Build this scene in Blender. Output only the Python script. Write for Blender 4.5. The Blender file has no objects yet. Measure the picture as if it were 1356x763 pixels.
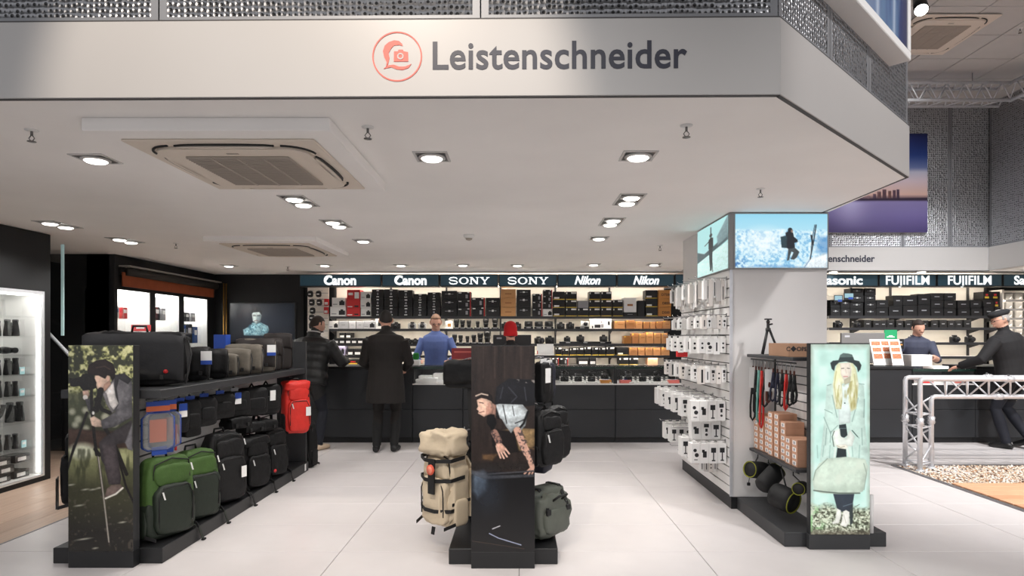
import bpy, bmesh, math, random
import numpy as np
from mathutils import Vector, Matrix, Euler
from mathutils import noise as mnoise

random.seed(7)
SC = bpy.context.scene
COL = SC.collection
PI = math.pi

# ------------------------------------------------------------------ camera, world, exposure
F, U0, V0, H = 820.0, 687.0, 445.0, 1.446      # focal length and axis in pixels of the 1356x763 frame, eye height
ZC = 2.476                                     # height of the shop's low ceiling
ZH = 5.10                                      # height of the hall's ceiling
cd = bpy.data.cameras.new('camera')
cam = bpy.data.objects.new('camera', cd); COL.objects.link(cam)
cam.location = (0, 0, H); cam.rotation_euler = (PI / 2, 0, 0)
cd.sensor_width = 36.0; cd.lens = F / 1356 * 36.0
cd.shift_x = (678 - U0) / 1356; cd.shift_y = (V0 - 381.5) / 1356
cd.clip_start = 0.05; cd.clip_end = 100
SC.camera = cam
w = bpy.data.worlds.new('hall_ambience'); SC.world = w; w.use_nodes = True
w.node_tree.nodes['Background'].inputs[0].default_value = (0.97, 0.965, 1.0, 1)
w.node_tree.nodes['Background'].inputs[1].default_value = 0.68
SC.view_settings.view_transform = 'Standard'
SC.view_settings.look = 'None'
SC.view_settings.gamma = 1.0
SC.view_settings.use_curve_mapping = False
SC.view_settings.exposure = 0.0
DOWNLIGHT_W = 33.5


def light(name, kind, loc, energy, color=(1, .95, .9), target=None, size=.05, cone=2.2, blend=.6, parent=None, rot=None):
    d = bpy.data.lights.new(name, kind); d.energy = energy; d.color = color
    if kind == 'SPOT':
        d.spot_size = cone; d.spot_blend = blend; d.shadow_soft_size = size
    elif kind == 'POINT':
        d.shadow_soft_size = size
    elif kind == 'AREA':
        d.shape = 'RECTANGLE'; d.size, d.size_y = size
    o = bpy.data.objects.new(name, d); COL.objects.link(o); o.location = loc
    if target is not None:
        o.rotation_euler = (Vector(target) - Vector(loc)).to_track_quat('-Z', 'Y').to_euler()
    if rot is not None: o.rotation_euler = rot
    if parent: o.parent = parent
    return o


# hall spots out of view above, some of them added for brightness
light('hall_spot', 'SPOT', (-1.0, 0.2, 4.6), 430, (1, .88, .76), (-0.92, 2.65, 2.66), .03, .78, .4)
light('hall_spot', 'SPOT', (-3.2, -1.0, 4.6), 60, (.93, .95, 1), (-2.2, 2.65, 2.5), .1, 1.0, .7)
light('hall_spot', 'SPOT', (4.2, 0.4, 4.7), 520, (1, .97, .95), (3.2, 3.6, 0.0), .1, 1.0, .8)
light('hall_spot', 'SPOT', (0.0, -0.8, 4.7), 300, (1, .97, .95), (0.0, 1.9, 0.0), .1, 1.3, .7)
light('hall_spot', 'SPOT', (5.2, 3.0, 4.8), 1100, (1, .98, .97), (5.4, 6.2, 0.2), .1, 1.3, .7)  # added spot without a fixture: brightens the hall floor, bounce lifts the ceiling
light('hall_spot', 'SPOT', (5.6, 5.2, 4.9), 700, (1, .98, .98), (5.6, 7.6, 0.0), .1, 1.5, .7)  # second added spot, more bounce from the floor before the hall counter
light('hall_spot', 'SPOT', (4.2, 6.2, 4.75), 330, (1, .99, 1), (5.0, 9.75, 3.0), .08, 1.15, .4)
light('hall_spot', 'SPOT', (6.3, 6.6, 4.7), 420, (.95, .97, 1), (6.3, 9.2, 1.4), .1, 1.2, .7)
light('hall_spot', 'SPOT', (3.9, 1.2, 4.7), 330, (1, .97, .96), (2.0, 3.4, 2.8), .1, .75, .6)


# ------------------------------------------------------------------ pixel -> place
def P(u, v, y): return Vector(((u - U0) * y / F, y, H - (v - V0) * y / F))
def PX(u, y): return (u - U0) * y / F
def PZ(v, y): return H - (v - V0) * y / F
def FL(u, v): y = F * H / (v - V0); return P(u, v, y)
def CE(u, v, z=ZC): y = F * (z - H) / (V0 - v); return P(u, v, y)


# ------------------------------------------------------------------ materials
def lin(c):
    return tuple(((x / 255) / 12.92 if x / 255 <= .04045 else ((x / 255 + .055) / 1.055) ** 2.4) for x in c[:3])

MATS = {}
def mat(name, rgb=(128, 128, 128), rough=.5, metal=0., var=0., vscale=8., bump=0., bscale=60., emit=0., ergb=None,
        trans=0., alpha=None, coat=0., stretch=None, spec=None):
    if name in MATS: return MATS[name]
    m = bpy.data.materials.new(name); m.use_nodes = True
    nt = m.node_tree; N = nt.nodes; L = nt.links; b = N['Principled BSDF']
    c = lin(rgb)
    b.inputs['Base Color'].default_value = (*c, 1)
    b.inputs['Roughness'].default_value = rough
    b.inputs['Metallic'].default_value = metal
    if spec is not None: b.inputs['Specular IOR Level'].default_value = spec
    if coat: b.inputs['Coat Weight'].default_value = coat
    if trans: b.inputs['Transmission Weight'].default_value = trans; b.inputs['IOR'].default_value = 1.45
    if alpha is not None: b.inputs['Alpha'].default_value = alpha
    if emit:
        b.inputs['Emission Color'].default_value = (*lin(ergb or rgb), 1); b.inputs['Emission Strength'].default_value = emit
    if var or bump:
        tc = N.new('ShaderNodeTexCoord'); src = tc.outputs['Object']
        if stretch:
            mp = N.new('ShaderNodeMapping'); mp.inputs['Scale'].default_value = stretch; L.new(src, mp.inputs[0]); src = mp.outputs[0]
    if var:
        n = N.new('ShaderNodeTexNoise'); n.inputs['Scale'].default_value = vscale; n.inputs['Detail'].default_value = 4
        L.new(src, n.inputs['Vector'])
        r = N.new('ShaderNodeValToRGB'); L.new(n.outputs['Fac'], r.inputs[0])
        r.color_ramp.elements[0].position = .3; r.color_ramp.elements[1].position = .7
        r.color_ramp.elements[0].color = (*[x * (1 - var) for x in c], 1)
        r.color_ramp.elements[1].color = (*[min(1, x * (1 + var)) for x in c], 1)
        L.new(r.outputs[0], b.inputs['Base Color'])
    if bump:
        n2 = N.new('ShaderNodeTexNoise'); n2.inputs['Scale'].default_value = bscale; n2.inputs['Detail'].default_value = 3
        L.new(src, n2.inputs['Vector'])
        bp = N.new('ShaderNodeBump'); bp.inputs['Strength'].default_value = bump; bp.inputs['Distance'].default_value = .01
        L.new(n2.outputs['Fac'], bp.inputs['Height']); L.new(bp.outputs[0], b.inputs['Normal'])
    MATS[name] = m
    return m

def emitmat(name, rgb, strength=1.):
    if name in MATS: return MATS[name]
    m = bpy.data.materials.new(name); m.use_nodes = True
    nt = m.node_tree; nt.nodes.clear()
    e = nt.nodes.new('ShaderNodeEmission'); o = nt.nodes.new('ShaderNodeOutputMaterial')
    e.inputs[0].default_value = (*lin(rgb), 1); e.inputs[1].default_value = strength
    nt.links.new(e.outputs[0], o.inputs[0]); MATS[name] = m
    return m

def printmat(name, emit=0., rough=.4):
    """a flat print: its colours are stored on the printed sheet itself; backlit prints give off light"""
    if name in MATS: return MATS[name]
    m = bpy.data.materials.new(name); m.use_nodes = True
    N = m.node_tree.nodes; L = m.node_tree.links; b = N['Principled BSDF']
    a = N.new('ShaderNodeVertexColor'); a.layer_name = 'print'
    L.new(a.outputs[0], b.inputs['Base Color']); b.inputs['Roughness'].default_value = rough
    if emit:
        b.inputs['Base Color'].default_value = (0, 0, 0, 1)
        L.remove(b.inputs['Base Color'].links[0]); b.inputs['Base Color'].default_value = (.02, .02, .02, 1)
        L.new(a.outputs[0], b.inputs['Emission Color']); b.inputs['Emission Strength'].default_value = emit
    MATS[name] = m
    return m

def perforated(name, scale, rgb, hole=.30):
    """sheet metal with punched holes of mixed sizes"""
    m = bpy.data.materials.new(name); m.use_nodes = True
    N = m.node_tree.nodes; L = m.node_tree.links; b = N['Principled BSDF']
    tc = N.new('ShaderNodeTexCoord')
    v = N.new('ShaderNodeTexVoronoi'); v.inputs['Scale'].default_value = scale; v.inputs['Randomness'].default_value = .35
    v.voronoi_dimensions = '2D'
    sx_ = N.new('ShaderNodeSeparateXYZ'); cx_ = N.new('ShaderNodeCombineXYZ')
    L.new(tc.outputs['Object'], sx_.inputs[0]); L.new(sx_.outputs[0], cx_.inputs[0]); L.new(sx_.outputs[2], cx_.inputs[1])
    L.new(cx_.outputs[0], v.inputs['Vector'])
    mp = N.new('ShaderNodeSeparateColor'); L.new(v.outputs['Color'], mp.inputs[0])
    rad = N.new('ShaderNodeMapRange'); rad.inputs['To Min'].default_value = .10; rad.inputs['To Max'].default_value = hole + .14
    L.new(mp.outputs[0], rad.inputs['Value'])
    sub = N.new('ShaderNodeMath'); sub.operation = 'SUBTRACT'; L.new(v.outputs['Distance'], sub.inputs[0]); L.new(rad.outputs[0], sub.inputs[1])
    st = N.new('ShaderNodeMapRange'); st.inputs['From Min'].default_value = -.05; st.inputs['From Max'].default_value = .05
    L.new(sub.outputs[0], st.inputs['Value'])
    mx = N.new('ShaderNodeMix'); mx.data_type = 'RGBA'
    mx.inputs['A'].default_value = (.004, .004, .005, 1); mx.inputs['B'].default_value = (*lin(rgb), 1)
    L.new(st.outputs[0], mx.inputs['Factor']); L.new(mx.outputs['Result'], b.inputs['Base Color'])
    L.new(st.outputs[0], b.inputs['Metallic'])
    b.inputs['Roughness'].default_value = .38
    bp = N.new('ShaderNodeBump'); bp.inputs['Strength'].default_value = .9; bp.inputs['Distance'].default_value = .012
    L.new(sub.outputs[0], bp.inputs['Height']); L.new(bp.outputs[0], b.inputs['Normal'])
    return m


# ------------------------------------------------------------------ mesh builder
class MB:
    def __init__(s):
        s.v = []; s.f = []; s.mi = []; s.sm = []; s.T = Matrix.Identity(4); s.m = 0
    def add(s, vs, fs, smooth=False):
        n = len(s.v); T = s.T
        s.v += [tuple(T @ Vector(p)) for p in vs]
        s.f += [tuple(i + n for i in f) for f in fs]
        s.mi += [s.m] * len(fs); s.sm += [smooth] * len(fs)
        return s
    def box(s, x0, x1, y0, y1, z0, z1, c=0.):
        if c <= 0:
            vs = [(x, y, z) for x in (x0, x1) for y in (y0, y1) for z in (z0, z1)]
            return s.add(vs, [(0, 1, 3, 2), (4, 6, 7, 5), (0, 4, 5, 1), (2, 3, 7, 6), (0, 2, 6, 4), (1, 5, 7, 3)])
        c = min(c, .49 * min(x1 - x0, y1 - y0, z1 - z0))
        vs = []; idx = {}
        for i, x in enumerate((x0, x1)):
            for j, y in enumerate((y0, y1)):
                for k, z in enumerate((z0, z1)):
                    dx, dy, dz = (c if i == 0 else -c), (c if j == 0 else -c), (c if k == 0 else -c)
                    for a, p in enumerate(((x, y + dy, z + dz), (x + dx, y, z + dz), (x + dx, y + dy, z))):
                        idx[i, j, k, a] = len(vs); vs.append(p)
        fs = []
        g = lambda i, j, k, a: idx[i, j, k, a]
        for i in (0, 1):
            f = [g(i, 0, 0, 0), g(i, 0, 1, 0), g(i, 1, 1, 0), g(i, 1, 0, 0)]; fs.append(f if i == 0 else f[::-1])
            f = [g(0, i, 0, 1), g(1, i, 0, 1), g(1, i, 1, 1), g(0, i, 1, 1)]; fs.append(f if i == 0 else f[::-1])
            f = [g(0, 0, i, 2), g(0, 1, i, 2), g(1, 1, i, 2), g(1, 0, i, 2)]; fs.append(f if i == 0 else f[::-1])
        for a in (0, 1):
            for b_ in (0, 1):
                f = [g(a, b_, 0, 0), g(a, b_, 0, 1), g(a, b_, 1, 1), g(a, b_, 1, 0)]; fs.append(f)
                f = [g(a, 0, b_, 0), g(a, 1, b_, 0), g(a, 1, b_, 2), g(a, 0, b_, 2)]; fs.append(f)
                f = [g(0, a, b_, 1), g(1, a, b_, 1), g(1, a, b_, 2), g(0, a, b_, 2)]; fs.append(f)
        for i in (0, 1):
            for j in (0, 1):
                for k in (0, 1): fs.append([g(i, j, k, 0), g(i, j, k, 1), g(i, j, k, 2)])
        return s.add(vs, fs)
    def cb(s, c, size, ch=0.):
        return s.box(c[0] - size[0] / 2, c[0] + size[0] / 2, c[1] - size[1] / 2, c[1] + size[1] / 2, c[2] - size[2] / 2, c[2] + size[2] / 2, ch)
    def loft(s, rings, cap0=True, cap1=True, smooth=True, closed=True):
        n = len(rings[0]); vs = [p for r in rings for p in r]; fs = []
        for i in range(len(rings) - 1):
            for j in range(n if closed else n - 1):
                a, b_ = i * n + j, i * n + (j + 1) % n
                fs.append((a, b_, b_ + n, a + n))
        if cap0: fs.append(tuple(range(n))[::-1])
        if cap1: fs.append(tuple(range((len(rings) - 1) * n, len(rings) * n)))
        return s.add(vs, fs, smooth)
    def tube(s, pts, r, n=8, caps=True, flat=1., smooth=True, up=None):
        pts = [Vector(p) for p in pts]; rs = r if isinstance(r, (list, tuple)) else [r] * len(pts)
        ts = []
        for i in range(len(pts)):
            a = pts[max(0, i - 1)]; b_ = pts[min(len(pts) - 1, i + 1)]; t = (b_ - a)
            ts.append(t.normalized() if t.length > 1e-9 else Vector((0, 0, 1)))
        u = Vector(up) if up else (Vector((0, 0, 1)) if abs(ts[0].z) < .9 else Vector((1, 0, 0)))
        rings = []
        for p, t, q in zip(pts, ts, rs):
            u = (u - t * u.dot(t))
            u = u.normalized() if u.length > 1e-6 else t.orthogonal().normalized()
            w_ = t.cross(u)
            rings.append([p + (u * math.cos(2 * PI * k / n) * flat + w_ * math.sin(2 * PI * k / n)) * q for k in range(n)])
        return s.loft(rings, caps, caps, smooth)
    def cyl(s, a, b_, r, n=16, r2=None, smooth=True):
        return s.tube([a, b_], [r, r if r2 is None else r2], n, True, 1., smooth)
    def lathe(s, prof, n=20, c=(0, 0, 0), sx=1., sy=1., smooth=True):
        rings = [[(c[0] + r * math.cos(2 * PI * k / n) * sx, c[1] + r * math.sin(2 * PI * k / n) * sy, c[2] + z) for k in range(n)] for r, z in prof]
        return s.loft(rings, True, True, smooth)
    def prism(s, poly, a, b_, axis='y', smooth=False):
        """extrude a 2-D outline: axis y -> outline in x,z ; z -> x,y ; x -> y,z"""
        def q(p, t): return (p[0], t, p[1]) if axis == 'y' else (p[0], p[1], t) if axis == 'z' else (t, p[0], p[1])
        n = len(poly); vs = [q(p, a) for p in poly] + [q(p, b_) for p in poly]
        fs = [(i, (i + 1) % n, n + (i + 1) % n, n + i) for i in range(n)] + [tuple(range(n))[::-1], tuple(range(n, 2 * n))]
        return s.add(vs, fs, smooth)
    def soft(s, c, size, e=.35, nu=14, nv=20, bulge=None, e2=None, cr=None):
        """a stuffed, rounded box (superellipsoid); bulge(x,y,z in -1..1) may push points"""
        e2 = e2 or e; rings = []
        sp = lambda a, p: math.copysign(abs(a) ** p, a)
        for i in range(nu + 1):
            ph = -PI / 2 + PI * i / nu; ring = []
            for j in range(nv):
                th = 2 * PI * j / nv
                x = sp(math.cos(ph), e) * sp(math.cos(th), e2); y = sp(math.cos(ph), e) * sp(math.sin(th), e2); z = sp(math.sin(ph), e)
                if bulge: x, y, z = bulge(x, y, z)
                p = Vector((x * size[0] / 2, y * size[1] / 2, z * size[2] / 2))
                if cr:
                    amp, fr, sd = cr; q = p * fr + Vector((sd * 3.7, sd * 1.3, sd * 2.1))
                    d = amp * (mnoise.noise(q) + .7 * (.5 - abs(mnoise.noise(q * 2.3)) * 2) + .3 * mnoise.noise(q * 4.9))
                    p += p.normalized() * d * (1 if z > -.9 else .3)
                ring.append((c[0] + p.x, c[1] + p.y, c[2] + p.z))
            rings.append(ring)
        return s.loft(rings, True, True, True)
    def strap(s, pts, w_, t=.004, n_axis=(1, 0, 0)):
        """flat webbing along a path; n_axis is the direction of its width"""
        pts = [Vector(p) for p in pts]; a = Vector(n_axis).normalized(); rings = []
        for i in range(len(pts)):
            d = (pts[min(i + 1, len(pts) - 1)] - pts[max(i - 1, 0)]).normalized(); nn = a.cross(d)
            nn = nn.normalized() if nn.length > 1e-6 else Vector((0, 0, 1))
            p = pts[i]
            rings.append([p + a * w_ / 2 + nn * t, p - a * w_ / 2 + nn * t, p - a * w_ / 2 - nn * t, p + a * w_ / 2 - nn * t])
        return s.loft(rings, True, True, False)
    def build(s, name, mats, parent=None, loc=(0, 0, 0), rz=0., rot=None):
        me = bpy.data.meshes.new(name); me.from_pydata(s.v, [], s.f)
        mats = mats if isinstance(mats, (list, tuple)) else [mats]
        for m in mats: me.materials.append(m)
        me.polygons.foreach_set('material_index', s.mi)
        me.polygons.foreach_set('use_smooth', s.sm)
        me.update()
        bm = bmesh.new(); bm.from_mesh(me); bmesh.ops.recalc_face_normals(bm, faces=bm.faces); bm.to_mesh(me); bm.free()
        o = bpy.data.objects.new(name, me); COL.objects.link(o)
        o.location = loc; o.rotation_euler = rot or (0, 0, rz)
        if parent: o.parent = parent
        return o


def tag(o, label, cat, group=None):
    o['label'] = label; o['category'] = cat
    if group: o['group'] = group
    return o
def thing(name, label, cat, loc=(0, 0, 0), rz=0., group=None):
    o = bpy.data.objects.new(name, None); COL.objects.link(o); o.empty_display_size = .1
    o.location = loc; o.rotation_euler = (0, 0, rz)
    return tag(o, label, cat, group)
def struct(o): o['kind'] = 'structure'; return o
def sroot(name):
    o = bpy.data.objects.new(name, None); COL.objects.link(o); o['kind'] = 'structure'; return o
def dup(root, loc=None, rz=None, label=None, group=None, parent=None, scale=None):
    r = root.copy(); COL.objects.link(r)
    if parent: r.parent = parent
    if loc is not None: r.location = loc
    if rz is not None: r.rotation_euler = (0, 0, rz)
    if scale is not None: r.scale = scale
    if label: r['label'] = label
    if group: r['group'] = group
    for ch in root.children: dup(ch, parent=r)
    return r
def inst(name, mesh, parent=None, loc=(0, 0, 0), rot=(0, 0, 0), scale=(1, 1, 1)):
    o = bpy.data.objects.new(name, mesh); COL.objects.link(o); o.location = loc; o.rotation_euler = rot; o.scale = scale
    if parent: o.parent = parent
    return o
def flat_quad(name, m, parent, x0, x1, z0, z1, y, t=.001):
    return MB().box(x0, x1, y - t, y + t, z0, z1).build(name, m, parent)

def text(name, body, m, parent, loc, size, rot=(PI / 2, 0, 0), ext=.002, off=0., shear=0., sx=1., align='CENTER', spacing=1.):
    c = bpy.data.curves.new(name, 'FONT'); c.body = body; c.size = size; c.extrude = ext; c.offset = off; c.shear = shear
    c.align_x = align; c.align_y = 'CENTER'; c.space_character = spacing; c.resolution_u = 4
    t = bpy.data.objects.new('tmp_text', c); COL.objects.link(t)
    bpy.context.view_layer.update()
    me = bpy.data.meshes.new_from_object(t.evaluated_get(bpy.context.evaluated_depsgraph_get()))
    bpy.data.objects.remove(t)
    me.name = name
    if abs(sx - 1) > 1e-6:
        for v_ in me.vertices: v_.co.x *= sx
    me.materials.clear(); me.materials.append(m)
    o = bpy.data.objects.new(name, me); COL.objects.link(o); o.location = loc; o.rotation_euler = rot
    if parent: o.parent = parent
    return o


# ------------------------------------------------------------------ painter for flat prints
def vnoise(h, w_, cells, seed, octaves=3, gain=.5, stretch=1.):
    rng = np.random.RandomState(seed); out = np.zeros((h, w_)); amp = 1.; tot = 0.
    for o in range(octaves):
        cy = max(2, int(cells * h / max(h, w_) * stretch)) + 1; cx = max(2, int(cells * w_ / max(h, w_))) + 1
        g = rng.rand(cy + 1, cx + 1)
        y = np.linspace(0, cy - 1e-3, h); x = np.linspace(0, cx - 1e-3, w_)
        yi = y.astype(int); xi = x.astype(int); fy = (y - yi)[:, None]; fx = (x - xi)[None, :]
        fy = fy * fy * (3 - 2 * fy); fx = fx * fx * (3 - 2 * fx)
        a = g[yi][:, xi]; b_ = g[yi][:, xi + 1]; c = g[yi + 1][:, xi]; d = g[yi + 1][:, xi + 1]
        out += amp * ((a * (1 - fx) + b_ * fx) * (1 - fy) + (c * (1 - fx) + d * fx) * fy); tot += amp
        amp *= gain; cells *= 2
    return out / tot

class Paint:
    """a small canvas addressed in its own units (x right, y down)"""
    def __init__(s, x0, x1, y0, y1, nx, bg):
        s.x0, s.x1, s.y0, s.y1 = x0, x1, y0, y1
        s.nx = nx; s.ny = max(2, int(round(nx * (y1 - y0) / (x1 - x0))))
        s.X, s.Y = np.meshgrid(np.linspace(x0, x1, s.nx), np.linspace(y0, y1, s.ny))
        s.px = (x1 - x0) / (nx - 1)
        s.I = np.zeros((s.ny, s.nx, 3)); s.I[:] = bg
    def mix(s, m, col, a=1.):
        m = np.clip(m, 0, 1)[..., None] * a
        s.I = s.I * (1 - m) + np.asarray(col, float) * m
    def sd(s, pts):
        """signed distance to a polygon, negative inside"""
        X, Y = s.X, s.Y; d = np.full(X.shape, 1e18); inside = np.zeros(X.shape, bool); n = len(pts)
        for i in range(n):
            ax, ay = pts[i]; bx, by = pts[(i + 1) % n]; ex, ey = bx - ax, by - ay
            t = np.clip(((X - ax) * ex + (Y - ay) * ey) / (ex * ex + ey * ey + 1e-12), 0, 1)
            d = np.minimum(d, (X - ax - t * ex) ** 2 + (Y - ay - t * ey) ** 2)
            if ay != by:
                c = ((ay > Y) != (by > Y)) & (X < (bx - ax) * (Y - ay) / (by - ay) + ax); inside ^= c
        d = np.sqrt(d); return np.where(inside, -d, d)
    kn = (.30, .5, .22)
    def poly(s, pts, col, soft=.4, a=1.):
        """filled outline with a printed tonal fall-off and mottling like a photograph's"""
        k, n, edge = s.kn; d = s.sd(pts); m = np.clip(.5 - d / (2 * max(soft, s.px * .5)), 0, 1)
        xs = [p[0] for p in pts]; ys = [p[1] for p in pts]; w_ = max(xs) - min(xs) + 1e-6; h_ = max(ys) - min(ys) + 1e-6
        if not hasattr(s, 'n1'): s.n1 = vnoise(s.ny, s.nx, 26, 77, 3, .6); s.n2 = vnoise(s.ny, s.nx, 70, 78, 2, .6)
        t = ((s.X - sum(xs) / len(xs)) / w_ * .8 + (s.Y - sum(ys) / len(ys)) / h_ * .6)
        f = 1 - k * t + n * (s.n1 - .5) + n * .5 * (s.n2 - .5) - edge * np.clip(1 + d / (.12 * min(w_, h_) + .6), 0, 1)
        mm = np.clip(m, 0, 1)[..., None] * a
        s.I = s.I * (1 - mm) + np.asarray(col, float) * np.clip(f, .4, 1.6)[..., None] * mm
        return m
    def ell(s, cx, cy, rx, ry, col, soft=.4, a=1., rot=0.):
        dx, dy = s.X - cx, s.Y - cy; c, n = math.cos(rot), math.sin(rot)
        x, y = dx * c + dy * n, -dx * n + dy * c
        d = (np.sqrt((x / rx) ** 2 + (y / ry) ** 2) - 1) * min(rx, ry)
        m = np.clip(.5 - d / (2 * max(soft, s.px * .5)), 0, 1); s.mix(m, col, a); return m
    def line(s, pts, w_, col, soft=.3, a=1.):
        d = np.full(s.X.shape, 1e18)
        for (ax, ay), (bx, by) in zip(pts, pts[1:]):
            ex, ey = bx - ax, by - ay
            t = np.clip(((s.X - ax) * ex + (s.Y - ay) * ey) / (ex * ex + ey * ey + 1e-12), 0, 1)
            d = np.minimum(d, np.hypot(s.X - ax - t * ex, s.Y - ay - t * ey))
        s.mix(np.clip(.5 - (d - w_ / 2) / (2 * max(soft, s.px * .5)), 0, 1), col, a)
    def noise(s, cells, seed, oct_=3, stretch=1.): return vnoise(s.ny, s.nx, cells, seed, oct_, .55, stretch)
    def grain(s, k, seed=1, cells=120):
        s.I *= (1 + k * (s.noise(cells, seed, 2)[..., None] - .5) * 2)

def sheet(name, pt, m, parent, x0, x1, z0, z1, y=0., loc=(0, 0, 0), rz=0., flip=False):
    """a printed sheet facing -Y carrying the colours of canvas pt"""
    nx, ny = pt.nx, pt.ny
    xs = np.linspace(x0, x1, nx); zs = np.linspace(z1, z0, ny)
    XX, ZZ = np.meshgrid(xs, zs); co = np.stack([XX, np.full_like(XX, y), ZZ], -1).reshape(-1, 3)
    i = (np.arange(ny - 1)[:, None] * nx + np.arange(nx - 1)[None, :]).ravel()
    q = np.stack([i, i + nx, i + nx + 1, i + 1], -1)
    me = bpy.data.meshes.new(name)
    me.vertices.add(nx * ny); me.vertices.foreach_set('co', co.ravel())
    me.loops.add(q.size); me.loops.foreach_set('vertex_index', q.ravel().astype(np.int32))
    me.polygons.add(len(q)); me.polygons.foreach_set('loop_start', np.arange(0, q.size, 4, dtype=np.int32))
    me.polygons.foreach_set('loop_total', np.full(len(q), 4, dtype=np.int32))
    me.update(calc_edges=True)
    c = np.clip(pt.I, 0, 255) / 255.; c = np.where(c <= .04045, c / 12.92, ((c + .055) / 1.055) ** 2.4)
    rgba = np.ones((nx * ny, 4), np.float32); rgba[:, :3] = c.reshape(-1, 3)
    a = me.color_attributes.new('print', 'FLOAT_COLOR', 'POINT'); a.data.foreach_set('color', rgba.ravel())
    me.materials.append(m)
    o = bpy.data.objects.new(name, me); COL.objects.link(o); o.location = loc; o.rotation_euler = (0, 0, rz)
    if parent: o.parent = parent
    return o


# ------------------------------------------------------------------ shared materials
M_CEIL = mat('painted_ceiling', (248, 245, 242), .85, var=.02, vscale=2)
M_WHITE = mat('white_lacquer', (228, 226, 224), .5, var=.015, vscale=3)
M_FASC = mat('satin_fascia_panel', (190, 187, 184), .38, metal=.0, var=.01, vscale=2)
M_BLACK = mat('black_laminate', (24, 25, 27), .45, var=.12, vscale=5)
M_BLACKW = mat('black_wall_paint', (13, 14, 16), .7, var=.1, vscale=3)
M_COUNTER = mat('charcoal_counter_front', (38, 40, 43), .42, var=.08, vscale=4)
M_GREYM = mat('dark_grey_powder_coat', (52, 53, 55), .5, var=.06, vscale=9)
M_CHROME = mat('chrome_wire', (190, 190, 192), .25, metal=1.)
M_ALU = mat('brushed_aluminium', (222, 224, 228), .35, metal=.45, var=.05, vscale=30)
M_STEEL = mat('satin_steel', (150, 150, 152), .4, metal=.8)
M_GLASS = mat('clear_glass', (235, 245, 240), .02, trans=1., alpha=.14)
M_PWHITE = mat('white_card', (232, 231, 229), .55)
M_PBLACK = mat('black_card', (17, 17, 18), .5, var=.1, vscale=20)
M_INK = mat('dark_print', (30, 31, 34), .5)
M_PAPER = mat('paper_white', (240, 240, 238), .7)
# ================================================================== the setting
# ---- floors
M_TILE = mat('porcelain_tile', (214, 209, 208), .36, var=.03, vscale=3.5, bump=.02, bscale=30)
M_GROUT = mat('grout', (150, 146, 144), .8)
fl = struct(MB().box(-6.6, 9.5, -3.5, 10.9, -.08, -.008).build('floor', M_GROUT))
TW, TD, TX, TY = 1.197, .5945, .004, 4.156
tm = MB().box(0, TW - .004, 0, TD - .004, -.008, 0, .0015).build('tile', M_TILE); tmesh = tm.data; bpy.data.objects.remove(tm)
half = MB().box(0, .62 - .004, 0, TD - .004, -.008, 0, .0015).build('tile', M_TILE); hmesh = half.data; bpy.data.objects.remove(half)
for i in range(-3, 7):
    for j in range(-3, 11):
        x, y = TX + i * TW, TY + j * TD
        if x + TW > 4.15 and x < 4.16 and y + TD < 6.95:
            inst('tile', tmesh, fl, (x, y, 0), scale=((4.145 - x) / TW, 1, 1)); continue
        if x > 4.1 and y + TD < 6.9: continue
        if x > 4.1 and y < 6.9:
            inst('tile', tmesh, fl, (x, 6.9, 0), scale=(1, (y + TD - 6.9) / TD, 1)); continue
        inst('tile', tmesh, fl, (x, y, 0))
# laminate strip on the far side of the bag gondola
M_WOOD = mat('oak_laminate', (186, 160, 140), .42, var=.10, vscale=3, stretch=(14, 1, 1))
M_WOOD2 = mat('oak_laminate_light', (194, 169, 149), .42, var=.10, vscale=3, stretch=(14, 1, 1))
wf = struct(MB().box(-6.6, -3.59, .5, 10.9, -.009, -.006).build('floor_wood', M_GROUT))
pm = [MB().box(0, .192, 0, 1.296, -.006, .001, .001).build('plank', m) for m in (M_WOOD, M_WOOD2)]
pmesh = [o.data for o in pm]
for o in pm: bpy.data.objects.remove(o)
for i in range(12):
    y = 3.0 - random.random() * 1.2; k = 0
    while y < 9.6:
        if not (i > 6 and y > 8.0): inst('plank', pmesh[(i + k) % 2], wf, (-3.592 - (i + 1) * .195, y, 0))
        y += 1.3; k += 1
tr = struct(MB().box(-3.60, -3.587, 1, 10.3, -.004, .003).build('trim_1', M_STEEL))

# ---- low ceiling of the shop
cp = [(-6.6, 2.74), (-2.25, 2.70), (1.117, 2.66), (2.526, 4.03), (2.575, 5.1), (2.575, 9.75), (7.42, 9.75), (7.46, 5.5), (9.5, 5.5), (9.5, 10.9), (-6.6, 10.9)]
struct(MB().prism(cp, ZC, ZC + .12, 'z').build('ceiling', M_CEIL))
# ---- high ceiling of the hall: grid of tiles
M_HTILE = mat('hall_ceiling_tile', (196, 194, 192), .9, var=.02, vscale=6)
hc = struct(MB().box(-6.6, 9.5, -3.5, 10.9, ZH + .02, ZH + .1).build('ceiling_hall', mat('ceiling_grid_bar', (150, 150, 150), .7)))
hm = MB().box(0, .638, 0, .638, ZH, ZH + .025, .004).build('tile', M_HTILE); hmm = hm.data; bpy.data.objects.remove(hm)
for i in range(11):
    for j in range(9):
        x, y = 2.62 + i * .65, 4.27 + j * .65
        inst('tile', hmm, hc, (x, y, 0))
# ---- back wall and black walls at the end of the laminate
struct(MB().box(-6.6, 9.5, 10.42, 10.6, 0, ZC).build('wall_back', M_BLACKW))
struct(MB().box(-5.4, -3.6, 10.36, 10.42, 0, ZC).build('wall_back_screen', M_BLACKW))
struct(MB().box(-5.9, -5.15, 7.78, 7.9, 0, ZC).build('wall_black_return', M_BLACKW))
struct(MB().box(-6.6, -6.5, 2.7, 10.9, 0, ZC).build('wall_left', M_BLACKW))
struct(MB().box(9.4, 9.5, 5.5, 10.9, 0, ZH).build('wall_right', M_WHITE))
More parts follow.
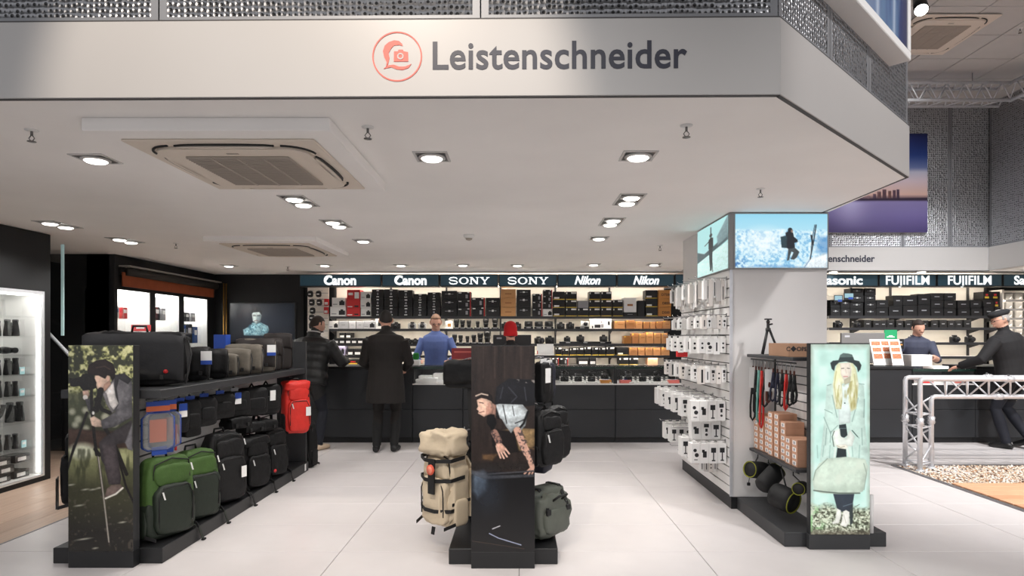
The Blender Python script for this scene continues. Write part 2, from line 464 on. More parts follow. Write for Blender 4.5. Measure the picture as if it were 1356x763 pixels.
# ---- bulkhead: white fascia below, punched sheet metal above
ZF0, ZF1 = ZC - .004, 2.815
A0, A1, A2, A3 = Vector((-4.6, 2.72)), Vector((1.117, 2.645)), Vector((2.536, 4.02)), Vector((2.585, 9.75))
def wall_run(a, b_, t0, t1, z0, z1, th, off=0.):
    """corner points (mesh builder matrix) for a slab on the run a->b between distances t0,t1; local +y points into the bulkhead"""
    d = (b_ - a).normalized(); return math.atan2(d.y, d.x)
fs = thing('fascia_sign', 'pale satin fascia board with round red emblem and large dark shop name', 'sign', (0, 0, ZF0))
M_NAVY = mat('navy_lettering', (40, 42, 58), .45); M_CORAL = mat('coral_red_print', (238, 112, 98), .5)
M_JOINT = mat('dark_joint', (70, 68, 68), .6)
def run_box(a, b_, t0, t1, y0, y1, z0, z1, c=0.):
    d = (b_ - a).normalized(); m = MB()
    m.T = Matrix.Translation((a.x, a.y, 0)) @ Matrix.Rotation(math.atan2(d.y, d.x), 4, 'Z')
    return m.box(t0, t1, y0, y1, z0, z1, c)
L01, L12, L23 = (A1 - A0).length, (A2 - A1).length, (A3 - A2).length
hF = ZF1 - ZF0
run_box(A0, A1, 0, L01 - .001, 0, .02, .006, hF - .006, .002).build('board', M_FASC, fs)
run_box(A1, A2, .002, L12, 0, .02, .006, hF - .006, .002).build('board', M_FASC, fs)
run_box(A2, A3, .002, L23, 0, .02, .006, hF - .006, .002).build('board', M_FASC, fs)
for a, b_, L_ in ((A0, A1, L01), (A1, A2, L12), (A2, A3, L23)):
    run_box(a, b_, 0, L_, .004, .022, .003, .006).build('edge_strip', M_JOINT, fs)
    run_box(a, b_, 0, L_, .002, .022, hF - .006, hF).build('edge_strip', M_JOINT, fs)
ang = math.atan2(A1.y - A0.y, A1.x - A0.x)
def fpos(u, v):
    """point on the front fascia seen at pixel (u,v)"""
    k = (u - U0) / F; d = (A1 - A0) / L01
    t = (k * A0.y - A0.x) / (d.x - k * d.y); p = A0 + d * t
    return Vector((p.x, p.y - .0015, PZ(v, p.y) - ZF0))
text('lettering', 'Leistenschneider', M_NAVY, fs, fpos(739, 75), .168, (PI / 2, 0, ang), .001, .0026, sx=.93, spacing=1.03)
ec = fpos(526, 75)
em = MB(); R = .1075
def ring2(m, r0, r1, n=56):
    vs = [(r * math.cos(2 * PI * k / n), y, r * math.sin(2 * PI * k / n)) for y in (-.001, .001) for r in (r0, r1) for k in range(n)]
    fs_ = []
    for k in range(n):
        j = (k + 1) % n
        fs_ += [(k, j, n + j, n + k), (2 * n + k, 3 * n + k, 3 * n + j, 2 * n + j), (k, 2 * n + k, 2 * n + j, j), (n + k, n + j, 3 * n + j, 3 * n + k)]
    m.add(vs, fs_)
ring2(em, R - .0058, R)
eo = em.build('emblem_ring', M_CORAL, fs, ec, ang)
q = lambda pts: [((x - 142) * .00104, (140 - y) * .00104) for x, y in pts]
em2 = MB()
em2.prism(q([(165, 97), (150, 92), (128, 95), (116, 108), (106, 126), (110, 145), (106, 165), (95, 184), (86, 191), (103, 176), (97, 160), (88, 142), (83, 118), (90, 95), (108, 80), (130, 73), (150, 76), (163, 88)]), -.001, .001)
em2.prism(q([(86, 191), (108, 176), (128, 174), (150, 182), (175, 182), (201, 171), (190, 187), (165, 196), (140, 193), (118, 184)]), -.001, .001)
em2.prism(q([(129, 119), (145, 119), (148, 112), (166, 112), (169, 119), (187, 122), (188, 161), (128, 161)]), -.001, .001)
em2.build('emblem_letter', M_CORAL, fs, ec, ang)
em3 = MB(); em3.T = Matrix.Translation(((156 - 142) * .00104, 0, 0)); ring2(em3, .0085, .014); em3.build('emblem_lens', M_FASC, fs, (ec[0], ec[1] - .002, ec[2]), ang)
# second board over the counters of the hall
f2 = thing('fascia_sign', 'long white fascia board with small dark shop name above the hall counter', 'sign', (0, 0, ZF0))
B0, B1, B2 = Vector((2.6, 9.74)), Vector((7.385, 9.74)), Vector((7.44, 5.5))
MB().box(B0.x, B1.x - .002, B0.y, B0.y + .02, .004, .37, .002).build('board', M_FASC, f2)
MB().box(B1.x, B1.x + .02, 5.5, 9.74, .004, .37, .002).build('board', M_FASC, f2)
MB().box(B0.x, B1.x + .02, B0.y + .001, B0.y + .022, -.004, .004).build('edge_strip', M_JOINT, f2)
text('lettering', 'Leistenschneider', M_NAVY, f2, ((1158 - U0) * 9.74 / F, 9.737, PZ(343, 9.74) - ZF0), .15, ext=.002, off=.003, align='RIGHT')
# punched metal cladding, panel by panel
M_PERF = perforated('punched_aluminium', 40, (150, 151, 154), .20)
M_PERF2 = perforated('punched_aluminium_coarse', 30, (190, 191, 194), .16)
M_PLAIN = mat('plain_aluminium_edge', (140, 141, 144), .5, metal=.4)
M_PEDGE = mat('panel_gap', (58, 59, 61), .7)
wb = sroot('wall_bulkhead')
def cladding(root, a, b_, z0, z1, cuts, m, back=.05):
    d = (b_ - a).normalized(); rz = math.atan2(d.y, d.x); L_ = (b_ - a).length
    run_box(a, b_, 0, L_, .03, .05, z0, z1).build('backing', M_PEDGE, root)
    for t0, t1 in zip(cuts, cuts[1:]):
        o = MB().box(t0 + .003, t1 - .003, .0, .012, 0, z1 - z0, .002).build('panel', m, root, (a.x, a.y, z0), rz)
        MB().box(t0 + .003, t0 + .035, -.0012, .001, .002, z1 - z0).build('panel_edge', M_PLAIN, o)
        MB().box(t1 - .035, t1 - .003, -.0012, .001, .002, z1 - z0).build('panel_edge', M_PLAIN, o)
        MB().box(t0 + .035, t1 - .035, -.0012, .001, .002, .022).build('panel_edge', M_PLAIN, o)
tj = [(fpos(u, 20).xy - A0).length for u in (207, 636)]
n_ = tj[1] - tj[0]
cladding(wb, A0 + Vector((0, .02)), A1 + Vector((0.0, .02)), ZF1, ZH + .02, [tj[0] - 2 * n_, tj[0] - n_, tj[0], tj[1], L01], M_PERF)
cladding(wb, A1 + Vector((0.0, .02)), A2 + Vector((0.0, .02)), ZF1, ZH + .02, [0, .60, 1.2, L12], M_PERF)
cladding(wb, A2 + Vector((0, .02)), A3, ZF1, ZH + .02, [0, 1.3, 2.6, 3.9, L23], M_PERF)
wh = sroot('wall_hall_back')
cladding(wh, Vector((2.6, 9.76)), Vector((7.50, 9.76)), ZF0 + .37, ZH + .02, [0, 1.15, 2.3, 3.45, 4.2, 4.85], M_PERF2)
ws = sroot('wall_hall_side')
cladding(ws, Vector((7.41, 9.74)), Vector((7.46, 5.5)), ZF0 + .37, ZH + .02, [0, 1.05, 2.1, 3.2, 4.24], M_PERF2)

# ---- pillar with slatwall
PXa, PXb, PYa, PYb = 1.765, 2.577, 5.18, 6.72
pl = struct(MB().box(PXa + .02, PXb, PYa, PYb, .10, ZC).build('pillar', M_WHITE))
MB().box(PXa + .01, PXb + .01, PYa - .004, PYb, 0, .10).build('kick_plate', M_BLACK, pl)
# ================================================================== ceiling fittings
M_TRIM = mat('downlight_bezel', (206, 204, 202), .45, metal=.3)
M_CAN = mat('downlight_reflector', (120, 118, 116), .3, metal=.9)
M_LAMP = emitmat('lamp_glow', (255, 250, 240), 9.0)
def downlight(pos, n, label, group, small=False, watt=DOWNLIGHT_W, aim=(0, 0)):
    t = thing('recessed_downlight', label, 'ceiling light', pos, 0, group)
    w_ = .195; ly = w_ * n
    m = MB()
    for x0, x1, y0, y1 in ((-w_ / 2, -w_ / 2 + .014, -ly / 2, ly / 2), (w_ / 2 - .014, w_ / 2, -ly / 2, ly / 2), (-w_ / 2 + .014, w_ / 2 - .014, -ly / 2, -ly / 2 + .014), (-w_ / 2 + .014, w_ / 2 - .014, ly / 2 - .014, ly / 2)):
        m.box(x0, x1, y0, y1, -.006, .0)
    m.build('bezel', M_TRIM, t)
    MB().box(-w_ / 2 + .012, w_ / 2 - .012, -ly / 2 + .012, ly / 2 - .012, -.003, -.001).build('recess', M_CAN, t)
    for k in range(n):
        cy = (k - (n - 1) / 2) * w_
        MB().lathe([(.078, -.004), (.076, -.014), (.060, -.016)], 24, (0, cy, 0)).build('reflector_ring', M_TRIM, t)
        MB().lathe([(.060, -.0165), (.05, -.024), (.02, -.027)], 24, (0, cy, 0)).build('lamp', M_LAMP, t)
        light('lamp_light', 'SPOT', (aim[0] * .1, cy, -.035), watt, (1, .968, .94), None, .06, 2.45, .5, t)
    return t
G1 = 'recessed downlights of the shop ceiling'
for u, v, n, lb in ((127, 210, 1, 'single square downlight beside the big ceiling air conditioner, over the binocular cabinet side'),
                    (572, 207, 1, 'single square downlight under the red emblem of the fascia'),
                    (845, 206, 1, 'single square downlight under the last letters of the fascia name'),
                    (396, 266, 2, 'twin downlight just behind the big ceiling air conditioner'),
                    (445, 296, 2, 'twin downlight between the two ceiling air conditioners'),
                    (481, 318.5, 1, 'single downlight beside the small ceiling air conditioner'),
                    (833, 264, 2, 'twin downlight in front of the pillar, nearer the fascia of its pair'),
                    (810, 293.5, 2, 'twin downlight in front of the pillar, deeper into the shop of its pair'),
                    (793, 315, 1, 'single downlight between the pillar and the smoke detector'),
                    (77, 297, 2, 'twin downlight over the lit binocular cabinet'),
                    (166, 318, 2, 'twin downlight over the laminate floor before the black wall')):
    downlight(CE(u, v), n, lb, None)
for k, (u, v) in enumerate(((303, 351.5), (430, 351), (531, 351), (613, 350.5), (685, 351), (786, 350), (866, 350))):
    downlight(CE(u, v), 1, '%s downlight from the black wall in the row before the brand signs' % ['first', 'second', 'third', 'fourth', 'fifth', 'sixth', 'seventh'][k], 'downlight row before the brand signs')
for k, x in enumerate((3.6, 5.0, 6.4)):
    downlight((x, 9.84, ZC), 1, '%s soffit downlight from the pillar over the hall counter' % ['first', 'second', 'third'][k], 'soffit downlights over the hall counter', watt=14)
downlight((7.95, 9.2, ZC), 1, 'single downlight in the low soffit before the grey bin shelf', None, watt=14)

# ---- ceiling cassette air conditioners
M_CREAM = mat('cream_plastic', (226, 214, 200), .5); M_GRILL = mat('taupe_grille', (176, 166, 155), .6); M_VENT = mat('vent_slot_black', (14, 14, 14), .5)
M_HOUS = M_CEIL
def cassette(pos, zdrop, label, housing=True):
    t = thing('ceiling_air_conditioner', label, 'air conditioner', pos)
    z = -zdrop
    if housing: MB().box(-.585, .585, -.615, .615, z, 0, .004).build('housing', M_HOUS, t)
    p = MB(); p.box(-.475, .475, -.5, .5, z - .012, z, .005); p.build('panel', M_CREAM, t)
    p = MB()
    poly = []
    for cx, cy, a0 in ((.29, .31, 0), (-.29, .31, 90), (-.29, -.31, 180), (.29, -.31, 270)):
        for k in range(7):
            a = math.radians(a0 + k * 15); poly.append((cx + .10 * math.cos(a), cy + .10 * math.sin(a)))
    p.prism(poly, z - .026, z - .0125, 'z'); p.build('inner_panel', M_CREAM, t)
    g = MB().box(-.27, .27, -.29, .29, z - .034, z - .0265, .003).build('intake_grille', M_GRILL, t)
    for k in range(24):
        yy = -.28 + k * .0243
        inst('slat', slat_mesh, g, (0, yy, z - .036))
    for k in range(1, 4): MB().box(-.27 + k * .135 - .006, -.27 + k * .135 + .006, -.29, .29, z - .0385, z - .034).build('divider', M_GRILL, g)
    for s in (-1, 1):
        for axis in (0, 1):
            L_ = .25; m = MB(); pts = []
            for k in range(13):
                a = -1 + 2 * k / 12; b_ = .022 * (1 - a * a) ** .5 + .003
                pts.append((a * L_, b_))
            poly = pts + [(x, -y) for x, y in pts[::-1]]
            off = (.415 if axis == 0 else .435) * s
            poly2 = [(x, y + off) if axis == 1 else (y + off * .965, x) for x, y in poly]
            m.prism(poly2, z - .020, z - .012, 'z')
            m.build('air_outlet', M_VENT, t)
            m2 = MB(); k2 = [(x * .96, y * .55 - .004 * s) for x, y in poly]
            k3 = [(x, y + off) if axis == 1 else (y + off * .965, x) for x, y in k2]
            m2.prism(k3, z - .026, z - .019, 'z'); m2.build('louvre', M_CREAM, t)
    for cx in (-1, 1):
        for cy in (-1, 1):
            m = MB(); pts = []
            a0 = math.atan2(cy, cx)
            for k in range(9):
                a = a0 - .7 + 1.4 * k / 8
                pts.append((cx * .27 + .145 * math.cos(a), cy * .29 + .145 * math.sin(a), z - .014))
            m.tube(pts, .007, 6); m.build('corner_slot', M_VENT, t)
    MB().box(-.03, .03, -.345, -.33, z - .030, z - .026).build('badge', M_GRILL, t)
    return t
_s = MB().box(-.268, .268, -.004, .004, -.002, .002).build('slat', M_GRILL); slat_mesh = _s.data; bpy.data.objects.remove(_s)
cassette((-1.475, 3.53, ZC), .064, 'large cream ceiling air conditioner in a boxed surround, next to the fascia')
cassette((-2.675, 7.0, ZC), .055, 'cream ceiling air conditioner deep in the shop, in front of the black wall')
cassette((5.0, 7.5, ZH), .012, 'cream air conditioner set flush in the high hall ceiling', False)

# ---- sprinklers and a smoke detector
M_SPR = mat('sprinkler_metal', (120, 118, 116), .35, metal=.9)
sp = thing('sprinkler_head', 'x', 'sprinkler', (0, 0, ZC))
MB().lathe([(.03, 0), (.03, -.004), (.012, -.008)], 16).build('rosette', M_PWHITE, sp)
m = MB(); m.cyl((0, 0, -.006), (0, 0, -.03), .006, 8)
m.tube([(-.005, 0, -.03), (-.014, 0, -.042), (-.005, 0, -.056)], .0025, 6); m.tube([(.005, 0, -.03), (.014, 0, -.042), (.005, 0, -.056)], .0025, 6)
m.build('frame', M_SPR, sp)
MB().lathe([(.004, -.054), (.020, -.058), (.020, -.060), (.004, -.061)], 12).build('deflector', M_SPR, sp)
first = True
for (u, v), lb in zip(((42, 172), (487, 168), (909, 166), (1007, 250), (233, 322), (381, 353), (874, 325), (874, 348)),
                  ('before the binocular cabinet, next to the fascia', 'beside the big air conditioner', 'below the end of the fascia name',
                   'over the ski poster of the pillar', 'beside the small air conditioner', 'before the black wall, beside the first brand sign',
                   'beside the pillar, ahead of the brand signs', 'close to the last visible brand sign')):
    c = CE(u, v); c.z = ZC
    o = sp if first else dup(sp, c)
    o.location = c; first = False
    o['label'] = 'sprinkler head in the white ceiling ' + lb; o['group'] = 'ceiling sprinklers'
o = dup(sp, (5.95, 7.35, ZH), label='small metal sprinkler head in the hall ceiling beside the flush air conditioner')
sd = thing('smoke_detector', 'small round white smoke detector in the ceiling before the brand signs', 'smoke detector', CE(621, 311))
MB().lathe([(.055, 0), (.055, -.02), (.04, -.035)], 20).build('base', M_PWHITE, sd)
MB().lathe([(.035, -.036), (.03, -.05), (.012, -.058)], 20).build('sensor_cap', M_GRILL, sd)

# ---- hall truss, spot and artwork high up
def truss_tubes(t, pts3, r=.025, braces=.25, m=M_ALU, brace_r=.009):
    """pts3: list of chord polylines (same length); each chord and each brace its own part"""
    for c in pts3: MB().tube(c, r, 12, smooth=True).build('chord', m, t)
    for a in range(len(pts3)):
        b_ = (a + 1) % len(pts3)
        for i in range(len(pts3[0]) - 1):
            p0, p1 = Vector(pts3[a][i]), Vector(pts3[a][i + 1]); q0, q1 = Vector(pts3[b_][i]), Vector(pts3[b_][i + 1])
            n = max(1, int(round((p1 - p0).length / braces)))
            for k in range(n):
                s0 = p0.lerp(p1, k / n); s1 = q0.lerp(q1, (k + .5) / n); s2 = p0.lerp(p1, (k + 1) / n)
                MB().cyl(s0, s1, brace_r, 6).build('brace', m, t); MB().cyl(s1, s2, brace_r, 6).build('brace', m, t)
ht = thing('lighting_truss', 'silver lighting truss hung under the high hall ceiling', 'truss', (4.8, 8.6, 4.80))
def sq(x, y, z): return [(x, y - .11, z - .12), (x, y - .11, z + .12), (x, y + .11, z + .12), (x, y + .11, z - .12)]
ends = [(-2.1, 0, 0), (1.95, 0, 0)]
truss_tubes(ht, [[sq(*e)[k] for e in ends] for k in range(4)], .022)
side = [(2.06, -.08, 0), (2.1, -2.6, 0)]
def sq2(x, y, z): return [(x - .11, y, z - .12), (x - .11, y, z + .12), (x + .11, y, z + .12), (x + .11, y, z - .12)]
truss_tubes(ht, [[sq2(*e)[k] for e in side] for k in range(4)], .022)
for x, y in ((-1.5, 0), (1.5, 0), (2.1, -1.8)): MB().cyl((x, y, .12), (x, y, .3), .006, 6).build('hanger', M_STEEL, ht)
sl = thing('spot_lamp', 'black cylindrical spot lamp with a lit white face on the hall ceiling track', 'spot lamp', (3.66, 5.63, ZH - .69))
d = Vector((-.25, -.55, -.8)).normalized(); a = Vector((0, 0, 0)); M_SPB = mat('spot_body', (34, 34, 36), .4)
MB().cyl(a, a - d * .2, .062, 20, .05).build('housing', M_SPB, sl); MB().cyl(a + d * .004, a - d * .002, .054, 20).build('lamp', M_LAMP, sl)
MB().tube([a - d * .1, a - d * .1 + Vector((.05, 0, .12)), Vector((.0, .1, .62))], .012, 8).build('bracket', M_SPB, sl)
MB().box(-.9, .9, .08, .12, .62, .668).build('track', M_SPB, sl)
# framed forest photograph on the chamfered cladding
d2 = (A2 - A1).normalized(); rz2 = math.atan2(d2.y, d2.x)
fp = thing('framed_photograph', 'white framed photograph of blue tree trunks high on the punched metal chamfer', 'picture', (A1.x + d2.x * .1 + d2.y * 0, A1.y + d2.y * .1, 3.085), rz2)
W_, H_ = 1.50, 1.45
for x0, x1, z0, z1 in ((0, W_, 0, .05), (0, W_, H_ - .05, H_), (0, .05, .05, H_ - .05), (W_ - .05, W_, .05, H_ - .05)):
    MB().box(x0, x1, -.10, .018, z0, z1, .004).build('frame', M_PWHITE, fp)
pt = Paint(0, 10, 0, 9, 150, (150, 165, 185))
pt.mix(np.clip((pt.X - 3) / 6, 0, 1), (38, 66, 120)); n_ = pt.noise(30, 5, 3, .1); pt.mix(np.clip((n_ - .45) * 4, 0, 1), (96, 128, 160), .7)
pt.mix(np.clip((pt.X - 8.6) / 1.2, 0, 1), (30, 36, 80)); pt.mix(np.clip(1 - np.abs(pt.Y - 4.5) / 5, 0, 1) * np.clip((4 - pt.X) / 4, 0, 1), (215, 215, 205), .8)
for x in (1.7, 4.2, 6.1, 8.2): pt.line([(x, 0), (x, 9)], .1, (235, 240, 245))
sheet('photo_print', pt, printmat('forest_print', .0), fp, .05, W_ - .05, .05, H_ - .05, -.09)
# large unframed city print on the hall wall
cp_ = thing('city_print', 'large unframed print of a skyline at dusk over purple water', 'picture', (PX(1158, 9.70), 9.70, PZ(308, 9.7)))
pt = Paint(1085, 1228, 177, 308, 170, (60, 70, 120))
def vgrad(pt, stops):
    for (y0, c0), (y1, c1) in zip(stops, stops[1:]):
        k = np.clip((pt.Y - y0) / (y1 - y0), 0, 1)[..., None]; sel = ((pt.Y >= y0) & (pt.Y <= y1))[..., None]
        pt.I = np.where(sel, np.array(c0) * (1 - k) + np.array(c1) * k, pt.I)
vgrad(pt, [(177, (18, 28, 82)), (205, (34, 58, 124)), (222, (110, 125, 175)), (228, (205, 205, 225)), (240, (235, 215, 225)), (258, (246, 205, 190)), (265, (60, 45, 70)), (267, (150, 140, 195)), (285, (120, 108, 165)), (308, (70, 58, 110))])
pt.mix(np.exp(-((pt.X - 1125) / 22) ** 2) * np.clip((pt.Y - 266) / 3, 0, 1) * np.clip((308 - pt.Y) / 40, 0, 1), (215, 210, 255), .85)
for x, y0, wd, c in ((1158, 257, 4, (90, 70, 90)), (1164, 254, 5, (120, 88, 92)), (1171, 251, 5, (105, 76, 88)), (1178, 253, 4, (128, 90, 88)), (1184, 252, 4, (92, 66, 84)), (1189, 251, 3.4, (70, 52, 78)), (1150, 260, 4, (150, 120, 130))):
    pt.poly([(x - wd / 2, y0), (x + wd / 2, y0), (x + wd / 2, 265), (x - wd / 2, 265)], c, .3)
pt.line([(1140, 264.5), (1228, 263)], 2.2, (52, 40, 62)); pt.I *= .86
wp = (1228 - 1085) * 9.7 / F; hp = 131 * 9.7 / F
x1 = (1228 - 1158) * 9.7 / F
MB().box(x1 - wp, x1, -.0, .03, 0, hp).build('board', M_PWHITE, cp_)
sheet('photo_print', pt, printmat('city_print', .0), cp_, x1 - wp, x1, 0, hp, -.003)
# ================================================================== brand signs, wall shelving, counters
M_TEAL = mat('sign_face_teal', (16, 34, 42), .35, emit=.8, ergb=(24, 48, 58))
M_SIGNF = mat('sign_frame_black', (10, 12, 14), .4)
M_GLOW = emitmat('sign_letter_glow', (250, 254, 255), 1.25)
YS = 9.9
ORDS = ['first', 'second', 'third', 'fourth', 'fifth', 'sixth', 'seventh', 'eighth', 'ninth', 'tenth', 'eleventh', 'twelfth', 'thirteenth']
def stroke_letters(m, name, w_, h_, ox):
    """wide slab-serif capitals from outlines on a 0..1 grid"""
    G = {'S': None, 'O': None,
         'N': [[(0, 0), (.34, 0), (.34, .1), (.24, .1), (.24, .72), (.74, 0), (.88, 0), (.88, .9), (1, .9), (1, 1), (.66, 1), (.66, .9), (.76, .9), (.76, .33), (.32, 1), (0, 1), (0, .9), (.12, .9), (.12, .1), (0, .1)]],
         'Y': [[(.32, 0), (.68, 0), (.68, .1), (.58, .1), (.58, .42), (.9, .9), (1, .9), (1, 1), (.66, 1), (.66, .9), (.74, .9), (.53, .56), (.32, .9), (.4, .9), (.4, 1), (0, 1), (0, .9), (.1, .9), (.42, .42), (.42, .1), (.32, .1)]]}
    for poly in G[name]: m.prism([(ox + x * w_, (y - .5) * h_) for x, y in poly], -.004, .0)
def brand_sign(u0, u1, word, label, kind, u_txt=None):
    x0, x1 = PX(u0, YS), PX(u1, YS); z0, z1 = PZ(379.5, YS), PZ(363.3, YS)
    cx, cz = (x0 + x1) / 2, (z0 + z1) / 2
    t = thing('brand_sign', label, 'sign', (cx, YS, z0))
    w_ = (x1 - x0) - .004; h_ = z1 - z0
    MB().box(-w_ / 2, w_ / 2, .02, .22, 0, h_, .003).build('casing', M_SIGNF, t)
    MB().box(-w_ / 2 + .012, w_ / 2 - .012, .012, .02, .014, h_ - .014).build('light_panel', M_TEAL, t)
    for z in (.002, h_ - .014): MB().box(-w_ / 2, w_ / 2, .008, .02, z, z + .012).build('frame', M_SIGNF, t)
    for x in (-w_ / 2, w_ / 2 - .012): MB().box(x, x + .012, .008, .02, .014, h_ - .014).build('frame', M_SIGNF, t)
    zc = h_ / 2 - .004; ox = 0 if u_txt is None else PX(u_txt, YS) - cx
    L_ = (ox, .011, zc)
    if kind == 'slab':
        lw, lh, g = .155, .115, .012
        tot = 4 * lw + 3 * g; X = ox - tot / 2
        m = MB(); n = 20
        # S from a thick swept path, O from an ellipse ring
        pts = [(.90, .70), (.80, .90), (.5, .96), (.18, .88), (.08, .72), (.2, .57), (.5, .5), (.8, .43), (.92, .28), (.82, .1), (.5, .03), (.2, .1), (.08, .3)]
        P3 = [Vector((X + a * lw, 0, (b_ - .5) * lh)) for a, b_ in pts]
        m.strap(P3, .006, .0095, (0, 1, 0))
        X += lw + g
        vs = []; k_ = 28
        for y in (-.004, .0):
            for rx, rz in ((.5 * lw, .5 * lh), (.5 * lw - .030, .5 * lh - .013)):
                vs += [(X + lw / 2 + rx * math.cos(2 * PI * k / k_), y, rz * math.sin(2 * PI * k / k_)) for k in range(k_)]
        fs_ = []
        for k in range(k_):
            j = (k + 1) % k_
            fs_ += [(k, j, k_ + j, k_ + k), (2 * k_ + k, 3 * k_ + k, 3 * k_ + j, 2 * k_ + j), (k, 2 * k_ + k, 2 * k_ + j, j), (k_ + k, k_ + j, 3 * k_ + j, 3 * k_ + k)]
        m.add(vs, fs_); X += lw + g
        stroke_letters(m, 'N', lw, lh, X); X += lw + g
        stroke_letters(m, 'Y', lw, lh, X)
        m.build('lettering', M_GLOW, t, L_)
    elif kind == 'italic':
        text('lettering', word, M_GLOW, t, L_, .185, ext=.002, off=.0075, shear=.32, sx=.86, spacing=1.02)
    elif kind == 'serif':
        text('lettering', word, M_GLOW, t, L_, .205, ext=.002, off=.0085, sx=.95, spacing=1.0)
        m = MB(); m.prism([(-.245, .02), (-.215, .052), (-.18, .06), (-.19, .035), (-.215, .005), (-.22, -.02)], -.003, .001)
        m.build('lettering', M_GLOW, t, L_)
    elif kind == 'block':
        text('lettering', word, M_GLOW, t, L_, .2, ext=.002, off=.0045, sx=.95, spacing=1.03)
    elif kind == 'blockleft':
        text('lettering', word, M_GLOW, t, (ox, .011, zc), .195, ext=.002, off=.0055, align='LEFT')
    elif kind == 'blockright':
        text('lettering', word, M_GLOW, t, (ox, .011, zc), .195, ext=.002, off=.006, align='RIGHT', spacing=.98, sx=1.22)
    return t
brand_sign(396, 504.5, 'Canon', 'wide dark teal light box sign with rounded white lettering, at the black wall end', 'serif', 450)
brand_sign(505.5, 581.5, 'Canon', 'dark teal light box sign with rounded white lettering, beside the slab serif one', 'serif')
brand_sign(582.5, 659.5, '', 'dark teal sign with white slab serif capitals, beside the rounded lettering', 'slab')
brand_sign(660.5, 737.5, '', 'dark teal sign with white slab serif capitals, beside the slanted lettering', 'slab')
brand_sign(738.5, 816.5, 'Nikon', 'dark teal sign with slanted white lettering, beside the slab serif capitals', 'italic')
brand_sign(817.5, 893, 'Nikon', 'dark teal sign with slanted white lettering, beside the white slatwall pillar', 'italic')
brand_sign(894, 975, '', 'dark teal light box sign half hidden behind the slatwall packs', 'italic')
brand_sign(1060, 1163.5, 'Panasonic', 'dark teal sign with bold lower case white lettering cut off by the pillar', 'blockright', 1143)
brand_sign(1164.5, 1240.5, 'FUJIFILM', 'dark teal sign with bold block capitals, beside the lettering cut off by the pillar', 'block')
brand_sign(1241.5, 1328, 'FUJIFILM', 'dark teal sign with bold block capitals, over the man in the flat cap', 'block')
brand_sign(1329, 1420, 'Sa', 'dark teal sign with only its first two letters showing, over the grey pouches', 'blockleft', 1343.5)

# ---- lit wall shelving
M_SHB = mat('shelf_back_white', (238, 232, 222), .6, var=.01)
M_SHELF = mat('white_shelf_board', (214, 212, 208), .45)
M_SHDARK = mat('shelf_front_edge', (48, 48, 50), .4)
M_LED = emitmat('shelf_led', (255, 244, 228), 21.)
YB, YF = 10.36, 10.0
ZROW = [PZ(419, YF), PZ(435.5, YF), PZ(455.2, YF), PZ(470.8, YF), PZ(483.5, YF)]
def shelving(uposts, rows, label, led=True):
    x0, x1 = PX(uposts[0], YF), PX(uposts[-1], YF)
    t = thing('wall_shelving', label, 'shelving', (0, 0, 0))
    MB().box(x0 - .02, x1 + .02, YB, YB + .03, .2, PZ(380, YS) + .1).build('back_panel', M_SHB, t)
    for u in uposts:
        x = PX(u, YF); MB().box(x - .014, x + .014, YB - .03, YB, .2, PZ(380, YS) + .08).build('upright', M_SHDARK, t)
        for z in rows: MB().prism([(YF + .04, z - .028), (YB - .03, z - .028), (YB - .03, z - .10)], x - .006, x + .006, 'x').build('bracket', M_SHDARK, t)
    for z in rows:
        sh = MB().box(x0, x1, YF, YB - .031, z - .026, z).build('shelf', M_SHELF, t)
        MB().box(x0, x1, YF - .006, YF, z - .040, z + .001).build('edge_strip', M_SHDARK, sh)
        MB().box(x0 + .05, x1 - .05, YF + .01, YF + .035, z - .034, z - .027).build('light_strip', M_LED, sh)
    z = PZ(380, YS) + .02
    MB().box(x0, x1, YF + .135, YF + .17, z, z + .012).build('light_strip', M_LED, t)
shelving([436, 512, 588, 662, 737, 811, 887], ZROW, 'long lit white wall shelving behind the shop counter')
shelving([1098, 1142, 1196, 1302, 1326], [PZ(418.5, YF), PZ(434, YF), PZ(453.5, YF), PZ(472, YF)], 'lit white wall shelving behind the hall counter')
R_ROW = [PZ(418.5, YF), PZ(434, YF), PZ(453.5, YF), PZ(472, YF)]

# ---- cartons
M_PRED = mat('red_carton', (205, 42, 44), .5); M_GOLD = mat('gold_carton', (205, 152, 96), .5, var=.04); M_YEL = mat('yellow_stripe', (222, 190, 60), .5)
M_BRONZE = mat('bronze_carton', (168, 112, 66), .45, var=.08); M_BRONZE2 = mat('brown_gold_carton', (186, 132, 84), .45, var=.08); M_BRONZE3 = mat('ochre_carton', (150, 98, 40), .45, var=.08)
M_GREYC = mat('grey_carton', (150, 150, 154), .5); M_PURP = mat('lilac_carton', (168, 160, 190), .5); M_PEACH = mat('peach_carton', (226, 176, 140), .5); M_PINK = mat('pink_stripe', (226, 120, 110), .5)
M_ORANGE = mat('orange_carton', (206, 140, 66), .5, var=.05); M_BLUEP = mat('blue_print', (34, 74, 168), .5); M_GREENP = mat('green_card', (34, 150, 96), .5); M_SILV = mat('silver_carton', (184, 184, 188), .4)
_boxmesh = {}
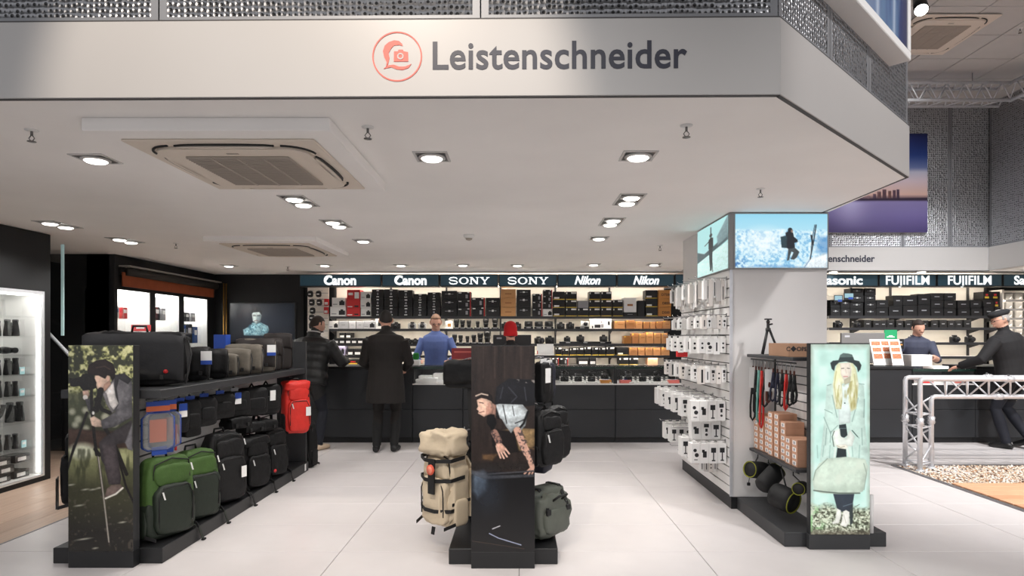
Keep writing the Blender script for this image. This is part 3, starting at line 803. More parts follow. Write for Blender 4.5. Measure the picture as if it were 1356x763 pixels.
def carton(u0, u1, v0, v1, z_or_none, m, label, group, marks='top', depth=.22, y=YF + .03, name='camera_carton'):
    """v0/v1: top and bottom pixel of the box face at distance y"""
    x0, x1 = PX(u0, y), PX(u1, y); zb = PZ(v1, y) if z_or_none is None else z_or_none; h_ = (v1 - v0) * y / F - .003
    w_ = (x1 - x0) - .004
    depth *= random.uniform(.9, 1.05)
    t = MB().box(-w_ / 2, w_ / 2, 0, depth, 0, h_, .002).build(name, m, None, ((x0 + x1) / 2, y + random.uniform(0, .02), zb))
    tag(t, label, 'carton', group)
    W, Hh = w_, h_
    def mk(nm, mm, a, b_, c, d): MB().box(a * W - W / 2, b_ * W - W / 2, -.0012, .0004, c * Hh, d * Hh).build(nm, mm, t)
    if marks == 'camera':
        mk('printed_camera', M_INK, .55, .95, .15, .6); mk('printed_camera', M_INK, .66, .84, .6, .72); mk('lettering', M_GREYC, .08, .4, .2, .3)
    elif marks == 'lens':
        mk('logo', M_PAPER, .42, .62, .80, .92); mk('logo', M_GREYC, .45, .58, .36, .62); mk('lettering', M_PAPER, .40, .62, .12, .22)
    elif marks == 'alpha':
        mk('logo', M_PAPER, .44, .58, .52, .72); mk('lettering', M_GREYC, .22, .78, .58, .64)
    elif marks == 'alphared':
        mk('stripe', M_PRED, .93, 1.0, 0, 1); mk('printed_lens', M_GREYC, .6, .78, .22, .66); mk('label', M_PAPER, .06, .28, .8, .92); mk('label', M_PAPER, .74, .9, .86, .96)
    elif marks == 'yellow':
        mk('stripe', M_YEL, 0, 1, 0, .09); mk('label', M_PAPER, .5, .95, .74, .92); mk('logo', M_PAPER, .05, .14, .7, .9)
    elif marks == 'yellowlabel':
        mk('stripe', M_YEL, 0, 1, 0, .09); mk('label', M_PAPER, .08, .52, .12, .32)
    elif marks == 'red':
        mk('lettering', M_PAPER, .06, .42, .14, .26); mk('printed_camera', M_INK, .58, .9, .16, .34)
    elif marks == 'redwhite':
        mk('lettering', M_PAPER, .1, .45, .45, .7); mk('label', M_PAPER, .58, .92, .1, .75)
    elif marks == 'line':
        mk('lettering', M_GREYC, .3, .7, .45, .55)
    elif marks == 'goldtext':
        mk('lettering', M_BRONZE, .28, .72, .42, .56)
    elif marks == 'dot':
        mk('logo', M_YEL, .08, .22, .82, .96); mk('lettering', M_BRONZE3, .3, .85, .55, .62)
    elif marks == 'band':
        mk('label', M_PAPER, .12, .88, .12, .5)
    elif marks == 'multi':
        mk('label', M_YEL, .2, .7, .1, .35); mk('label', M_PRED, .3, .6, .45, .7)
    elif marks == 'lock':
        mk('printed_camera', M_INK, .3, .72, .25, .62); mk('printed_strap', M_INK, .4, .62, .62, .72)
    return t
_col = {}
NUM = ['one', 'two', 'three', 'four', 'five', 'six', 'seven', 'eight', 'nine', 'ten', 'eleven']
LEVELS = {1: ['only'], 2: ['top', 'bottom'], 3: ['top', 'middle', 'bottom'], 4: ['top', 'second', 'third', 'bottom']}
def stack(u0, u1, vs, m, label, group, marks, **k):
    n = len(vs) - 1; col = _col.get(label, 0); _col[label] = col + 1
    for i, (a, b_) in enumerate(zip(vs, vs[1:])):
        lv = LEVELS[n][i]; l2 = label if n == 1 and col == 0 else '%s, %s of stack %s' % (label, lv, NUM[col]) if n > 1 else '%s, stack %s' % (label, NUM[col])
        carton(u0, u1, a, b_, None, m, l2, group, marks, **k)
TOP = 'on the top shelf'
yk = dict(y=YF + .03)
g = 'white camera cartons by the red ones'; lb = 'white carton with a printed black camera, beside the red cartons ' + TOP
for r in ((439, 457, 394, 406), (437, 458, 406, 419)): carton(*r, None, M_PWHITE, '%s white printed carton beside the lens pouches' % ('upper' if r[2] < 400 else 'lower, wider'), g, 'camera')
stack(459, 476.5, (383.5, 396.6), M_PRED, 'red carton with a white panel, topmost of the red stack', None, 'redwhite')
stack(459, 476.5, (396.6, 408.6, 419), M_PRED, 'bright red camera carton in the red stack ' + TOP, 'red camera cartons', 'red')
stack(477.2, 491, (386, 396.5, 407.8, 419), M_PWHITE, 'white carton between red and black cartons', 'white cartons in a narrow stack', 'camera')
g = 'black cartons beside the red stack'; lb = 'black carton with white logo beside the red cartons'
for u0, u1, vs in ((492, 507.5, (383, 395, 407, 419)), (508.5, 526.5, (383, 395, 407, 419)), (528, 546, (384, 395.5, 407, 419)), (547, 564.5, (389, 399, 409, 419)), (566, 582.5, (387, 397.5, 408, 419))):
    stack(u0, u1, vs, M_PBLACK, lb, g, 'lens')
g = 'black cartons with silver mark'; lb = 'black carton with silver mark near the gold cartons'
for u0, u1, vs in ((584.5, 605, (385, 396, 407.5, 419)), (643, 661.5, (394.2, 406.8, 419)), (684, 703, (383.5, 392, 405.5, 419))):
    stack(u0, u1, vs, M_PBLACK, lb, g, 'alpha')
g = 'black cartons with a red edge'; lb = 'black carton with a red edge stripe ' + TOP
for u0, u1, vs in ((606, 623.5, (386.3, 397.5, 408, 419)), (624.5, 642, (394.2, 406.8, 419)), (705, 718, (389, 399, 408.5, 419)), (719, 731.5, (383.5, 391.5, 400, 409))):
    stack(u0, u1, vs, M_PBLACK, lb, g, 'alphared')
stack(719, 731.5, (409, 419), M_PWHITE, 'white carton under a stack of red edged black cartons', None, 'camera')
stack(663, 683, (383, 395, 407, 419), M_GOLD, 'pale gold carton between black cartons', 'pale gold cartons', 'goldtext')
g = 'black cartons with yellow base stripe'; lb = 'black carton with yellow base stripe'
for u0, u1, vs, mk_ in ((732.5, 748, (386, 397, 407.6, 419), 'yellowlabel'), (749, 764, (386, 397, 407.6, 419), 'yellow'), (765, 779.5, (407.6, 419), 'yellow'), (780.2, 795, (386, 397, 407.6, 419), 'yellow'), (796, 810, (386, 397, 407.6, 419), 'yellow'), (811.5, 825, (397, 407.6, 419), 'yellow')):
    stack(u0, u1, vs, M_PBLACK, lb, g, mk_)
stack(765.5, 779.5, (398, 407.6), M_GREYC, 'plain grey carton lying on black yellow striped cartons', None, 'none')
stack(825.6, 843, (413.5, 419), M_PBLACK, 'flat black carton under the tall white one', None, 'line')
stack(826, 843, (394, 413.5), M_PWHITE, 'tall white carton with gold base on a flat black one', None, 'goldtext')
stack(844.6, 853.8, (398, 419), M_PBLACK, 'tall narrow black carton beside the tall white one', None, 'none')
stack(855, 871, (384, 395.3, 406.7, 419), M_PBLACK, 'black carton with yellow line beside the orange cartons', 'black cartons beside the orange ones', 'yellowlabel')
M_T = M_INK
for vs, wd in (((384, 395.3), 'D7500'), ((395.3, 406.7), 'D850'), ((406.7, 419), 'D500')):
    o = carton(871.8, 889, *vs, None, M_ORANGE, 'orange gold carton, %s of the orange stack on the top shelf' % {'D7500': 'topmost', 'D850': 'middle', 'D500': 'lowest'}[wd], None, 'none')
    text('lettering', wd, M_INK, o, (.02, -.002, .06), .055, ext=.0005, off=.001)
# second row
g = 'white and silver boxes behind the padded jacket'; lb = 'white or silver camera box in the row under the red cartons'
for i, (u0, u1, v0, m_, mk_) in enumerate(((435, 448, 425, M_PWHITE, 'camera'), (448.5, 461, 425, M_SILV, 'line'), (461.5, 471, 425, M_SILV, 'line'), (471.5, 480.8, 425, M_SILV, 'line'), (481, 496.5, 424.5, M_SILV, 'camera'), (497, 508, 420.6, M_PWHITE, 'lock'))):
    carton(u0, u1, v0, 435.5, ZROW[1], m_, '%s %s box from the lens pouches, under the red cartons' % (ORDS[i], 'white' if m_ is M_PWHITE else 'silver'), g, mk_)
g = 'brown gold cartons, second shelf'
for i, (u0, u1) in enumerate(((813.8, 828), (829, 841), (841.5, 851), (852, 860), (861, 868), (869, 877.5), (878, 888))):
    carton(u0, u1, (425, 424, 425.4, 426, 426, 425.5, 424.6)[i], 435.5, ZROW[1], (M_BRONZE2, M_BRONZE)[i % 2], '%s carton from the camera card in the upper bronze row' % ORDS[i], g, 'dot')
for i, (u0, u1, v0) in enumerate(((826, 836.6, 444.5), (837, 846, 441), (846.5, 855, 441.5), (855.6, 865.5, 440), (866, 875.3, 441), (876, 884.5, 441))):
    carton(u0, u1, v0, 455.2, ZROW[2], (M_BRONZE3, M_BRONZE, M_BRONZE2)[min(i, 2)], '%s carton in the middle bronze row, counted towards the pillar' % ORDS[i], 'brown gold cartons, third shelf', 'dot')
for i, (u0, u1) in enumerate(((833.5, 844), (845, 854), (855, 864.5), (865, 875), (876, 887))):
    carton(u0, u1, 460.5, 470.8, ZROW[3], M_BRONZE2, '%s carton in the lowest bronze row, counted towards the pillar' % ORDS[i], 'brown gold cartons, fourth shelf', 'dot')
carton(817, 832.5, 460, 470.8, ZROW[3], M_PBLACK, 'black carton with yellow stripe beside the lowest bronze row', None, 'yellowlabel')
for i, (u0, u1, v0) in enumerate(((735.5, 744, 459.5), (745, 753, 462), (755, 763.5, 460.5), (764, 773, 460), (774, 783, 459), (784, 792, 460), (793, 802, 460), (803, 814, 459))):
    carton(u0, u1, v0, 470.8, ZROW[3], M_PBLACK, '%s small yellow striped carton from the plain white card' % ORDS[i], 'small black cartons, fourth shelf', 'yellow')
for u0, u1 in ((731, 740), (741.5, 752.5)): carton(u0, u1, 474, 483.5, ZROW[4], M_PBLACK, 'small red edged black carton on the lowest shelf', 'red edged cartons on the lowest shelf', 'alphared')
for u0, u1 in ((765, 780), (780.5, 789.5)): carton(u0, u1, 473.5, 483.5, ZROW[4], M_PBLACK, 'black carton with white marks on the lowest shelf', 'black cartons on the lowest shelf', 'band')
for u0, u1 in ((820, 832.5), (833.5, 845.5)): carton(u0, u1, 473.5, 483.5, ZROW[4], M_PBLACK, 'black carton on the lowest shelf beside the peach carton', 'black cartons by the peach carton', 'yellow')
carton(858, 871.5, 472.8, 483.5, ZROW[4], M_PEACH, 'peach coloured carton alone on the lowest shelf', None, 'none')
g = 'small black and white boxes behind the padded jacket'; lb = 'small black and white lens box in the block beside the padded jacket'
for i, (u0, u1) in enumerate(((441, 448.5), (449, 456.5), (457.2, 464.5), (465, 472.3), (473, 480.3))): carton(u0, u1, 447.8, 455.2, ZROW[2], M_PBLACK, '%s small lens box from the padded jacket, lower layer' % ORDS[i], g, 'band')
for i, (u0, u1) in enumerate(((449, 456.5), (457.3, 464.5))): carton(u0, u1, 440.6, 447.8, None, M_PBLACK, '%s small lens box from the padded jacket, upper layer' % ORDS[i], g, 'band')
for u0, u1 in ((459.5, 467.5), (468.5, 478)): carton(u0, u1, 462, 470.8, ZROW[3], M_PBLACK, 'black box with white band beside the lilac box', 'banded boxes beside the lilac box', 'band')
carton(447, 456.3, 457.8, 470.8, ZROW[3], M_PURP, 'lilac printed box on the lower shelf beside the padded jacket', None, 'camera')
carton(457, 480, 476, 483.5, ZROW[4], M_PBLACK, 'flat black box with pink and blue print on the lowest shelf', None, 'multi')
for u0, u1 in ((540, 551), (551.5, 556.5)): carton(u0, u1, 461.5, 470.8, ZROW[3], M_PBLACK, 'black box with white band beside the man in the blue shirt', 'banded boxes beside the blue shirt', 'band')
# hall side cartons
kk = dict(); g = 'plain black cartons on the hall shelf'; lb = 'plain black carton on the upper hall shelf'
for u0, u1, vs in ((1183.5, 1196, (391, 405)), (1177.5, 1195.5, (405, 418.5)), (1196.3, 1215.5, (391, 404.5, 418.5)), (1216, 1232.5, (389, 403.5, 418.5)), (1233.3, 1250, (388, 397.6, 408, 418.5)), (1251, 1267, (388, 397.6, 408, 418.5)), (1269, 1285, (397.6, 408, 418.5)), (1286, 1301, (397, 408, 418.5)), (1303, 1316.5, (396.2, 406.5, 418.5)), (1161, 1177, (397, 407.5, 418.5))):
    stack(u0, u1, vs, M_PBLACK, lb, g, 'line')
g = 'black printed cartons by the pillar'; lb = 'black printed carton beside the pillar'
for u0, u1, vs in ((1126.5, 1144, (381.5, 391, 400, 409, 418.5)), (1145.4, 1160.5, (381.5, 391, 400, 409, 418.5)), (1100, 1113, (397, 408, 418.5)), (1113.5, 1126, (397, 408, 418.5))):
    stack(u0, u1, vs, M_PBLACK, lb, g, 'alpha')
for u0, u1 in ((1302.5, 1313.5), (1314, 1325.5)): stack(u0, u1, (386, 396.2), M_PBLACK, 'black carton with red and yellow print topping the stacks beside the grey bins', 'colour printed cartons by the grey bins', 'multi')
stack(1317.2, 1325.5, (396.2, 407, 418.5), M_PBLACK, 'narrow black carton with colour print beside the grey bins', 'narrow cartons by the grey bins', 'multi')
for i, u0 in enumerate((1145, 1156.6, 1166, 1175, 1187.5, 1199, 1209.5, 1220, 1234, 1245, 1256, 1266, 1277)):
    carton(u0, u0 + 9.8, 423.5 + (i % 3) * .6, 434, R_ROW[1], M_PBLACK, '%s small black carton from the pillar on the second hall shelf' % ORDS[i], 'small black cartons, second hall shelf', 'line')

# ---- cameras and lenses on display
M_CAMB = mat('camera_black', (20, 20, 21), .42, bump=.05, bscale=200); M_LENSG = mat('lens_glass', (16, 18, 26), .08, coat=1.); M_SILVER = mat('camera_silver', (186, 186, 188), .35, metal=.6); M_CAMW = mat('camera_white', (226, 226, 226), .4)
def make_camera(name, label, mb, lens_r=.034, lens_l=.06, prism_=True, top=None):
    t = thing(name, label, 'camera')
    m = MB(); m.box(-.064, .064, -.026, .026, 0, .088, .008); m.box(-.068, -.040, -.044, -.018, .004, .082, .010); m.build('body', mb, t)
    if prism_:
        m = MB(); m.prism([(-.030, .086), (.030, .086), (.022, .112), (-.022, .112)], -.030, .022); m.build('viewfinder_hump', top or mb, t)
    MB().cyl((-.05, -.01, .086), (-.05, -.01, .096), .010, 12).build('mode_dial', M_SILVER, t)
    l = MB(); l.T = Matrix.Translation((.006, -.024, .046)) @ Matrix.Rotation(PI / 2, 4, 'X')
    l.lathe([(lens_r, 0), (lens_r, lens_l * .35), (lens_r * .94, lens_l * .4), (lens_r * 1.04, lens_l * .75), (lens_r * 1.04, lens_l), (lens_r * .86, lens_l)], 20)
    lo = l.build('lens', M_CAMB, t)
    l = MB(); l.T = Matrix.Translation((.006, -.024, .046)) @ Matrix.Rotation(PI / 2, 4, 'X'); l.lathe([(lens_r * .86, lens_l - .002), (lens_r * .5, lens_l + .002), (.002, lens_l + .003)], 20); l.build('front_glass', M_LENSG, lo)
    return t
CAM0 = make_camera('display_camera', 'x', M_CAMB); CAM1 = make_camera('compact_camera', 'x', M_CAMB, .026, .032, False); CAM2 = make_camera('display_camera', 'x', M_SILVER, .034, .05, True, M_CAMB); CAM3 = make_camera('display_camera', 'x', M_CAMB, .044, .11)
used = set()
def camera_at(proto, u, z, label, group, y=YF + .10, rz=0., s=1.):
    o = proto if proto.name not in used else dup(proto)
    used.add(proto.name)
    o.location = (PX(u, y), y, z); o.rotation_euler = (0, 0, rz); o.scale = (s, s, s); o['label'] = label
    if group: o['group'] = group
    elif 'group' in o: del o['group']
    return o
M_STAND = mat('black_acrylic_stand', (15, 15, 16), .2)
def riser(u0, u1, z, label, y0=YF + .02, y1=YF + .17, h_=.035, tabs=1, group=None):
    x0, x1 = PX(u0, y0), PX(u1, y0)
    t = thing('display_riser', label, 'display stand', ((x0 + x1) / 2, y0, z), 0, group); w_ = x1 - x0
    MB().box(-w_ / 2, w_ / 2, .004, y1 - y0, 0, h_, .002).build('plinth', M_STAND, t)
    for k in range(tabs): 
        c = -w_ / 2 + w_ * (k + .5) / tabs; MB().box(c - .035, c + .035, .001, .004, h_ * .3, h_ * .7).build('label_strip', M_GREYC, t)
    return z + h_
z1, z2, z3, z4 = ZROW[1:]
G = 'cameras on the second shelf, bay with the tan cards'
for i, u in enumerate((515, 525)): camera_at(CAM0, u, z1, '%s camera from the white boxes, behind the dark figure' % ORDS[i], 'cameras behind the dark figure')
for u in (546, 559.5): camera_at(CAM2, u, z1, 'silver topped camera %s the head of the man in blue' % ('next but one to' if u < 550 else 'right beside'), 'silver topped cameras by the blue shirt')
for i, u in enumerate((700, 713.5, 727)):
    zz = riser(u - 6, u + 6, z1, '%s riser under the compact cameras, counted from the red beanie' % ORDS[i], group='risers under compact cameras'); camera_at(CAM1, u, zz, '%s compact camera on a riser, counted from the red beanie' % ORDS[i], 'compact cameras on small risers', s=1.0)
for u in (669, 685): camera_at(CAM0, u, z1, 'black camera on the second shelf close to the red beanie', 'cameras by the red beanie')
for u in (742.5, 755): camera_at(CAM0, u, z1, 'black camera %s the white camera on the second shelf' % ('right beside' if u > 750 else 'next but one to'), 'cameras beside the white camera')
zz = riser(762, 780, z1, 'black riser under the white camera')
camera_at(make_camera('display_camera', 'x', M_CAMW, .034, .04, False), 774.5, zz, 'white camera on a black riser on the second shelf', None)
for u in (487, 500): camera_at(CAM0, u, z2, 'black camera on the third shelf beside the small lens boxes', 'cameras beside the small lens boxes')
for i, u in enumerate((533, 541.5, 550, 558)): camera_at(CAM0, u, z2, '%s camera from the dark coat in the packed row' % ORDS[i], 'packed cameras by the blue shirt', s=.76)
camera_at(CAM3, 713, z2, 'black camera with a big long lens behind the red beanie monitor', None, s=1.05, rz=.35)
camera_at(CAM0, 728, z2, 'large black camera on the third shelf next to the long lensed one', None, s=1.15)
zz = riser(741, 809.5, z2, 'long black riser carrying three cameras', tabs=3)
for i, u in enumerate((751, 768.5, 799)): camera_at(CAM0, u, zz, '%s camera on the long black riser, counted towards the bronze cartons' % ORDS[i], 'cameras on the long riser', s=.98 if u > 760 else .8)
for u in (1109, 1133): camera_at(CAM0, u, R_ROW[1], 'black camera on the second hall shelf beside the pillar', 'cameras on the second hall shelf', s=1.05)
for i, u in enumerate((1208.5, 1263.5, 1283.5)): camera_at(CAM0, u, R_ROW[2], '%s camera from the pillar on the third hall shelf' % ORDS[i], 'cameras on the third hall shelf', s=1.05)
def make_lens(label):
    t = thing('upright_lens', label, 'lens')
    MB().lathe([(.030, 0), (.030, .03), (.034, .034), (.034, .07), (.040, .075), (.042, .115), (.040, .13), (.034, .13)], 20).build('barrel', M_CAMB, t)
    MB().lathe([(.0345, .045), (.0352, .045), (.0352, .06), (.0345, .06)], 20).build('focus_ring', M_INK, t)
    MB().lathe([(.034, .1305), (.02, .128), (.002, .127)], 20).build('front_glass', M_LENSG, t)
    return t
LENS = make_lens('x'); used.discard(LENS.name)
for i, u in enumerate((604.5, 612.5, 621, 632.5, 643.5, 655.5)):
    zz = riser(u - 4.6, u + 4.6, z1, 'riser under the %s lens of the upper row' % ORDS[i], h_=.022, group='risers under upright lenses')
    camera_at(LENS, u, zz, '%s upright lens from the orange print card, upper lens row' % ORDS[i], 'lenses, upper row', s=(1.05, .95, .9, .8, 1.1, 1.15)[i])
for i, u in enumerate((602, 610, 619, 627.5, 636, 645.5)):
    zz = riser(u - 4.2, u + 4.2, z2, 'riser under the %s lens of the lower row' % ORDS[i], h_=.02, group='risers of the lower lens row')
    camera_at(LENS, u, zz, '%s upright lens from the man in blue, lower lens row' % ORDS[i], 'lenses, lower row', s=(1.0, .9, .8, .95, 1.15, 1.4)[i])
# hanging lens pouches on the pegged end
lp = thing('lens_pouch', 'round black lens pouch hanging on the pegboard beside the black wall', 'pouch', (0, 0, 0), 0, 'lens pouches on pegs')
MB().soft((0, 0, 0), (.088, .07, .105), .6, 8, 12).build('pouch', M_CAMB, lp); MB().box(-.02, .02, -.037, -.034, -.012, .004).build('label', M_PAPER, lp); MB().tube([(0, .0, .05), (0, .0, .062), (0, .20, .066)], .003, 6).build('hook', M_CHROME, lp)
pegx = thing('peg_panel', 'white pegboard strip with lens pouches beside the first brand sign', 'pegboard', (PX(420, 10.3), 10.3, .9))
MB().box(-.16, .19, 0, .03, 0, 1.38).build('board', M_SHB, pegx)
for k in range(12): MB().box(-.15, .18, -.004, .0, .1 + k * .105, .108 + k * .105).build('groove', M_GREYC, pegx)
for k, (u, v) in enumerate(((411, 389.5), (422, 389.5), (413, 400.5), (423, 400.5), (414, 411.5), (413, 421), (413, 431.5))):
    o = lp if k == 0 else dup(lp); o.location = P(u, v, 10.1); o['label'] = 'round black lens pouch on the pegboard, %s %s' % (('top row', 'second row', 'third row', 'fourth row', 'lowest row')[(0, 0, 1, 1, 2, 3, 4)[k]], ('at the edge', 'inside', 'at the edge', 'inside', 'alone', 'alone', 'alone')[k])
for v in (400, 411): 
    o = carton(428.5, 434.5, v - 4.5, v + 4.5, None, M_PRED, 'small red and grey pack hanging beside the lens pouches', 'hanging red packs', 'band', depth=.05, y=10.2, name='hanging_pack')
# white price card with printed camera, and smaller cards
def card(u0, u1, v0, v1, y, label, marks, name='display_card', m=M_PAPER, parent_rz=0.):
    x0, x1 = PX(u0, y), PX(u1, y); z0, z1_ = PZ(v1, y), PZ(v0, y); w_, h_ = x1 - x0, z1_ - z0
    t = thing(name, label, 'card', ((x0 + x1) / 2, y, z0))
    MB().box(-w_ / 2, w_ / 2, 0, .006, 0, h_).build('sheet', m, t)
    for a, b_, c, d, mm in marks: MB().box(-w_ / 2 + a * w_, -w_ / 2 + b_ * w_, -.001, .0002, c * h_, d * h_).build('print', mm, t)
    return t
card(781, 809.5, 421.4, 435.4, YF + .05, 'white display card printed with a black camera and accessories', ((.22, .5, .08, .38, M_INK), (.1, .16, .04, .26, M_INK), (.84, .93, .35, .72, M_INK), (.52, .64, .1, .42, M_GREYC), (.5, .58, .55, .85, M_GREYC)))
card(711, 733, 455.6, 470.4, YF - .012, 'plain white card leaning before the small black cartons', ((0, .06, .1, .4, M_PINK),))
card(590, 599.5, 425, 435.3, YF + .05, 'small white card with an orange print beside the upper lens row', ((.3, .75, .25, .65, M_ORANGE),))
for (u0, u1, v0, v1) in ((1104.5, 1116, 391, 400.5), (1117.5, 1131, 388, 397.3)):
    s_ = card(u0, u1, v0, v1, YF - .02, 'small pale blue lit screen standing before the cartons by the pillar', ((.08, .92, .3, .92, emitmat('pale_screen', (176, 214, 226), .9)), (.45, .9, .1, .4, M_BLUEP)), 'small_screen', M_INK)
    s_['category'] = 'screen'; s_['group'] = 'small blue screens'

# ---- grey bins on the lit shelf at the end
M_PGREY_ = mat('ledge_lip_grey', (200, 198, 196), .5)
gb = thing('bin_shelf', 'brightly lit shelf with clear ledges holding grey pouches', 'shelf', (PX(1350, 10.05), 10.05, .9))
MB().box(-.26, .9, .25, .28, 0, 1.3).build('back_panel', M_SHB, gb); MB().box(-.28, -.25, 0, .28, 0, 1.3).build('side_panel', M_SHB, gb)
M_BIN = mat('grey_felt', (120, 117, 114), .8, var=.06); bm_ = MB().box(-.058, .058, -.0, .12, 0, .115, .008).build('b', M_BIN).data; bpy.data.objects.remove(bpy.data.objects['b'])
for k, vb in enumerate((397, 409, 421, 433, 444.5, 457)):
    z = PZ(vb, 10.1)
    MB().box(-.25, .9, -.02, .25, z - .912, z - .902).build('ledge', M_GLASS, gb); MB().box(-.25, .9, -.024, -.020, z - .934, z - .902).build('ledge_lip', M_PGREY_, gb); MB().box(-.25, .9, -.018, -.004, z - .928, z - .914).build('light_strip', M_LED, gb)
    for c_, u in enumerate((1335.5, 1348.5, 1362)):
        o = tag(inst('grey_pouch', bm_, None, (PX(u, 10.1), 10.08, z - .001)), '%s grey pouch from the white side panel, %s ledge down' % (ORDS[c_], ORDS[k]), 'pouch', 'grey pouches on the bright shelf')
        MB().prism([(-.0, .02), (.03, .05), (.036, .044), (.008, .014)], -.003, .0005).build('tag', M_PAPER, o)

# ---- counters
YC0, YC1, ZCT = 8.35, 9.0, 1.035
def counter(x0, x1, label, vitrine=False, seams=2, ztop=ZCT, bottom_open=None):
    t = thing('sales_counter', label, 'counter', ((x0 + x1) / 2, YC0, 0)); w_ = x1 - x0 - .004; D = YC1 - YC0
    MB().box(-w_ / 2, w_ / 2, .05, D - .03, 0, .075).build('plinth', M_BLACK, t)
    zb = .785 if vitrine else ztop - .035
    MB().box(-w_ / 2, w_ / 2, .014, D, .075, zb).build('body', M_COUNTER, t)
    n = max(1, int(round(w_ / 1.3)))
    for i in range(n):
        a, b_ = -w_ / 2 + w_ * i / n + .002, -w_ / 2 + w_ * (i + 1) / n - .002
        for z0, z1_ in ((.08, .45), (.455, zb - .004)): MB().box(a, b_, 0, .014, z0, z1_, .002).build('front_panel', M_COUNTER, t)
    if vitrine:
        MB().box(-w_ / 2, w_ / 2, .0, D, zb, zb + .018).build('display_floor', M_WHITE, t)
        for x in (-w_ / 2, w_ / 2 - .02): MB().box(x, x + .02, .0, D, zb + .018, ztop - .012).build('side_panel', M_BLACK, t)
        MB().box(-w_ / 2 + .02, w_ / 2 - .02, D - .015, D, zb + .018, ztop - .012).build('rear_door', M_BLACK, t)
        MB().box(-w_ / 2 + .022, w_ / 2 - .022, .002, .008, zb + .018, ztop - .012).build('front_glass', M_GLASS, t)
        MB().box(-w_ / 2, w_ / 2, -.004, D, ztop - .012, ztop).build('glass_top', M_GLASS, t)
        MB().box(-w_ / 2, w_ / 2, -.008, -.0045, ztop - .034, ztop).build('edge_profile', mat('green_glass_edge', (34, 52, 46), .25), t)
        MB().box(-w_ / 2 + .05, w_ / 2 - .05, .016, .028, ztop - .024, ztop - .0125).build('light_strip', emitmat('vitrine_led', (255, 250, 242), 8.), t)
    else:
        MB().box(-w_ / 2, w_ / 2, -.02, D + .02, ztop - .035, ztop, .003).build('worktop', M_BLACK, t)
    return t
XC = lambda u: PX(u, YC0)
counter(XC(385), XC(546), 'solid charcoal counter where the person in the padded jacket leans')
counter(XC(546), XC(613), 'glass topped counter of white boxes before the man in blue', True)
counter(XC(613), XC(731), 'solid charcoal counter behind the middle display stand')
counter(XC(731), XC(815), 'glass topped counter of cameras beside the solid counter', True)
counter(XC(815), XC(906), 'glass topped counter of cameras next to the slatwall pillar', True)
counter(XC(906), XC(1090), 'solid charcoal counter hidden behind the pillar')
counter(XC(1090), XC(1208), 'solid charcoal counter carrying the brochure holders')
counter(XC(1208), XC(1292), 'charcoal counter with a lit glass case, before the man behind the till', True, ztop=1.0)
counter(XC(1292), XC(1480), 'solid charcoal counter beside the man in the flat cap')
# things inside the glass cases
zf = .805
def flat_box(name, x, y, z, sx, sy, sz, m, label, group, rz=0., mk_=None, cat='box'):
    o = tag(MB().box(-sx / 2, sx / 2, -sy / 2, sy / 2, 0, sz, .002).build(name, m, None, (x, y, z), rz), label, cat, group)
    if mk_: MB().box(-sx * .3, sx * .3, -sy * .25, sy * .25, sz, sz + .001).build('print', mk_, o)
    return o
random.seed(3)
for i, (u, y, sx, sy, sz, m_) in enumerate(((556.5, 8.45, .11, .12, .05, M_PWHITE), (570, 8.45, .19, .14, .07, M_PWHITE), (564, 8.66, .18, .16, .09, M_PWHITE), (584, 8.47, .12, .12, .035, M_PWHITE), (596, 8.44, .10, .08, .03, M_PWHITE), (581, 8.68, .13, .16, .12, M_PWHITE), (596, 8.66, .13, .13, .10, M_GREYC))):
    flat_box('white_box', PX(u, y), y, zf, sx, sy, sz, m_, ('small white box at the glass', 'wide white box at the glass', 'large flat white box', 'thin white box at the glass', 'smallest white box', 'tallest white box', 'grey topped box')[i] + ' in the case before the man in blue', 'white boxes in the glass case', 0, M_SILV)
tray = MB().box(-.075, .075, -.055, .055, 0, .02, .003).build('t', M_PWHITE).data; bpy.data.objects.remove(bpy.data.objects['t'])
for lo, hi, lab in ((738, 810, 'first'), (822, 898, 'second')):
    lbl = 'beside the solid counter' if lab == 'first' else 'next to the pillar'
    for r, y in enumerate((8.44, 8.60, 8.76)):
        for k in range(4):
            u = lo + 10 + (hi - lo - 19) * k / 3
            o = tag(inst('display_tray', tray, None, (PX(u, y), y, zf + r * .022)), 'white tray, row %s, place %s, glass case %s' % (NUM[r], NUM[k], lbl), 'tray', 'white trays ' + lab)
            if (k + r) % 4 != 3:
                camera_at(CAM1 if r != 2 else CAM0, PX(u, y) / y * F + U0, zf + r * .022 + .02, 'camera on the tray of row %s, place %s, glass case %s' % (NUM[r], NUM[k], lbl), 'cameras in the glass case ' + lab, y, random.uniform(-.4, .4), .8 if r < 2 else .78)
for u, nm in ((802, 'beside the solid counter'), (828, 'beside the counter gap'), (892, 'at the pillar end')):
    flat_box('magazine', PX(u, 8.40), 8.41, zf, .15, .06, .045, M_PINK if u > 810 else M_ORANGE, 'colour printed booklet in the glass case ' + nm, None, .1, M_BLUEP, 'booklet')
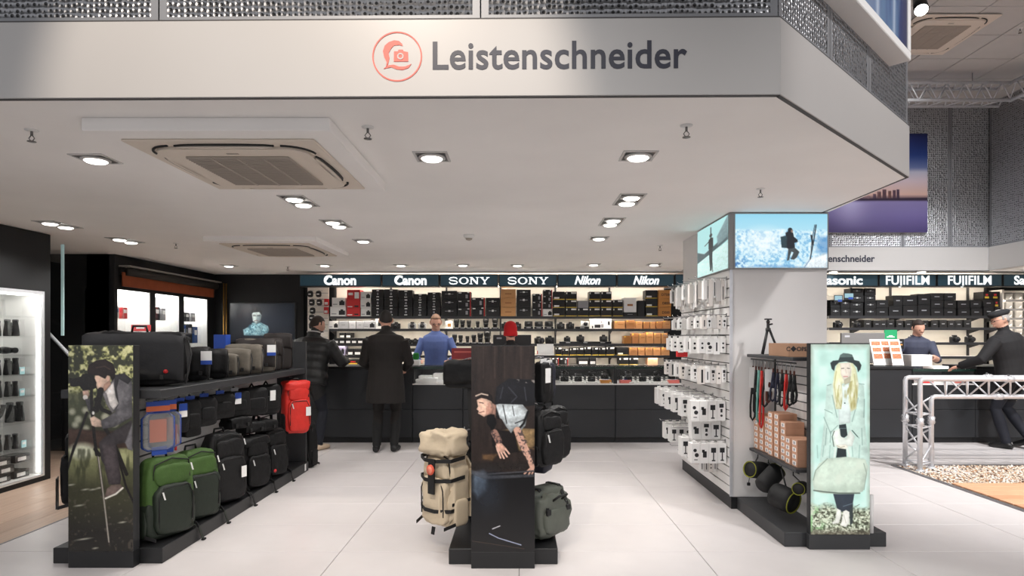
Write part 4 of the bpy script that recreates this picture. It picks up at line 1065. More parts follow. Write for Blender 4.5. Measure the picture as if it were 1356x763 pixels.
# things on the hall counter
zt = ZCT
for k, (u, nm) in enumerate(((1254, 'pale'), (1226, 'red'), (1240, 'white'), (1268, 'dark'))):
    flat_box('magazine', PX(u, 8.45), 8.46, .805, .16, .1, .02 + .004 * k, (M_PWHITE, M_PRED, M_PAPER, M_PINK)[k], '%s booklet lying in the lit case before the till' % nm, None, .1 * k, (M_PRED, M_PAPER, M_PRED, M_INK)[k], 'booklet')
flat_box('white_carton', PX(1214.5, 8.5), 8.5, zt, .28, .2, .155, M_PWHITE, 'low white carton on the hall counter beside the brochures', None, 0)
flat_box('paper_stack', PX(1239, 8.5), 8.5, 1.0, .22, .2, .035, M_PAPER, 'stack of white papers under the old man\'s hand', None, .1, None, 'papers')
M_COLP = mat('colour_brochure', (196, 120, 84), .5, var=.6, vscale=60)
def brochure(u, y, label, h_=.30, z=zt):
    t = thing('brochure_holder', label, 'brochure stand', (PX(u, y), y, z))
    MB().box(-.085, .085, 0, .12, 0, .015).build('foot', M_GLASS, t)
    for k in range(3):
        s = MB(); s.T = Matrix.Translation((0, .025 + .03 * k, .01 + .085 * k)) @ Matrix.Rotation(-.25, 4, 'X')
        s.box(-.078, .078, -.003, .003, 0, .19); b_ = s.build('brochure', M_PAPER, t)
        s = MB(); s.T = Matrix.Translation((0, .025 + .03 * k, .01 + .085 * k)) @ Matrix.Rotation(-.25, 4, 'X')
        s.box(-.06, .06, -.005, -.003, .09, .16); s.build('print', M_COLP, b_)
    return t
brochure(1166, 8.42, 'white brochure holder with colour leaflets next to the green card')
brochure(1178, 8.56, 'white brochure holder behind the other two, beside the green card')
brochure(1191, 8.42, 'white brochure holder with colour leaflets beside the low white carton', z=zt - .0)
card(1171, 1188, 437, 449.5, 8.8, 'bright green card with a white cross standing behind the brochures', ((.2, .8, .2, .3, M_PAPER), (.35, .65, .3, .42, M_PAPER)), 'green_card', M_GREENP)
_o = [o for o in bpy.data.objects if o.name == 'green_card'][0]
MB().box(-.01, .01, .0, .008, -(_o.location.z - zt), .01).build('stem', M_STEEL, _o)
card(1184, 1197, 449, 462, 8.78, 'small dark sign with pale lettering standing behind the brochures', ((.15, .8, .6, .75, M_GREYC), (.1, .85, .35, .48, M_ORANGE)), 'dark_sign', M_PBLACK)
_o = [o for o in bpy.data.objects if o.name == 'dark_sign'][0]
MB().box(-.01, .01, .0, .008, -(_o.location.z - zt), .01).build('stem', M_STEEL, _o)
def monitor(u0, u1, v0, v1, y, label, z, m_=None):
    x0, x1 = PX(u0, y), PX(u1, y); w_ = x1 - x0; h_ = PZ(v0, y) - PZ(v1, y); zb = PZ(v1, y) - z
    t = thing('computer_monitor', label, 'monitor', ((x0 + x1) / 2, y, z))
    MB().box(-w_ / 2, w_ / 2, 0, .035, zb, zb + h_, .006).build('casing', m_ or M_GREYM, t)
    MB().box(-w_ / 2 + .015, w_ / 2 - .015, .035, .037, zb + .02, zb + h_ - .015).build('screen', M_INK, t)
    MB().box(-.03, .03, .012, .03, .01, zb + .03).build('neck', M_GREYM, t)
    MB().box(-.11, .11, -.05, .12, 0, .012, .003).build('foot', M_GREYM, t)
    MB().box(-w_ / 2 + .05, -w_ / 2 + .12, -.001, .0005, zb + h_ - .06, zb + h_ - .035).build('badge', M_SILV, t)
    return t
monitor(653, 703.5, 443.5, 475, 8.72, 'dark computer monitor seen from behind, beyond the red beanie', ZCT)
monitor(1114, 1172, 441, 481, 8.75, 'grey computer monitor seen from behind on the hall counter', ZCT, mat('grey_monitor', (118, 116, 114), .5))
gt = tag(MB().soft((0, 0, .05), (.09, .05, .10), .6, 8, 12).build('green_pouch', mat('vivid_green', (20, 120, 40), .6), None, (PX(551, 8.7), 8.7, ZCT + .075)), 'vivid green pouch on the white box at the counter edge', 'pouch')
flat_box('white_carton', PX(551, 8.7), 8.7, ZCT, .11, .11, .073, M_PWHITE, 'small white box under the green pouch on the counter', None)
pf = thing('promotional_folder', 'red and pink leaflets lying open on the counter before the man in blue', 'leaflet', (PX(600, 8.72), 8.72, ZCT))
MB().box(-.10, .26, -.1, .08, 0, .02, .003).build('booklet', M_PRED, pf); MB().box(-.06, .2, -.08, .04, .02, .032, .003).build('booklet', M_PINK, pf); MB().box(.1, .24, -.06, .06, .032, .042).build('booklet', M_PBLACK, pf)
rp = card(598, 632, 461, 482, 8.86, 'red glossy display banner standing on the counter beside the man in blue', ((.05, .95, .05, .3, M_PEACH), (.1, .9, .7, .8, M_PINK)), 'red_banner', mat('red_gloss', (150, 44, 48), .3))
MB().box(-.15, .15, -.01, .06, -(rp.location.z - ZCT) , -(rp.location.z - ZCT) + .01).build('foot', M_STEEL, rp); MB().box(-.01, .01, .006, .012, -(rp.location.z - ZCT) + .01, .05).build('stem', M_STEEL, rp)
# ================================================================== the printed pictures
def sub(x0, y0, k): return lambda pts: [(x0 + x * k, y0 + y * k) for x, y in pts]

def paint_boy():
    p = Paint(90, 174, 458, 728, 126, (40, 42, 30)); q = sub(85, 450, .1965); r = sub(85, 590, .2096)
    n = p.noise(46, 3, 2); n2 = p.noise(90, 8, 2); top = np.clip((548 - p.Y) / 30, 0, 1)
    p.mix(np.clip((n - .42) * 6, 0, 1) * top, (150, 152, 88)); p.mix(np.clip((n * .6 + n2 * .4 - .55) * 9, 0, 1) * top, (214, 212, 150), .9); p.mix(np.clip((.36 - n2) * 8, 0, 1) * top, (34, 38, 24), .8)
    p.mix(np.clip((p.Y - 515) / 8, 0, 1) * np.clip((565 - p.Y) / 8, 0, 1) * np.clip((115 - p.X) / 10, .25, 1), (58, 62, 44), .85)
    for x, y, s in ((95, 545, 4), (103, 555, 4.5), (112, 543, 4), (99, 562, 4), (113, 567, 4), (138, 552, 5), (150, 560, 5), (120, 551, 3)): p.ell(x, y, s, s, (196, 196, 168), 2, .7)
    p.poly([(90, 567), (174, 572), (174, 594), (90, 592)], (48, 34, 28), 1.5)
    k = np.clip((p.Y - 592) / 3, 0, 1)
    p.mix(k, (112, 114, 74)); p.ell(108, 597, 16, 10, (206, 208, 176), 4); p.ell(162, 604, 10, 8, (150, 152, 104), 5)
    st = p.noise(40, 21, 3, .25); p.mix(np.clip((p.Y - 612) / 34, 0, 1), (44, 44, 30)); p.mix(np.clip((st - .45) * 5, 0, 1) * k * np.clip((660 - p.Y) / 40, 0, 1), (36, 38, 24), .7)
    p.mix(np.clip((p.Y - 660) / 45, 0, 1), (19, 17, 14)); p.mix(np.clip((p.noise(60, 31, 2) - .66) * 8, 0, 1) * np.clip((p.Y - 640) / 20, 0, 1), (74, 66, 56), .5)
    for x, y, a in ((112, 647, 4), (122, 647, 4), (130, 645, 3), (104, 668, 5), (93, 641, 4), (160, 690, 4), (125, 724, 3), (110, 712, 8)): p.ell(x, y, a, .9, (190, 188, 168), .8, .8, -.15)
    D = (20, 18, 17)
    p.line(q([(250, 560), (330, 700), (410, 900)]), 5, D); p.line(r([(320, 20), (380, 250), (440, 380)]), 3, D)
    p.poly(q([(228, 690), (262, 655), (330, 610), (445, 540), (448, 742), (408, 690), (345, 700), (330, 800), (300, 900), (240, 800)]), (44, 40, 42))
    p.poly(r([(232, -10), (318, -10), (352, 200), (345, 240), (275, 242), (252, 150)]), (52, 46, 48)); p.poly(q([(400, 690), (448, 560), (450, 745), (420, 735)]), (92, 90, 94), .8)
    p.poly(r([(248, 320), (262, 268), (290, 245), (348, 238), (362, 262), (318, 300), (262, 328)]), (92, 76, 70)); p.line(r([(254, 328), (318, 300), (361, 262)]), 2.2, (230, 224, 210))
    p.poly(q([(330, 235), (400, 240), (447, 285), (447, 520), (400, 545), (330, 585), (252, 598), (238, 545), (300, 510), (338, 480), (300, 460), (250, 365), (300, 300)]), (78, 76, 80), .5)
    p.mix(np.clip((p.noise(30, 12, 3) - .5) * 3, 0, 1) * np.clip(.5 - p.sd(q([(330, 250), (447, 290), (447, 520), (252, 598), (338, 480)])) / 1, 0, 1), (112, 110, 114), .6)
    p.poly(q([(330, 240), (395, 225), (447, 268), (420, 300), (360, 265), (345, 330), (360, 430), (338, 470), (328, 380)]), (34, 33, 36), .5)
    p.poly(q([(268, 352), (322, 285), (338, 380), (358, 430), (322, 474), (290, 425)]), (206, 200, 196), .5); p.poly(q([(254, 362), (276, 355), (300, 440), (332, 480), (314, 492), (275, 430)]), (112, 108, 110), .4)
    p.poly(q([(205, 238), (275, 235), (302, 245), (300, 285), (268, 322), (245, 345), (218, 330), (212, 312), (204, 296), (208, 285), (196, 268)]), (214, 176, 152), .4); p.poly(q([(262, 300), (300, 272), (308, 300), (270, 345), (250, 340)]), (170, 128, 108), .5)
    p.poly(q([(150, 205), (160, 172), (210, 140), (268, 132), (318, 160), (336, 205), (334, 255), (316, 280), (302, 245), (284, 240), (270, 264), (250, 256), (225, 242), (188, 242), (156, 232)]), (24, 17, 16), .4); p.line(q([(210, 190), (265, 180), (300, 200)]), 1.4, (70, 54, 46), .6, .5)
    p.ell(*q([(288, 262)])[0], 2.2, 3.4, (204, 160, 138), .3)
    p.poly(q([(30, 258), (60, 262), (108, 248), (118, 232), (160, 228), (192, 240), (212, 290), (208, 325), (180, 340), (122, 342), (100, 312), (60, 318), (38, 312)]), D, .4)
    p.poly(q([(118, 345), (160, 338), (165, 370), (150, 400), (125, 392)]), (200, 160, 138), .4); p.ell(*q([(138, 388)])[0], 3.2, 3.2, (226, 220, 210), .4); p.poly(q([(135, 400), (170, 395), (182, 470), (160, 480)]), (58, 56, 60), .5)
    p.line(q([(178, 330), (182, 480), (196, 640), (212, 770)]), 4.2, D); p.line(q([(240, 340), (210, 470)]), 8, D); p.line(q([(205, 400), (250, 470), (300, 490)]), 5, D)
    p.line(q([(148, 490), (95, 640), (48, 770)]), 3.4, D); p.line(r([(60, 0), (35, 90), (10, 170)]), 3.2, D)
    p.poly(q([(168, 525), (195, 512), (240, 540), (248, 585), (205, 585), (180, 575)]), (222, 188, 164), .4); p.ell(*q([(190, 492)])[0], 1.6, 2.2, (235, 232, 225), .2)
    p.line(r([(203, 30), (222, 160), (240, 310)]), 3.2, (30, 28, 27)); p.line(r([(209, 60), (240, 300), (258, 450), (275, 600)]), 1.8, (150, 142, 130), .4); p.line(r([(190, 20), (215, 55)]), 5, D)
    p.grain(.08, 2); p.I = 255 * np.clip(p.I / 255, 0, 1) ** .78; return p

def paint_tattoo():
    p = Paint(624, 708, 458, 728, 126, (38, 30, 27)); q = sub(620, 450, .2487)
    n = p.noise(50, 4, 3, .12); p.I *= (.7 + .6 * n[..., None]); D = (12, 11, 12)
    for x in (640, 655, 668, 690): p.line([(x, 458), (x, 500)], 1, (78, 64, 56), 1.2, .5)
    p.mix(np.clip((p.Y - 622) / 3, 0, 1), (13, 13, 15)); p.mix(np.clip((p.Y - 608) / 4, 0, 1) * np.clip((622 - p.Y) / 3, 0, 1), (30, 26, 24), .8)
    p.poly(q([(140, 350), (150, 250), (215, 205), (330, 210), (356, 235), (356, 345), (300, 350), (170, 345)]), (22, 22, 26), 1.0)
    nz = p.noise(70, 9, 2); p.mix(np.clip((nz - .6) * 10, 0, 1) * np.clip(.5 - p.sd(q([(240, 208), (356, 212), (356, 228), (250, 226)])) / 1, 0, 1), (150, 145, 140), .8)
    for a in ([(185, 250), (170, 310)], [(215, 250), (260, 300), (230, 330)], [(300, 250), (310, 320)]): p.line(q(a), 1.2, (64, 66, 74), .6, .8)
    p.poly(q([(165, 478), (250, 465), (356, 470), (356, 560), (300, 592), (215, 570), (175, 540)]), (150, 122, 84), .7); p.line(q([(250, 480), (290, 560), (350, 575)]), 2, (84, 64, 42), .8); p.poly(q([(75, 605), (160, 600), (130, 640), (75, 630)]), (92, 68, 46), 1.5)
    p.poly(q([(120, 470), (250, 480), (270, 590), (180, 600), (130, 560)]), (24, 20, 19), 1.5)
    p.poly(q([(135, 345), (165, 338), (290, 342), (318, 372), (306, 450), (282, 478), (246, 468), (228, 492), (200, 455), (180, 420), (150, 400)]), (198, 208, 212), .5)
    for a, w_ in (([(140, 345), (160, 410)], 3.5), ([(185, 345), (205, 440)], 1.2), ([(235, 350), (245, 400)], 1.0), ([(318, 380), (296, 440), (270, 470)], 3), ([(300, 420), (250, 440)], 1.3)): p.line(q(a), w_, D, .5, .9)
    S = (206, 160, 140)
    p.line(q([(262, 478), (285, 540), (312, 595)]), 9.5, S, .5); p.line(q([(312, 595), (330, 640), (342, 672)]), 6.5, S, .5)
    p.mix(np.clip((p.noise(110, 15, 2) - .5) * 6, 0, 1) * np.clip(.5 - p.sd(q([(240, 480), (285, 470), (330, 570), (355, 660), (325, 660), (280, 580)])) / 1, 0, 1), (62, 54, 56), .85)
    for a in ([(338, 672), (318, 690), (300, 706)], [(342, 676), (330, 695), (322, 712)], [(346, 676), (346, 694), (340, 708)]): p.line(q(a), 2.2, S, .3)
    p.line(q([(140, 490), (160, 530)]), 9, (150, 112, 98), .5); p.mix(np.clip((p.noise(110, 16, 2) - .5) * 6, 0, 1) * np.clip(.5 - p.sd(q([(120, 480), (165, 480), (190, 560), (150, 560)])) / 1, 0, 1), (54, 46, 48), .85)
    p.poly(q([(148, 548), (178, 545), (205, 575), (192, 600), (160, 590)]), S, .5)
    for a in ([(160, 590), (172, 622)], [(175, 595), (190, 624)], [(190, 592), (206, 616)], [(198, 575), (218, 600)], [(150, 560), (158, 588)]): p.line(q(a), 2.3, (222, 180, 160), .3)
    p.poly(q([(120, 330), (150, 345), (145, 410), (130, 440), (118, 390)]), (176, 132, 116), .6); p.poly(q([(100, 385), (140, 395), (150, 440), (130, 480), (100, 440)]), D, .8)
    p.poly(q([(45, 318), (70, 305), (122, 318), (136, 362), (128, 388), (108, 392), (84, 406), (52, 388), (56, 376), (44, 366), (52, 352)]), (222, 182, 160), .4); p.poly(q([(95, 350), (136, 355), (128, 390), (95, 398)]), (186, 138, 120), .8); p.line(q([(60, 330), (80, 334)]), 1.1, (60, 44, 40), .3); p.line(q([(58, 384), (84, 378)]), 1.0, (120, 70, 64), .3)
    p.poly(q([(22, 296), (38, 278), (72, 268), (108, 276), (128, 298), (134, 330), (118, 322), (96, 312), (66, 306), (34, 320), (22, 310)]), (36, 28, 26), .4); p.line(q([(40, 296), (70, 284), (104, 292)]), 1.6, (196, 176, 160), .4)
    p.ell(*q([(112, 345)])[0], 2.2, 4, (196, 146, 128), .4)
    k = sub(624, 458, 1.0)
    p.poly(k([(2, 167), (16, 163), (22, 170), (20, 190), (8, 200), (2, 190)]), (96, 112, 130), 3, .8); p.poly(k([(0, 163), (20, 166), (22, 170), (84, 168), (84, 172), (18, 175), (0, 168)]), (74, 76, 82), .8, .8); p.line(k([(22, 168), (84, 164)]), 2, (62, 62, 66), .6)
    p.line(k([(24, 246), (36, 252), (56, 258), (66, 261)]), 1.1, (180, 190, 220), .5); p.line(k([(28, 240), (38, 236)]), 1, (230, 230, 236), .4); p.ell(646, 650, 18, 24, (36, 44, 56), 12, .6); p.line(k([(2, 256), (70, 266)]), .8, (110, 80, 60), .6, .5)
    p.grain(.1, 5); p.I = 255 * np.clip(p.I / 255, 0, 1) ** .93; return p

def paint_woman():
    p = Paint(1073, 1152, 456, 708, 150, (206, 244, 232)); p.kn = (.07, .16, .10); q = sub(1065, 450, .1835); r = sub(1065, 590, .1835)
    n = p.noise(14, 4, 3); p.mix(np.clip((n - .45) * 3, 0, 1), (232, 254, 246), .8); p.mix(np.clip((.45 - n) * 3, 0, 1), (178, 214, 202), .6)
    e = np.minimum(np.minimum(p.X - 1073, 1152 - p.X) * 1.6, p.Y - 456); p.mix(np.clip(1 - e / 9, 0, 1) * (.4 + .6 * p.noise(30, 6, 2)), (150, 158, 140), .8)
    # ground with straw and leaves
    g = np.clip((p.Y - (662 + 14 * p.noise(12, 7, 2))) / 10, 0, 1); p.mix(g, (140, 146, 120), .9)
    st = p.noise(110, 17, 2); p.mix(np.clip((st - .52) * 9, 0, 1) * g, (232, 240, 216), .9); p.mix(np.clip((.42 - st) * 9, 0, 1) * g, (58, 60, 44), .9); p.mix(np.clip((p.noise(30, 19, 2) - .55) * 6, 0, 1) * g * np.clip((1095 - p.X) / 12, 0, 1), (150, 204, 140), .8)
    p.mix(np.clip((p.Y - 698) / 8, 0, 1) * (.5 + .5 * p.noise(60, 23, 2)), (70, 58, 44), .8)
    rg = np.random.RandomState(4)
    for _ in range(46):
        x, y = 1073 + 79 * rg.rand(), 672 + 34 * rg.rand(); a = rg.rand() * 1.2 - .6; l = 4 + 7 * rg.rand()
        p.line([(x, y), (x + l * math.cos(a), y + l * math.sin(a))], .7, (240, 240, 214) if rg.rand() > .4 else (64, 56, 40), .3, .8)
    C = (218, 244, 232); Dk = (132, 158, 150)
    p.poly(q([(160, 330), (215, 310), (290, 320), (390, 312), (430, 330), (440, 470), (438, 600), (470, 880), (110, 880), (140, 600), (150, 480)]), C, .8)
    for a in ([(165, 330), (192, 322)], [(395, 318), (432, 322)], [(200, 400), (215, 470), (235, 560)], [(390, 420), (370, 500), (345, 590)], [(145, 505), (200, 530)], [(140, 560), (190, 680)], [(415, 640), (420, 760)], [(160, 640), (150, 760)], [(190, 660), (185, 740)], [(435, 430), (430, 560)], [(345, 655), (395, 710)], [(240, 620), (190, 670)]): p.line(q(a), 1.0, Dk, .5, .8)
    for a in ([(90, 0), (95, 90)], [(185, 0), (180, 90)], [(400, 0), (395, 90)], [(140, 0), (130, 80)], [(345, 0), (350, 80)]): p.line(r(a), 1.0, (150, 182, 172), .6, .8)
    p.poly(q([(262, 330), (322, 318), (345, 380), (330, 600), (250, 610), (245, 500), (270, 400)]), (238, 252, 246), .6); p.ell(*q([(292, 458)])[0], .9, .9, (40, 60, 56), .3)
    p.poly(q([(250, 615), (300, 608), (312, 690), (278, 715), (252, 680)]), (34, 48, 52), .4); p.line(q([(258, 640), (300, 640)]), .6, (110, 130, 130), .3)
    p.poly(r([(238, 15), (300, 5), (305, 90), (228, 90)]), (32, 44, 48), .5)
    p.poly(q([(205, 660), (255, 640), (262, 700), (300, 712), (330, 650), (365, 700), (345, 770), (215, 770)]), (244, 250, 240), .6); p.poly(r([(228, 0), (300, -8), (318, 14), (300, 28), (262, 22), (240, 18)]), (250, 246, 230), .4); p.line(r([(236, 4), (262, 14), (290, 8)]), .8, (150, 140, 110), .4, .7)
    p.line(q([(215, 660), (200, 700), (212, 770)]), 1.2, (96, 110, 100), .4); p.line(r([(225, 20), (215, 85)]), 2.0, (236, 246, 236), .4); p.line(r([(310, 20), (330, 90)]), 2.4, (236, 246, 236), .4); p.line(q([(345, 655), (385, 700)]), 1.0, (60, 80, 76), .4)
    # legs, shoes, bag
    p.poly(r([(206, 345), (362, 345), (350, 420), (330, 500), (300, 470), (262, 480), (235, 455)]), (40, 52, 66), .5); p.line(r([(280, 440), (345, 420)]), .8, (140, 160, 170), .4, .7); p.poly(r([(325, 470), (352, 420), (350, 560), (330, 580)]), (44, 56, 56), .6)
    p.poly(r([(235, 455), (262, 468), (268, 500), (250, 560), (205, 568), (200, 555), (222, 540)]), (250, 250, 240), .4); p.poly(r([(280, 478), (300, 466), (326, 480), (324, 560), (300, 588), (258, 578), (270, 545)]), (252, 250, 240), .4); p.line(r([(268, 500), (262, 560)]), .8, (90, 90, 76), .3); p.line(r([(285, 500), (300, 560)]), .5, (170, 166, 150), .3)
    p.poly(r([(70, 195), (105, 130), (165, 95), (300, 82), (440, 98), (462, 150), (450, 230), (425, 330), (380, 350), (250, 352), (120, 345), (66, 325), (56, 260)]), (216, 232, 214), .6)
    m = np.clip(.5 - p.sd(r([(80, 200), (110, 130), (300, 90), (440, 105), (450, 230), (420, 320), (120, 330), (66, 300)])) / 2, 0, 1)
    p.mix(m * np.clip((p.noise(16, 29, 2) - .45) * 3, 0, 1), (226, 238, 220), .9); p.mix(m * np.clip((p.Y - 640) / 14, 0, 1), (172, 190, 172), .7)
    p.line(r([(66, 325), (140, 335), (250, 345), (400, 345)]), 1.6, (92, 104, 94), .6); p.line(r([(62, 250), (80, 180), (165, 95)]), 1.0, (140, 158, 142), .5); p.line(r([(430, 130), (450, 200), (432, 320)]), .9, (150, 164, 150), .5)
    # hair, face, hat
    p.poly(q([(235, 170), (350, 165), (375, 215), (392, 320), (385, 420), (375, 500), (335, 520), (318, 440), (330, 300), (270, 320), (275, 420), (265, 500), (225, 500), (210, 420), (205, 320), (215, 240)]), (240, 240, 196), .8); hn = p.noise(60, 41, 3, .3); p.mix(np.clip((hn - .5) * 5, 0, 1) * np.clip(.5 - p.sd(q([(235, 170), (350, 165), (392, 320), (375, 500), (335, 520), (318, 440), (330, 300), (270, 320), (275, 420), (265, 500), (225, 500), (205, 320)])) / 1.2, 0, 1), (252, 252, 232), .9); p.mix(np.clip((.46 - hn) * 6, 0, 1) * np.clip(.5 - p.sd(q([(215, 300), (390, 300), (375, 500), (335, 520), (318, 440), (275, 420), (265, 500), (225, 500)])) / 1.2, 0, 1), (176, 166, 104), .8)
    for a in ([(230, 230), (215, 330), (230, 450)], [(250, 330), (235, 420), (262, 480)], [(360, 250), (370, 350), (345, 460)], [(345, 300), (330, 400), (350, 500)], [(240, 400), (232, 480)], [(375, 330), (380, 420)]): p.line(q(a), 1.2, (184, 176, 112), .6, .7)
    p.poly(q([(258, 170), (325, 165), (340, 215), (334, 260), (305, 294), (282, 288), (262, 250)]), (246, 234, 218), .5); p.poly(q([(285, 290), (335, 262), (330, 310), (290, 325)]), (196, 190, 164), .7)
    for a, c in (([(268, 208), (285, 206)], (88, 84, 78)), ([(310, 206), (326, 208)], (88, 84, 78)), ([(283, 266), (312, 266)], (206, 130, 126))): p.line(q(a), 1.0, c, .3)
    p.line(q([(298, 215), (302, 244)]), .7, (212, 196, 180), .3)
    p.poly(q([(186, 168), (205, 152), (245, 148), (355, 146), (396, 155), (413, 185), (405, 215), (388, 234), (380, 200), (350, 170), (300, 158), (250, 164), (222, 190), (214, 226), (196, 210)]), (40, 54, 54), .5)
    p.poly(q([(246, 150), (258, 110), (280, 97), (318, 100), (345, 108), (360, 148), (300, 156)]), (92, 112, 108), .5); p.poly(q([(246, 146), (256, 128), (352, 126), (360, 148), (300, 156)]), (46, 62, 62), .5)
    return p

def paint_skier():
    p = Paint(970, 1093, 284, 357, 170, (176, 226, 244)); p.kn = (.1, .3, .1); k = sub(880, 260, .1834)
    vg = np.clip((p.Y - 284) / 24, 0, 1); p.mix(1 - vg, (150, 216, 240))
    n = p.noise(40, 3, 4); m = np.clip((p.Y - 302 - 4 * p.noise(10, 5, 2)) / 4, 0, 1); p.mix(m, (206, 238, 250)); p.mix(m * np.clip((n - .5) * 6, 0, 1), (110, 178, 222), .75); p.mix(m * np.clip((.42 - n) * 6, 0, 1), (244, 254, 255), .9)
    p.ell(1008, 322, 22, 14, (250, 255, 255), 12, .7); p.mix(np.clip((p.Y - 338) / 14, 0, 1) * np.clip((990 - p.X) / 16, 0, 1) * np.clip((n - .4) * 4, 0, 1), (52, 108, 176), .8)
    p.poly([(1060, 357), (1068, 346), (1093, 336), (1093, 357)], (240, 250, 255), 1.5); p.mix(np.clip((p.X - 1074) / 10, 0, 1) * np.clip((p.Y - 312) / 6, 0, 1) * np.clip((340 - p.Y) / 5, 0, 1), (70, 130, 190), .6); p.poly([(985, 356.5), (1000, 353), (1040, 354), (1064, 357)], (120, 170, 215), 1.5, .7)
    D = (22, 26, 34)
    p.poly(k([(856, 270), (878, 258), (912, 270), (918, 300), (945, 322), (946, 338), (922, 346), (926, 384), (880, 392), (862, 380), (858, 300)]), D, .3); p.poly(k([(820, 300), (855, 292), (868, 300), (868, 384), (828, 380)]), (38, 62, 70), .4); p.ell(*k([(890, 252)])[0], 3.2, 3.6, D, .3); p.ell(*k([(903, 258)])[0], 1.4, 2, (150, 120, 104), .3)
    p.poly(k([(876, 388), (928, 384), (958, 412), (940, 452), (918, 470), (892, 466), (905, 440), (915, 416), (900, 410), (890, 440), (884, 472), (866, 478), (872, 440)]), (70, 76, 78), .3)
    p.line(k([(1080, 212), (1062, 330), (1036, 466)]), 1.5, (24, 30, 38), .2); p.line(k([(1070, 212), (1048, 330), (1040, 460)]), 1.1, (60, 76, 88), .2); p.line(k([(1036, 466), (1010, 505), (995, 525)]), 1.2, (90, 130, 170), .4, .8); p.line(k([(1044, 290), (1056, 360)]), 2.2, D, .3)
    return p

def paint_ski_side():
    p = Paint(0, 40, 0, 66, 70, (176, 226, 226)); p.kn = (.1, .2, .0)
    p.poly([(0, 30), (10, 36), (24, 30), (40, 22), (40, 30), (26, 36), (0, 48)], (70, 92, 96), .8); p.poly([(27, 20), (40, 0), (40, 26), (28, 32)], (120, 146, 150), .8); p.poly([(0, 46), (26, 36), (40, 32), (40, 66), (0, 66)], (206, 240, 236), .6)
    D = (28, 34, 38)
    p.poly([(16, 20), (19, 17), (22, 19), (22, 32), (16, 32)], D, .4); p.ell(19, 14.5, 1.9, 2.4, D, .3); p.poly([(16.5, 32), (21.5, 32), (21, 46), (20, 62), (18, 62), (17, 46)], (44, 54, 58), .3); p.line([(19, 4), (19, 12)], 1.2, D); p.line([(16, 22), (11, 25)], 1.2, D); p.line([(20.5, 46), (21.5, 64)], .8, D)
    return p

def paint_tv():
    p = Paint(305, 390, 402, 452, 130, (22, 26, 33)); k = sub(270, 380, .3146)
    p.mix(np.clip(1 - np.hypot((p.X - 350) / 50, (p.Y - 425) / 30), 0, 1), (46, 54, 66), .8)
    p.poly(k([(165, 180), (195, 165), (205, 150), (240, 150), (270, 165), (275, 182), (262, 205), (240, 205), (168, 204)]), (150, 190, 196), .5)
    n = p.noise(60, 4, 2); p.mix(np.clip((n - .5) * 8, 0, 1) * np.clip(.5 - p.sd(k([(165, 180), (205, 150), (240, 150), (275, 182), (262, 205), (168, 204)])) / .6, 0, 1), (70, 110, 124), .8)
    p.poly(k([(202, 110), (215, 98), (236, 100), (243, 120), (238, 145), (222, 156), (206, 144)]), (196, 206, 200), .4); p.poly(k([(198, 118), (200, 96), (215, 86), (236, 88), (244, 104), (242, 118), (234, 106), (208, 108)]), (26, 30, 36), .4); p.poly(k([(222, 120), (243, 115), (238, 145), (222, 156)]), (110, 126, 130), .6, .7)
    p.line(k([(208, 121), (218, 121)]), 1, (60, 60, 60), .3); p.line(k([(226, 121), (236, 121)]), 1, (60, 60, 60), .3); p.line(k([(214, 142), (228, 142)]), .8, (130, 96, 90), .3)
    return p
# ================================================================== pillar slatwall, ski light boxes, accessory stand with the woman light box
zL0, zL1 = PZ(357, PYa), ZC - .004
lb = thing('ski_light_box', 'backlit light box with a skier and mountains wrapped round the top of the pillar', 'light box', (PXa, PYa, zL0))
M_LBF = mat('light_box_frame', (150, 150, 150), .4, metal=.5)
MB().box(.02, PXb - PXa, -.03, -.0, 0, zL1 - zL0).build('casing', M_LBF, lb)
pr = printmat('ski_print_lit', 1.0, .3)
sheet('backlit_print', paint_skier(), pr, lb, .035, PXb - PXa - .012, .012, zL1 - zL0 - .012, -.0325)
MB().box(-.012, .018, -.03, .90, 0, zL1 - zL0).build('casing', M_LBF, lb)
o = sheet('backlit_print', paint_ski_side(), pr, lb, 0, .9, .012, zL1 - zL0 - .012, 0, (-.0145, .885, 0), -PI / 2)
o.scale = (.98, 1, 1)
sw = thing('slatwall_panel', 'white slatwall panel covering the side of the pillar', 'slatwall', (PXa, PYa, .105))
M_SLOT = mat('slatwall_groove', (58, 57, 56), .6)
hS = zL0 - .105
nS = 24
for k in range(nS):
    z0 = hS * k / nS
    MB().box(-.002, .018, .0, PYb - PYa, z0 + .009, z0 + hS / nS, .002).build('slat', M_WHITE, sw)
MB().box(.006, .019, 0, PYb - PYa, 0, hS).build('backing', M_SLOT, sw)
MB().box(-.004, .02, -.012, 0, 0, hS).build('edge_profile', M_ALU, sw)
hook_m = MB()
hook_m.tube([(0, 0, 0), (-.26, 0, 0), (-.275, 0, .015)], .003, 6); hook_m.box(-.004, .0, -.012, .012, -.02, .012)
_h = hook_m.build('peg_hook', M_CHROME); hookmesh = _h.data; bpy.data.objects.remove(_h)

